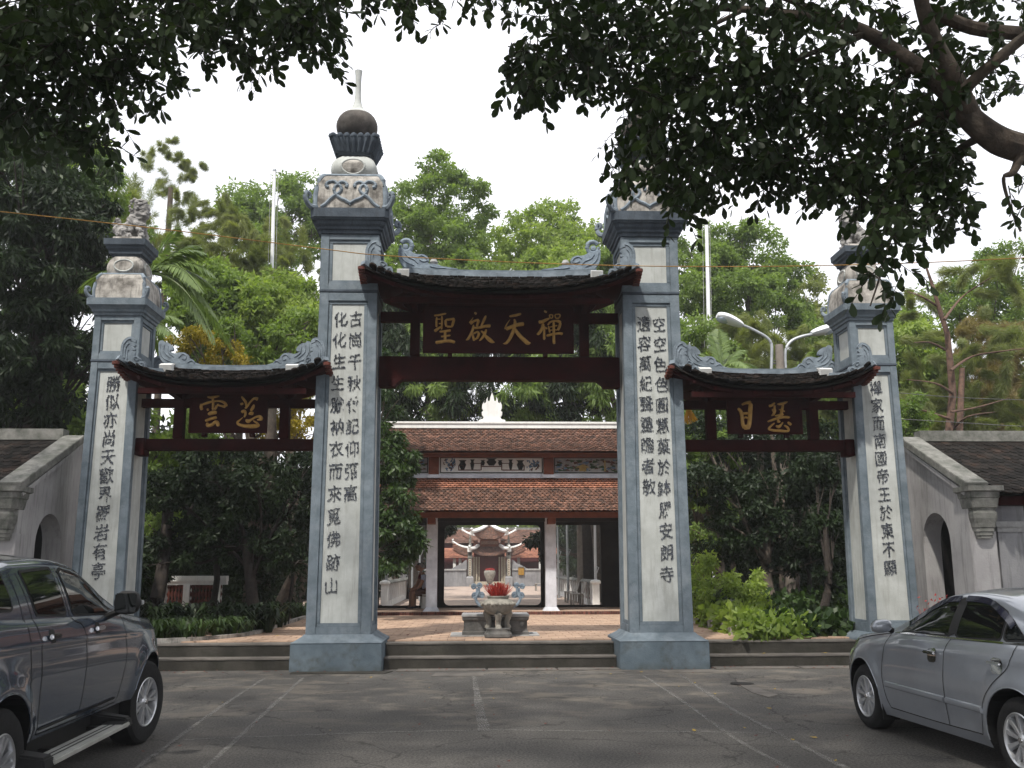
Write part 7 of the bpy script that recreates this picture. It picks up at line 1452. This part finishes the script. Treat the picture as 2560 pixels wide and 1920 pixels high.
# ---- sedan, nose towards the gate, its left side seen
fx, fy = 3.68, -5.84; hd = (-.055, 1.0); ang = math.atan2(hd[1], hd[0]); WS = .85
sd_ = dict(loc=(fx+WS-.09, fy, 0), rz=ang, side=1, x0=-3.60, x1=.86, axles=(0, -2.62), rw=.322, arch=.385, w=WS, flare=.022, tumble=.40, crown=.045, floor=.22, tw=.21, tyre=.322, rim=.205, spokes=10, double=False, slant=-.04,
    paint=M['paintsilver'], crease=(.86, .006, -.02),
    belt=[(-3.65, .93), (-3.0, 1.03), (-2.5, 1.035), (-1.5, 1.005), (-.75, .985), (-.3, .93), (.2, .86), (.5, .79), (.75, .68), (.86, .60)],
    sill=[(-3.65, .30), (-2.2, .20), (-.4, .20), (.3, .20), (.86, .22)],
    width=[(-3.65, .68), (-3.2, .80), (-2.4, .85), (-.2, .85), (.2, .83), (.5, .76), (.7, .66), (.85, .52)],
    top=[(-3.65, 1.0), (-3.4, 1.10), (-3.05, 1.13), (-2.95, 1.17), (-2.6, 1.33), (-2.3, 1.40), (-1.95, 1.42), (-1.65, 1.42), (-1.35, 1.385), (-1.05, 1.27), (-.70, 1.10), (-.55, 1.03), (-.3, .99), (.2, .93), (.5, .86), (.75, .75), (.86, .63)],
    screens=[(-1.28, -.58), (-3.0, -2.42)], doors=[('rear_door', -2.45, -1.62, .29), ('front_door', -1.62, -.56, .29)],
    windows=[[(-1.63, 1.035), (-.74, 1.02), (-1.05, 1.19), (-1.38, 1.33), (-1.61, 1.36)], [(-2.40, 1.06), (-1.74, 1.04), (-1.72, 1.365), (-2.08, 1.35), (-2.38, 1.25)], [(-2.74, 1.07), (-2.45, 1.065), (-2.43, 1.22), (-2.50, 1.20)]],
    seams=[[(-.56, 1.0), (-.50, .85), (-.46, .6), (-.50, .38), (-.56, .285)], [(-1.68, 1.03), (-1.63, .9), (-1.61, .6), (-1.62, .29)], [(-2.62, 1.03), (-2.56, .86), (-2.36, .70), (-2.22, .55), (-2.17, .38), (-2.14, .29)], [(-.56, .285), (-1.4, .28), (-2.14, .29)], [(-.56, .99), (-.2, .95), (.2, .885), (.5, .815)], [(.36, .62), (.50, .56), (.60, .48)]])
r, ys, strip, patch, rpoly = car('sedan_car', 'silver blue four door sedan with chrome door handles', 'car', sd_); sedan = r
for x in (-1.42, -2.42):
    z = .865; patch(rpoly([(x-.075, z-.07), (x+.07, z-.07), (x+.07, z+.055), (x-.075, z+.055)]), .004, M['chrome'], 'handle_cup')
    obj('door_handle', MB().hexa([(x-.10, ys(x, z)+.02, z+.0), (x+.09, ys(x, z)+.02, z+.0), (x+.09, ys(x, z)+.045, z+.003), (x-.10, ys(x, z)+.045, z+.003)], [(x-.10, ys(x, z)+.02, z+.03), (x+.09, ys(x, z)+.02, z+.03), (x+.09, ys(x, z)+.042, z+.027), (x-.10, ys(x, z)+.042, z+.027)]), M['chrome'], r, bev=.008)
for a, b in ((-1.60, -.52), (-2.20, -1.635)):
    mb = MB(); P = [(x, ys(x, .50)+.004, .50+.01*(x+1)) for x in np.linspace(a, b, 10)]; mb.tube(P, .020, 8, 1.4); obj('door_moulding', mb, M['paintsilver'], r, smooth=True)
pod(r, (-.80, .985, 1.075), .075, .10, .062, M['paintsilver'], 'mirror', -.01); mb = MB(); mb.tube([(-.78, .86, 1.03), (-.78, .92, 1.05)], .028, 8); obj('mirror_arm', mb, M['blackplastic'], r)
mb = MB(); mb.box(-.735, -.722, .93, 1.06, 1.06, 1.075); obj('mirror_indicator', mb, M['headlight'], r)
patch(rpoly([(.20, .79), (.52, .76), (.70, .66), (.62, .62), (.38, .70)]), .006, M['headlight'], 'headlight')
strip([(-.84, 1.10), (-1.08, 1.215), (-1.38, 1.335), (-1.63, 1.36)], .05, .014, M['visor'], 'window_visor'); strip([(-1.71, 1.365), (-2.06, 1.35), (-2.36, 1.25), (-2.52, 1.17)], .05, .014, M['visor'], 'window_visor')
strip([(-.62, 1.008), (-1.6, 1.022), (-2.75, 1.045)], .016, .006, M['chrome'], 'belt_trim')
mb = MB(); mb.cbox((-.415, .76, .27), .012, .17, .24, 0, 0); obj('mud_flap', mb, M['blackplastic'], r)
patch(rpoly([(-1.75, 1.045), (-1.61, 1.04), (-1.60, 1.37), (-1.73, 1.375)]), .009, M['blackplastic'], 'door_pillar')
# ================================================================ street furniture and small things
sl_ = thing('street_lamp', 'double armed street lamp on a brown concrete post behind the right gate roof', 'lamp'); LY = 9.2
p = PY(1683, 745, LY); mb = MB(); mb.tube([(p[0]-.05, LY, .1), (p[0], LY, p[2])], [.18, .11], 12); obj('post', mb, M['concrete'], sl_, smooth=True)
for pts, hd in (([(1666, 800), (1667, 770), (1666, 742), (1655, 728), (1638, 718), (1618, 708), (1602, 702)], [(1549, 682), (1572, 690), (1604, 704)]), ([(1697, 795), (1696, 770), (1699, 750), (1712, 735), (1735, 726), (1758, 722)], [(1800, 708), (1780, 714), (1752, 722)])):
    Q = crom([PY(x, y, LY) for x, y in pts], 4); mb = MB(); mb.tube([tuple(q) for q in Q], .042, 8); obj('arm', mb, M['galv'], sl_, smooth=True)
    H = crom([PY(x, y, LY) for x, y in hd], 5); mb = MB(); n = len(H); mb.tube([tuple(q+np.array([0, 0, .015])) for q in H], [.24*math.sin(math.pi*(.12+.72*(1-i/(n-1))))**.8 for i in range(n)], 12, .55); hh = obj('lamp_head', mb, M['lamp'], sl_, smooth=True)
    mb = MB(); H2 = H[:int(n*.65)]; mb.tube([tuple(q+np.array([0, 0, -.035])) for q in H2], [.20*math.sin(math.pi*(.1+.8*(1-i/(len(H2)-1))))**.8 for i in range(len(H2))], 12, .6); obj('lamp_glass', mb, M['lampglass'], hh, smooth=True)
mb = MB(); a = PY(1668, 785, LY); b = PY(1697, 785, LY); mb.tube([tuple(a), tuple(b)], .022, 6); mb.tube([tuple(a+np.array([0, 0, .08])), tuple(b+np.array([0, 0, .05]))], .018, 6); obj('clamp', mb, M['wire'], sl_)
# flagpoles
for lab, top_, bot_, Yp in (('tall white flagpole rising behind the left gate roof', (593, 368), (584, 710), 14.), ('tall white flagpole rising behind the right gate roof', (1523, 350), (1531, 700), 14.)):
    f = thing('flagpole', lab, 'flagpole', group='white flagpoles'); a = PY(*top_, Yp); b = PY(*bot_, Yp); d = (a-b)/(a[2]-b[2]); g0 = b+d*(.2-b[2]); mb = MB(); mb.tube([tuple(g0), tuple(a)], [.085, .055], 12); obj('pole', mb, M['pole'], f, smooth=True)
    mb = MB(); mb.lathe([(.01, -.06), (.06, -.04), (.07, 0), (.05, .05), (.01, .07)], tuple(a), 10); obj('pole_knob', mb, M['galv'], f, smooth=True)
    mb = MB(); mb.tube([tuple(a+np.array([-.12, 0, -.05])), tuple(g0+np.array([-.16, 0, 2.]))], .008, 4); mb.tube([tuple(a+np.array([.12, 0, -.05])), tuple(g0+np.array([.10, 0, 2.]))], .008, 4); obj('halyard', mb, M['topstone'], f)
# orange cord slung across the forecourt, and wires at the right
def cord(name, label, pts, r, m, cat='cable'):
    Q = crom([PY(x, y, Y) for x, y, Y in pts], 8); mb = MB(); mb.tube([tuple(q) for q in Q], r, 6); return tag(obj(name, mb, m, smooth=True), label, cat)
cord('cord', 'thin orange cord slung across the whole forecourt in front of the gate', [(-200, 440, -4.5), (0, 457, -4), (350, 495, -3.2), (700, 538, -2.4), (830, 552, -2.2), (1100, 566, -2.0), (1350, 574, -2.0), (1600, 576, -2.2), (1800, 573, -2.6), (2000, 567, -3.2), (2212, 557, -4), (2400, 545, -4.6)], .007, M['rope'])
cord('wire', 'upper of the two grey wires over the right gate house roof', [(1900, 845, 5), (2060, 858, 4.4), (2212, 864, 4), (2400, 868, 3.6)], .008, M['wire'])
cord('wire', 'lower of the two grey wires over the right gate house roof', [(1940, 905, 5), (2060, 912, 4.4), (2212, 921, 4), (2400, 925, 3.6)], .009, M['wire'])
# poles and clutter along the far path
for lab, x, ytop, ybot, Yd, r, m in (('thin grey pole at the left end of the left balustrade', 967, 1100, 1453, 21., .06, 'galv'), ('thin grey pole behind the left balustrade', 1030.5, 1340, 1447, 27, .05, 'galv'), ('second thin grey pole beside the hall column', 1049.5, 1300, 1445, 27, .05, 'galv'),
    ('slim grey pole in the right bay of the hall, leftmost', 1397, 1300, 1443, 30, .05, 'galv'), ('pale grey pole in the right bay of the hall', 1420, 1250, 1443, 27, .06, 'galv'), ('thick concrete pole in the right bay of the hall', 1451, 1250, 1447, 24, .13, 'concrete'), ('pale blue pole beside the end of the right balustrade', 1490, 1250, 1500, 20.6, .055, 'lamp')):
    a = PY(x/K, ybot/K, Yd); b = PY((x-4)/K if x > 1200 else (x+1)/K, ytop/K, Yd); o = thing('far_pole', lab, 'pole', group='poles along the far path'); mb = MB(); mb.tube([(a[0], Yd, .1), tuple(b)], [r, r*.8], 10); obj('shaft', mb, M[m], o, smooth=True)
    if m == 'galv' or m == 'lamp': mb = MB(); zz = a[2]+1.15; mb.tube([(a[0], Yd, zz-.3), (a[0]+.12, Yd-.05, zz+.05), (a[0]+.03, Yd-.05, zz+.08)], .018, 6); obj('pole_bracket', mb, M[m], o)
for lab, x, Yd, r0 in (('thick brown tree trunk in the right bay of the hall', 1462, 27, .42), ('pale forked tree trunk at the right edge of the right bay', 1502, 25, .28), ('brown tree trunk behind the left balustrade', 1037, 30, .35)):
    a = PY(x/K, 1440/K, Yd); t = thing('old_tree', lab, 'tree'); mb = MB(); s = .5 if x < 1500 else -.35
    P = crom([(a[0], Yd, 0), (a[0]+.05*s, Yd, 1.2), (a[0]+.25*s, Yd, 2.6), (a[0]+s*1.1, Yd, 5.2), (a[0]+s*1.6, Yd, 7)], 5); mb.tube([tuple(q) for q in P], [lerp(r0*1.25, r0*.7, (i/(len(P)-1))**.5) for i in range(len(P))], 12); obj('trunk', mb, M['barkdark'] if x != 1502 else M['bark'], t, smooth=True)
    V = leaf_cloud(npr(int(x)), np.array([(a[0]+s*1.6+dx, Yd+dy, 7+dz) for dx in (-1.5, 0, 1.5) for dy in (-1.2, 0, 1.2) for dz in (-.6, .6)]), np.full(18, 1.1), 90, .24, .42, .6); npobj('crown', V, 4, M['leafshade'], t)
def bench(label, x, y, rz):
    o = thing('slatted_bench', label, 'bench', (x, y, FZ), 'benches on the far path', rz)
    for k in range(3): mb = MB(); mb.box(-.55, .55, -.2+.14*k, -.08+.14*k, .42, .455); obj('seat_slat', mb, M['bench'], o)
    mb = MB(); mb.hexa([(-.55, .24, .48), (.55, .24, .48), (.55, .27, .48), (-.55, .27, .48)], [(-.55, .34, .88), (.55, .34, .88), (.55, .37, .88), (-.55, .37, .88)]); obj('backrest', mb, M['bench'], o)
    for sx in (-.48, .48):
        for sy in (-.15, .2): mb = MB(); mb.box(sx-.035, sx+.035, sy-.035, sy+.035, 0, .42); obj('leg', mb, M['bench'], o)
bench('grey wooden bench nearer the hall, against the right balustrade', 3.45, 21.3, -math.pi/2); bench('grey wooden bench farther along the right balustrade', 3.5, 24.2, -math.pi/2); bench('far grey bench close to the notice board', 3.5, 44, -math.pi/2)
# the white plastic stool
a = PZ(990/K, 1525/K, .50); st = thing('plastic_stool', 'low white plastic stool under the seated man left of the hall column', 'stool', (a[0]+.42, a[1]+.2, .50))
mb = MB(); mb.sq([(.18, .36), (.20, .37), (.20, .395), (.18, .405)], 0, 0, ch=.04); obj('seat', mb, M['plastic'], st, bev=.006)
for k in range(4):
    mb = MB(); hole = [(.055*math.cos(t), .19+.055*math.sin(t)) for t in np.linspace(0, 2*math.pi, 13)[:-1]]; m_ = Matrix.Rotation(k*math.pi/2, 3, 'Z'); outl = [(-.20, 0), (-.10, 0), (-.05, .07), (.05, .07), (.10, 0), (.20, 0), (.16, .36), (-.16, .36)]
    tr = tessellate_polygon([[Vector((q[0], q[1], 0)) for q in outl], [Vector((q[0], q[1], 0)) for q in hole[::-1]]]); pts = outl+hole[::-1]; V = [tuple(m_@Vector((q[0], -.19+.03*q[1]/.36, q[1]))) for q in pts]+[tuple(m_@Vector((q[0], -.175+.03*q[1]/.36, q[1]))) for q in pts]; n = len(pts); mb.add(V, [tuple(t) for t in tr]+[tuple(i+n for i in t) for t in tr]); obj('side', mb, M['plastic'], st)
# ---------------------------------------------------------------- people
def seated(label, x, y, z, rz, top, legs, hair, s=1., lean=.15, shoes='navy'):
    o = thing('person', label, 'person', (x, y, z), rz=rz); hp = .46*s
    n = [(0, 0, hp+.04, .125), (.02+lean*.3, 0, hp+.24, .125), (.04+lean*.7, 0, hp+.44, .14), (.05+lean, 0, hp+.55, .065), (.08+lean, 0, hp+.62, .06),
         (.04+lean*.8, .17, hp+.48, .062), (.12+lean, .21, hp+.22, .045), (.36, .14, hp+.14, .036), (.04+lean*.8, -.17, hp+.48, .062), (.12+lean, -.21, hp+.22, .045), (.36, -.14, hp+.14, .036),
         (.02, .10, hp+.02, .095), (.42, .14, hp+.05, .075), (.44, .15, .10, .042), (.46, .15, .04, .04), (.58, .16, .03, .032), (.02, -.10, hp+.02, .095), (.42, -.14, hp+.05, .075), (.38, -.15, .10, .042), (.40, -.15, .04, .04), (.52, -.16, .03, .032),
         (.42, .11, hp+.12, .03), (.42, -.11, hp+.12, .03)]
    e = [(0, 1), (1, 2), (2, 3), (3, 4), (2, 5), (5, 6), (6, 7), (2, 8), (8, 9), (9, 10), (0, 11), (11, 12), (12, 13), (13, 14), (14, 15), (0, 16), (16, 17), (17, 18), (18, 19), (19, 20), (7, 21), (10, 22)]
    skin_mesh('body', n, e, M['skin'], o, 2)
    mb = MB(); hx, hz_ = .11+lean, hp+.74; rings = []
    for u in np.linspace(-1, 1, 13):
        r_ = math.sqrt(max(0.0, 1-u*u)); rings.append([(hx+.095*r_*math.cos(a)*(1.0 if u > -.3 else .88)+(.012 if u < -.4 else 0), .074*r_*math.sin(a), hz_+.115*u) for a in np.linspace(0, 2*math.pi, 17)[:-1]])
    mb.rings(rings); h = obj('head', mb, M['skin'], o, smooth=True)
    mb = MB(); mb.cbox((hx+.10, 0, hz_-.01), .035, .022, .045); obj('nose', mb, M['skin'], h, bev=.008)
    mb = MB(); mb.cbox((hx+.088, 0, hz_-.055), .012, .04, .01); obj('mouth', mb, M['maroon'], h)
    for sd in (-1, 1):
        mb = MB(); mb.lathe([(.002, -.01), (.011, -.004), (.011, .004), (.002, .01)], (hx+.085, sd*.03, hz_+.012), 8); obj('eye', mb, M['ink'], h); mb = MB(); mb.lathe([(.004, -.025), (.018, -.012), (.02, .01), (.006, .026)], (hx-.005, sd*.076, hz_-.005), 8); obj('ear', mb, M['skin'], h, smooth=True)
    mb = MB(); rings = []
    for u in np.linspace(-.15, 1, 9): r_ = math.sqrt(max(0., 1-u*u)); rings.append([(hx-.014+.10*r_*math.cos(a)*(1 if math.cos(a) < .3 or u > .45 else .55), .081*r_*math.sin(a), hz_+.008+.122*u) for a in np.linspace(0, 2*math.pi, 17)[:-1]])
    mb.rings(rings); obj('hair', mb, M[hair], h, smooth=True)
    nt_ = [(a, b, c, r_*1.13+.008) for a, b, c, r_ in n[:3]]+[(.05+lean, 0, hp+.52, .075)]+[(a, b, c, r_*1.18+.006) for a, b, c, r_ in (n[5], ((n[5][0]+n[6][0])/2, (n[5][1]+n[6][1])/2, (n[5][2]+n[6][2])/2, .056), n[8], ((n[8][0]+n[9][0])/2, (n[8][1]+n[9][1])/2, (n[8][2]+n[9][2])/2, .056))]
    skin_mesh('shirt', nt_, [(0, 1), (1, 2), (2, 3), (2, 4), (4, 5), (2, 6), (6, 7)], M[top], o, 2)
    ns_ = [(0, 0, hp+.05, .14)]+[(n[i][0], n[i][1], n[i][2], n[i][3]*1.15+.006) for i in (11, 12, 16, 17)]; skin_mesh('shorts', ns_, [(0, 1), (1, 2), (0, 3), (3, 4)], M[legs], o, 2)
    for sd, fx_ in ((1, .46), (-1, .40)):
        mb = MB(); mb.rings([[(fx_-.07, sd*.155+a, .0), (fx_-.07, sd*.155+b_, .0), (fx_+.17, sd*.16+b_*.8, .0), (fx_+.17, sd*.16+a*.8, .0)] if k == 0 else [(fx_-.06, sd*.155+a, .07), (fx_-.06, sd*.155+b_, .07), (fx_+.15, sd*.16+b_*.8, .045), (fx_+.15, sd*.16+a*.8, .045)] for k in (0, 1) for a, b_ in ((-.045, .045),)]); obj('shoe', mb, M[shoes], o, bev=.012)
        # a hand on the knee: palm, four fingers, thumb
        hx0, hy0, hz0 = .40, sd*.14, hp+.135; mb = MB(); mb.cbox((hx0, hy0, hz0), .085, .075, .026)
        for f in range(4): yy = hy0-.028+.0187*f; l = (.062, .072, .068, .052)[f]; mb.tube([(hx0+.04, yy, hz0), (hx0+.04+l*.6, yy, hz0-.006), (hx0+.04+l, yy, hz0-.03)], [.0095, .0088, .007], 6)
        mb.tube([(hx0-.01, hy0-sd*.035, hz0), (hx0+.02, hy0-sd*.062, hz0-.01), (hx0+.045, hy0-sd*.066, hz0-.022)], [.011, .01, .008], 6); obj('hand', mb, M['skin'], o, smooth=True)
    return o
q = PZ(1035/K, 1522/K, .50)
seated('person in a pale blue shirt and brown shorts seated beside the left hall column', q[0]+.38, q[1]+.25, .50, math.pi, 'shirt', 'shorts', 'hair', .86, .10)
seated('person in a maroon shirt seated behind the one in the pale blue shirt', q[0]+.30, q[1]+.85, .50, math.pi*.95, 'maroon', 'shorts', 'hairdark', .9, .12)
q2 = PZ(948/K, 1518/K, .50); seated('person half hidden by the left tall pillar, one knee and shoe showing', q2[0]-.55, q2[1]+.2, .50, .1, 'navy', 'navy', 'hairdark', .95, .08)
for nm, lab, xy in (('plastic_stool', 'low white stool under the person in the maroon shirt', (q[0]+.30, q[1]+.85)), ('plastic_stool', 'low white stool hidden behind the left tall pillar', (q2[0]-.55, q2[1]+.2))):
    r_ = st.copy(); COL.objects.link(r_); r_['label'] = lab; r_.location = (xy[0], xy[1], .5)
    for ch in list(st.children): c = ch.copy(); COL.objects.link(c); c.parent = r_
st.location = (q[0]+.38, q[1]+.25, .5)
# red firecracker plant at the right arch, leaves and twigs on the ground
V = []; rng = npr(7)
for i in range(50): b = np.array([7.35, .15, .35]); a = rng.uniform(0, 6.28); l = rng.uniform(.3, .8); d = unit(np.array([math.cos(a)*.5, math.sin(a)*.5, 1.])); e = b+d*l+np.array([0, 0, -.1*l]); V.append([b-[.004, 0, 0], b+[.004, 0, 0], e+[.003, 0, 0], e-[.003, 0, 0]])
for i in range(36): a = rng.uniform(0, 6.28); p_ = np.array([7.35, .15, .9])+np.array([math.cos(a)*rng.uniform(.0, .35), math.sin(a)*.3*rng.random(), rng.uniform(-.15, .25)]); d = unit(rng.normal(size=3))*.05; V.append([p_, p_+[.02, 0, .02], p_+d, p_-[.02, 0, 0]])
tag(npobj('red_plant', V, 4, M['flower']), 'spindly red flowering plant before the right side arch', 'plant')
rr = random.Random(77)
def fallen(x, y, z, s, m, label, group='fallen leaves'):
    a = rr.uniform(0, 6.28); mb = MB(); c, d = math.cos(a), math.sin(a); f = lambda u, v, w: (x+c*u-d*v, y+d*u+c*v, z+w); mb.add([f(-s, 0, .012*s*9), f(-.3*s, .36*s, .004), f(.5*s, .3*s, .01), f(s, 0, .05*s*3), f(.5*s, -.3*s, .004), f(-.3*s, -.36*s, .01)], [(0, 1, 2, 3), (0, 3, 4, 5)]); o = obj('fallen_leaf', mb, M[m]); tag(o, label, 'leaf', group)
specs = [((1661, 1532), 'small green fallen leaf on the asphalt between the painted lines'), ((1757, 1595), 'long yellowish fallen leaf on the asphalt near the silver car'), ((1500, 1580), 'pale fallen leaf lying on the cross line at the right'), ((1385, 1453), 'dry leaf at the foot of the right tall pillar')]
for (x, y), lab in specs: p = PZ(x, y, 0); fallen(p[0], p[1], .008, .055, 'yellow', lab)
for (x, y, z), lab in (((4.45, .50, .196), 'yellow fallen leaf on the right steps, the left one'), ((5.5, .52, .196), 'orange fallen leaf on the right steps, nearest the silver car'), ((-4.05, 2.1, .43), 'yellow fallen leaf on the paving by the left planter'), ((4.3, 2.4, .43), 'dry leaf on the paving before the right planter')): fallen(x, y, z, .06, 'yellow', lab)
for nm, m_, n_, rx, ry_, z_, sz in (('leaf_litter', 'tileend', 90, (-4.5, 4.4), (-10, -.3), .006, (.010, .026)), ('leaf_litter', 'yellow', 26, (-4.5, 4.4), (-10, -.3), .006, (.014, .030)), ('grit', 'dark', 160, (-4.5, 4.4), (-10, -.3), .005, (.005, .012)), ('leaf_litter', 'tileend', 30, (-5.5, 5.5), (1.2, 8), .432, (.02, .04)), ('gutter_litter', 'tileend', 120, (-6.2, 6.3), (-.14, .3), .014, (.010, .03))):
    V = []
    for i in range(n_):
        x, y, s, a = rr.uniform(*rx), rr.uniform(*ry_), rr.uniform(*sz), rr.uniform(0, 6.28); c, d = math.cos(a)*s, math.sin(a)*s; V.append([(x+c, y+d, z_+s*.5), (x-d*.5, y+c*.5, z_), (x-c, y-d, z_+s*.2), (x+d*.5, y-c*.5, z_)])
    tag(npobj(nm, V, 4, M[m_]), kind='stuff')
# ================================================================ the air: light haze round the whole place
mb = MB(); mb.box(-135, 136, -62, 165, -1.1, 24)
hm = bpy.data.materials.new('humid_air'); hm.use_nodes = True; hn = hm.node_tree; hn.nodes.clear(); ho = hn.nodes.new('ShaderNodeOutputMaterial'); hv = hn.nodes.new('ShaderNodeVolumePrincipled')
hv.inputs['Density'].default_value = .0008; hv.inputs['Color'].default_value = (.93, .96, 1, 1); hv.inputs['Anisotropy'].default_value = .2; hn.links.new(hv.outputs[0], ho.inputs['Volume'])
hz_o = obj('haze', mb, hm); hz_o['kind'] = 'stuff'; sc.cycles.volume_bounces = 1
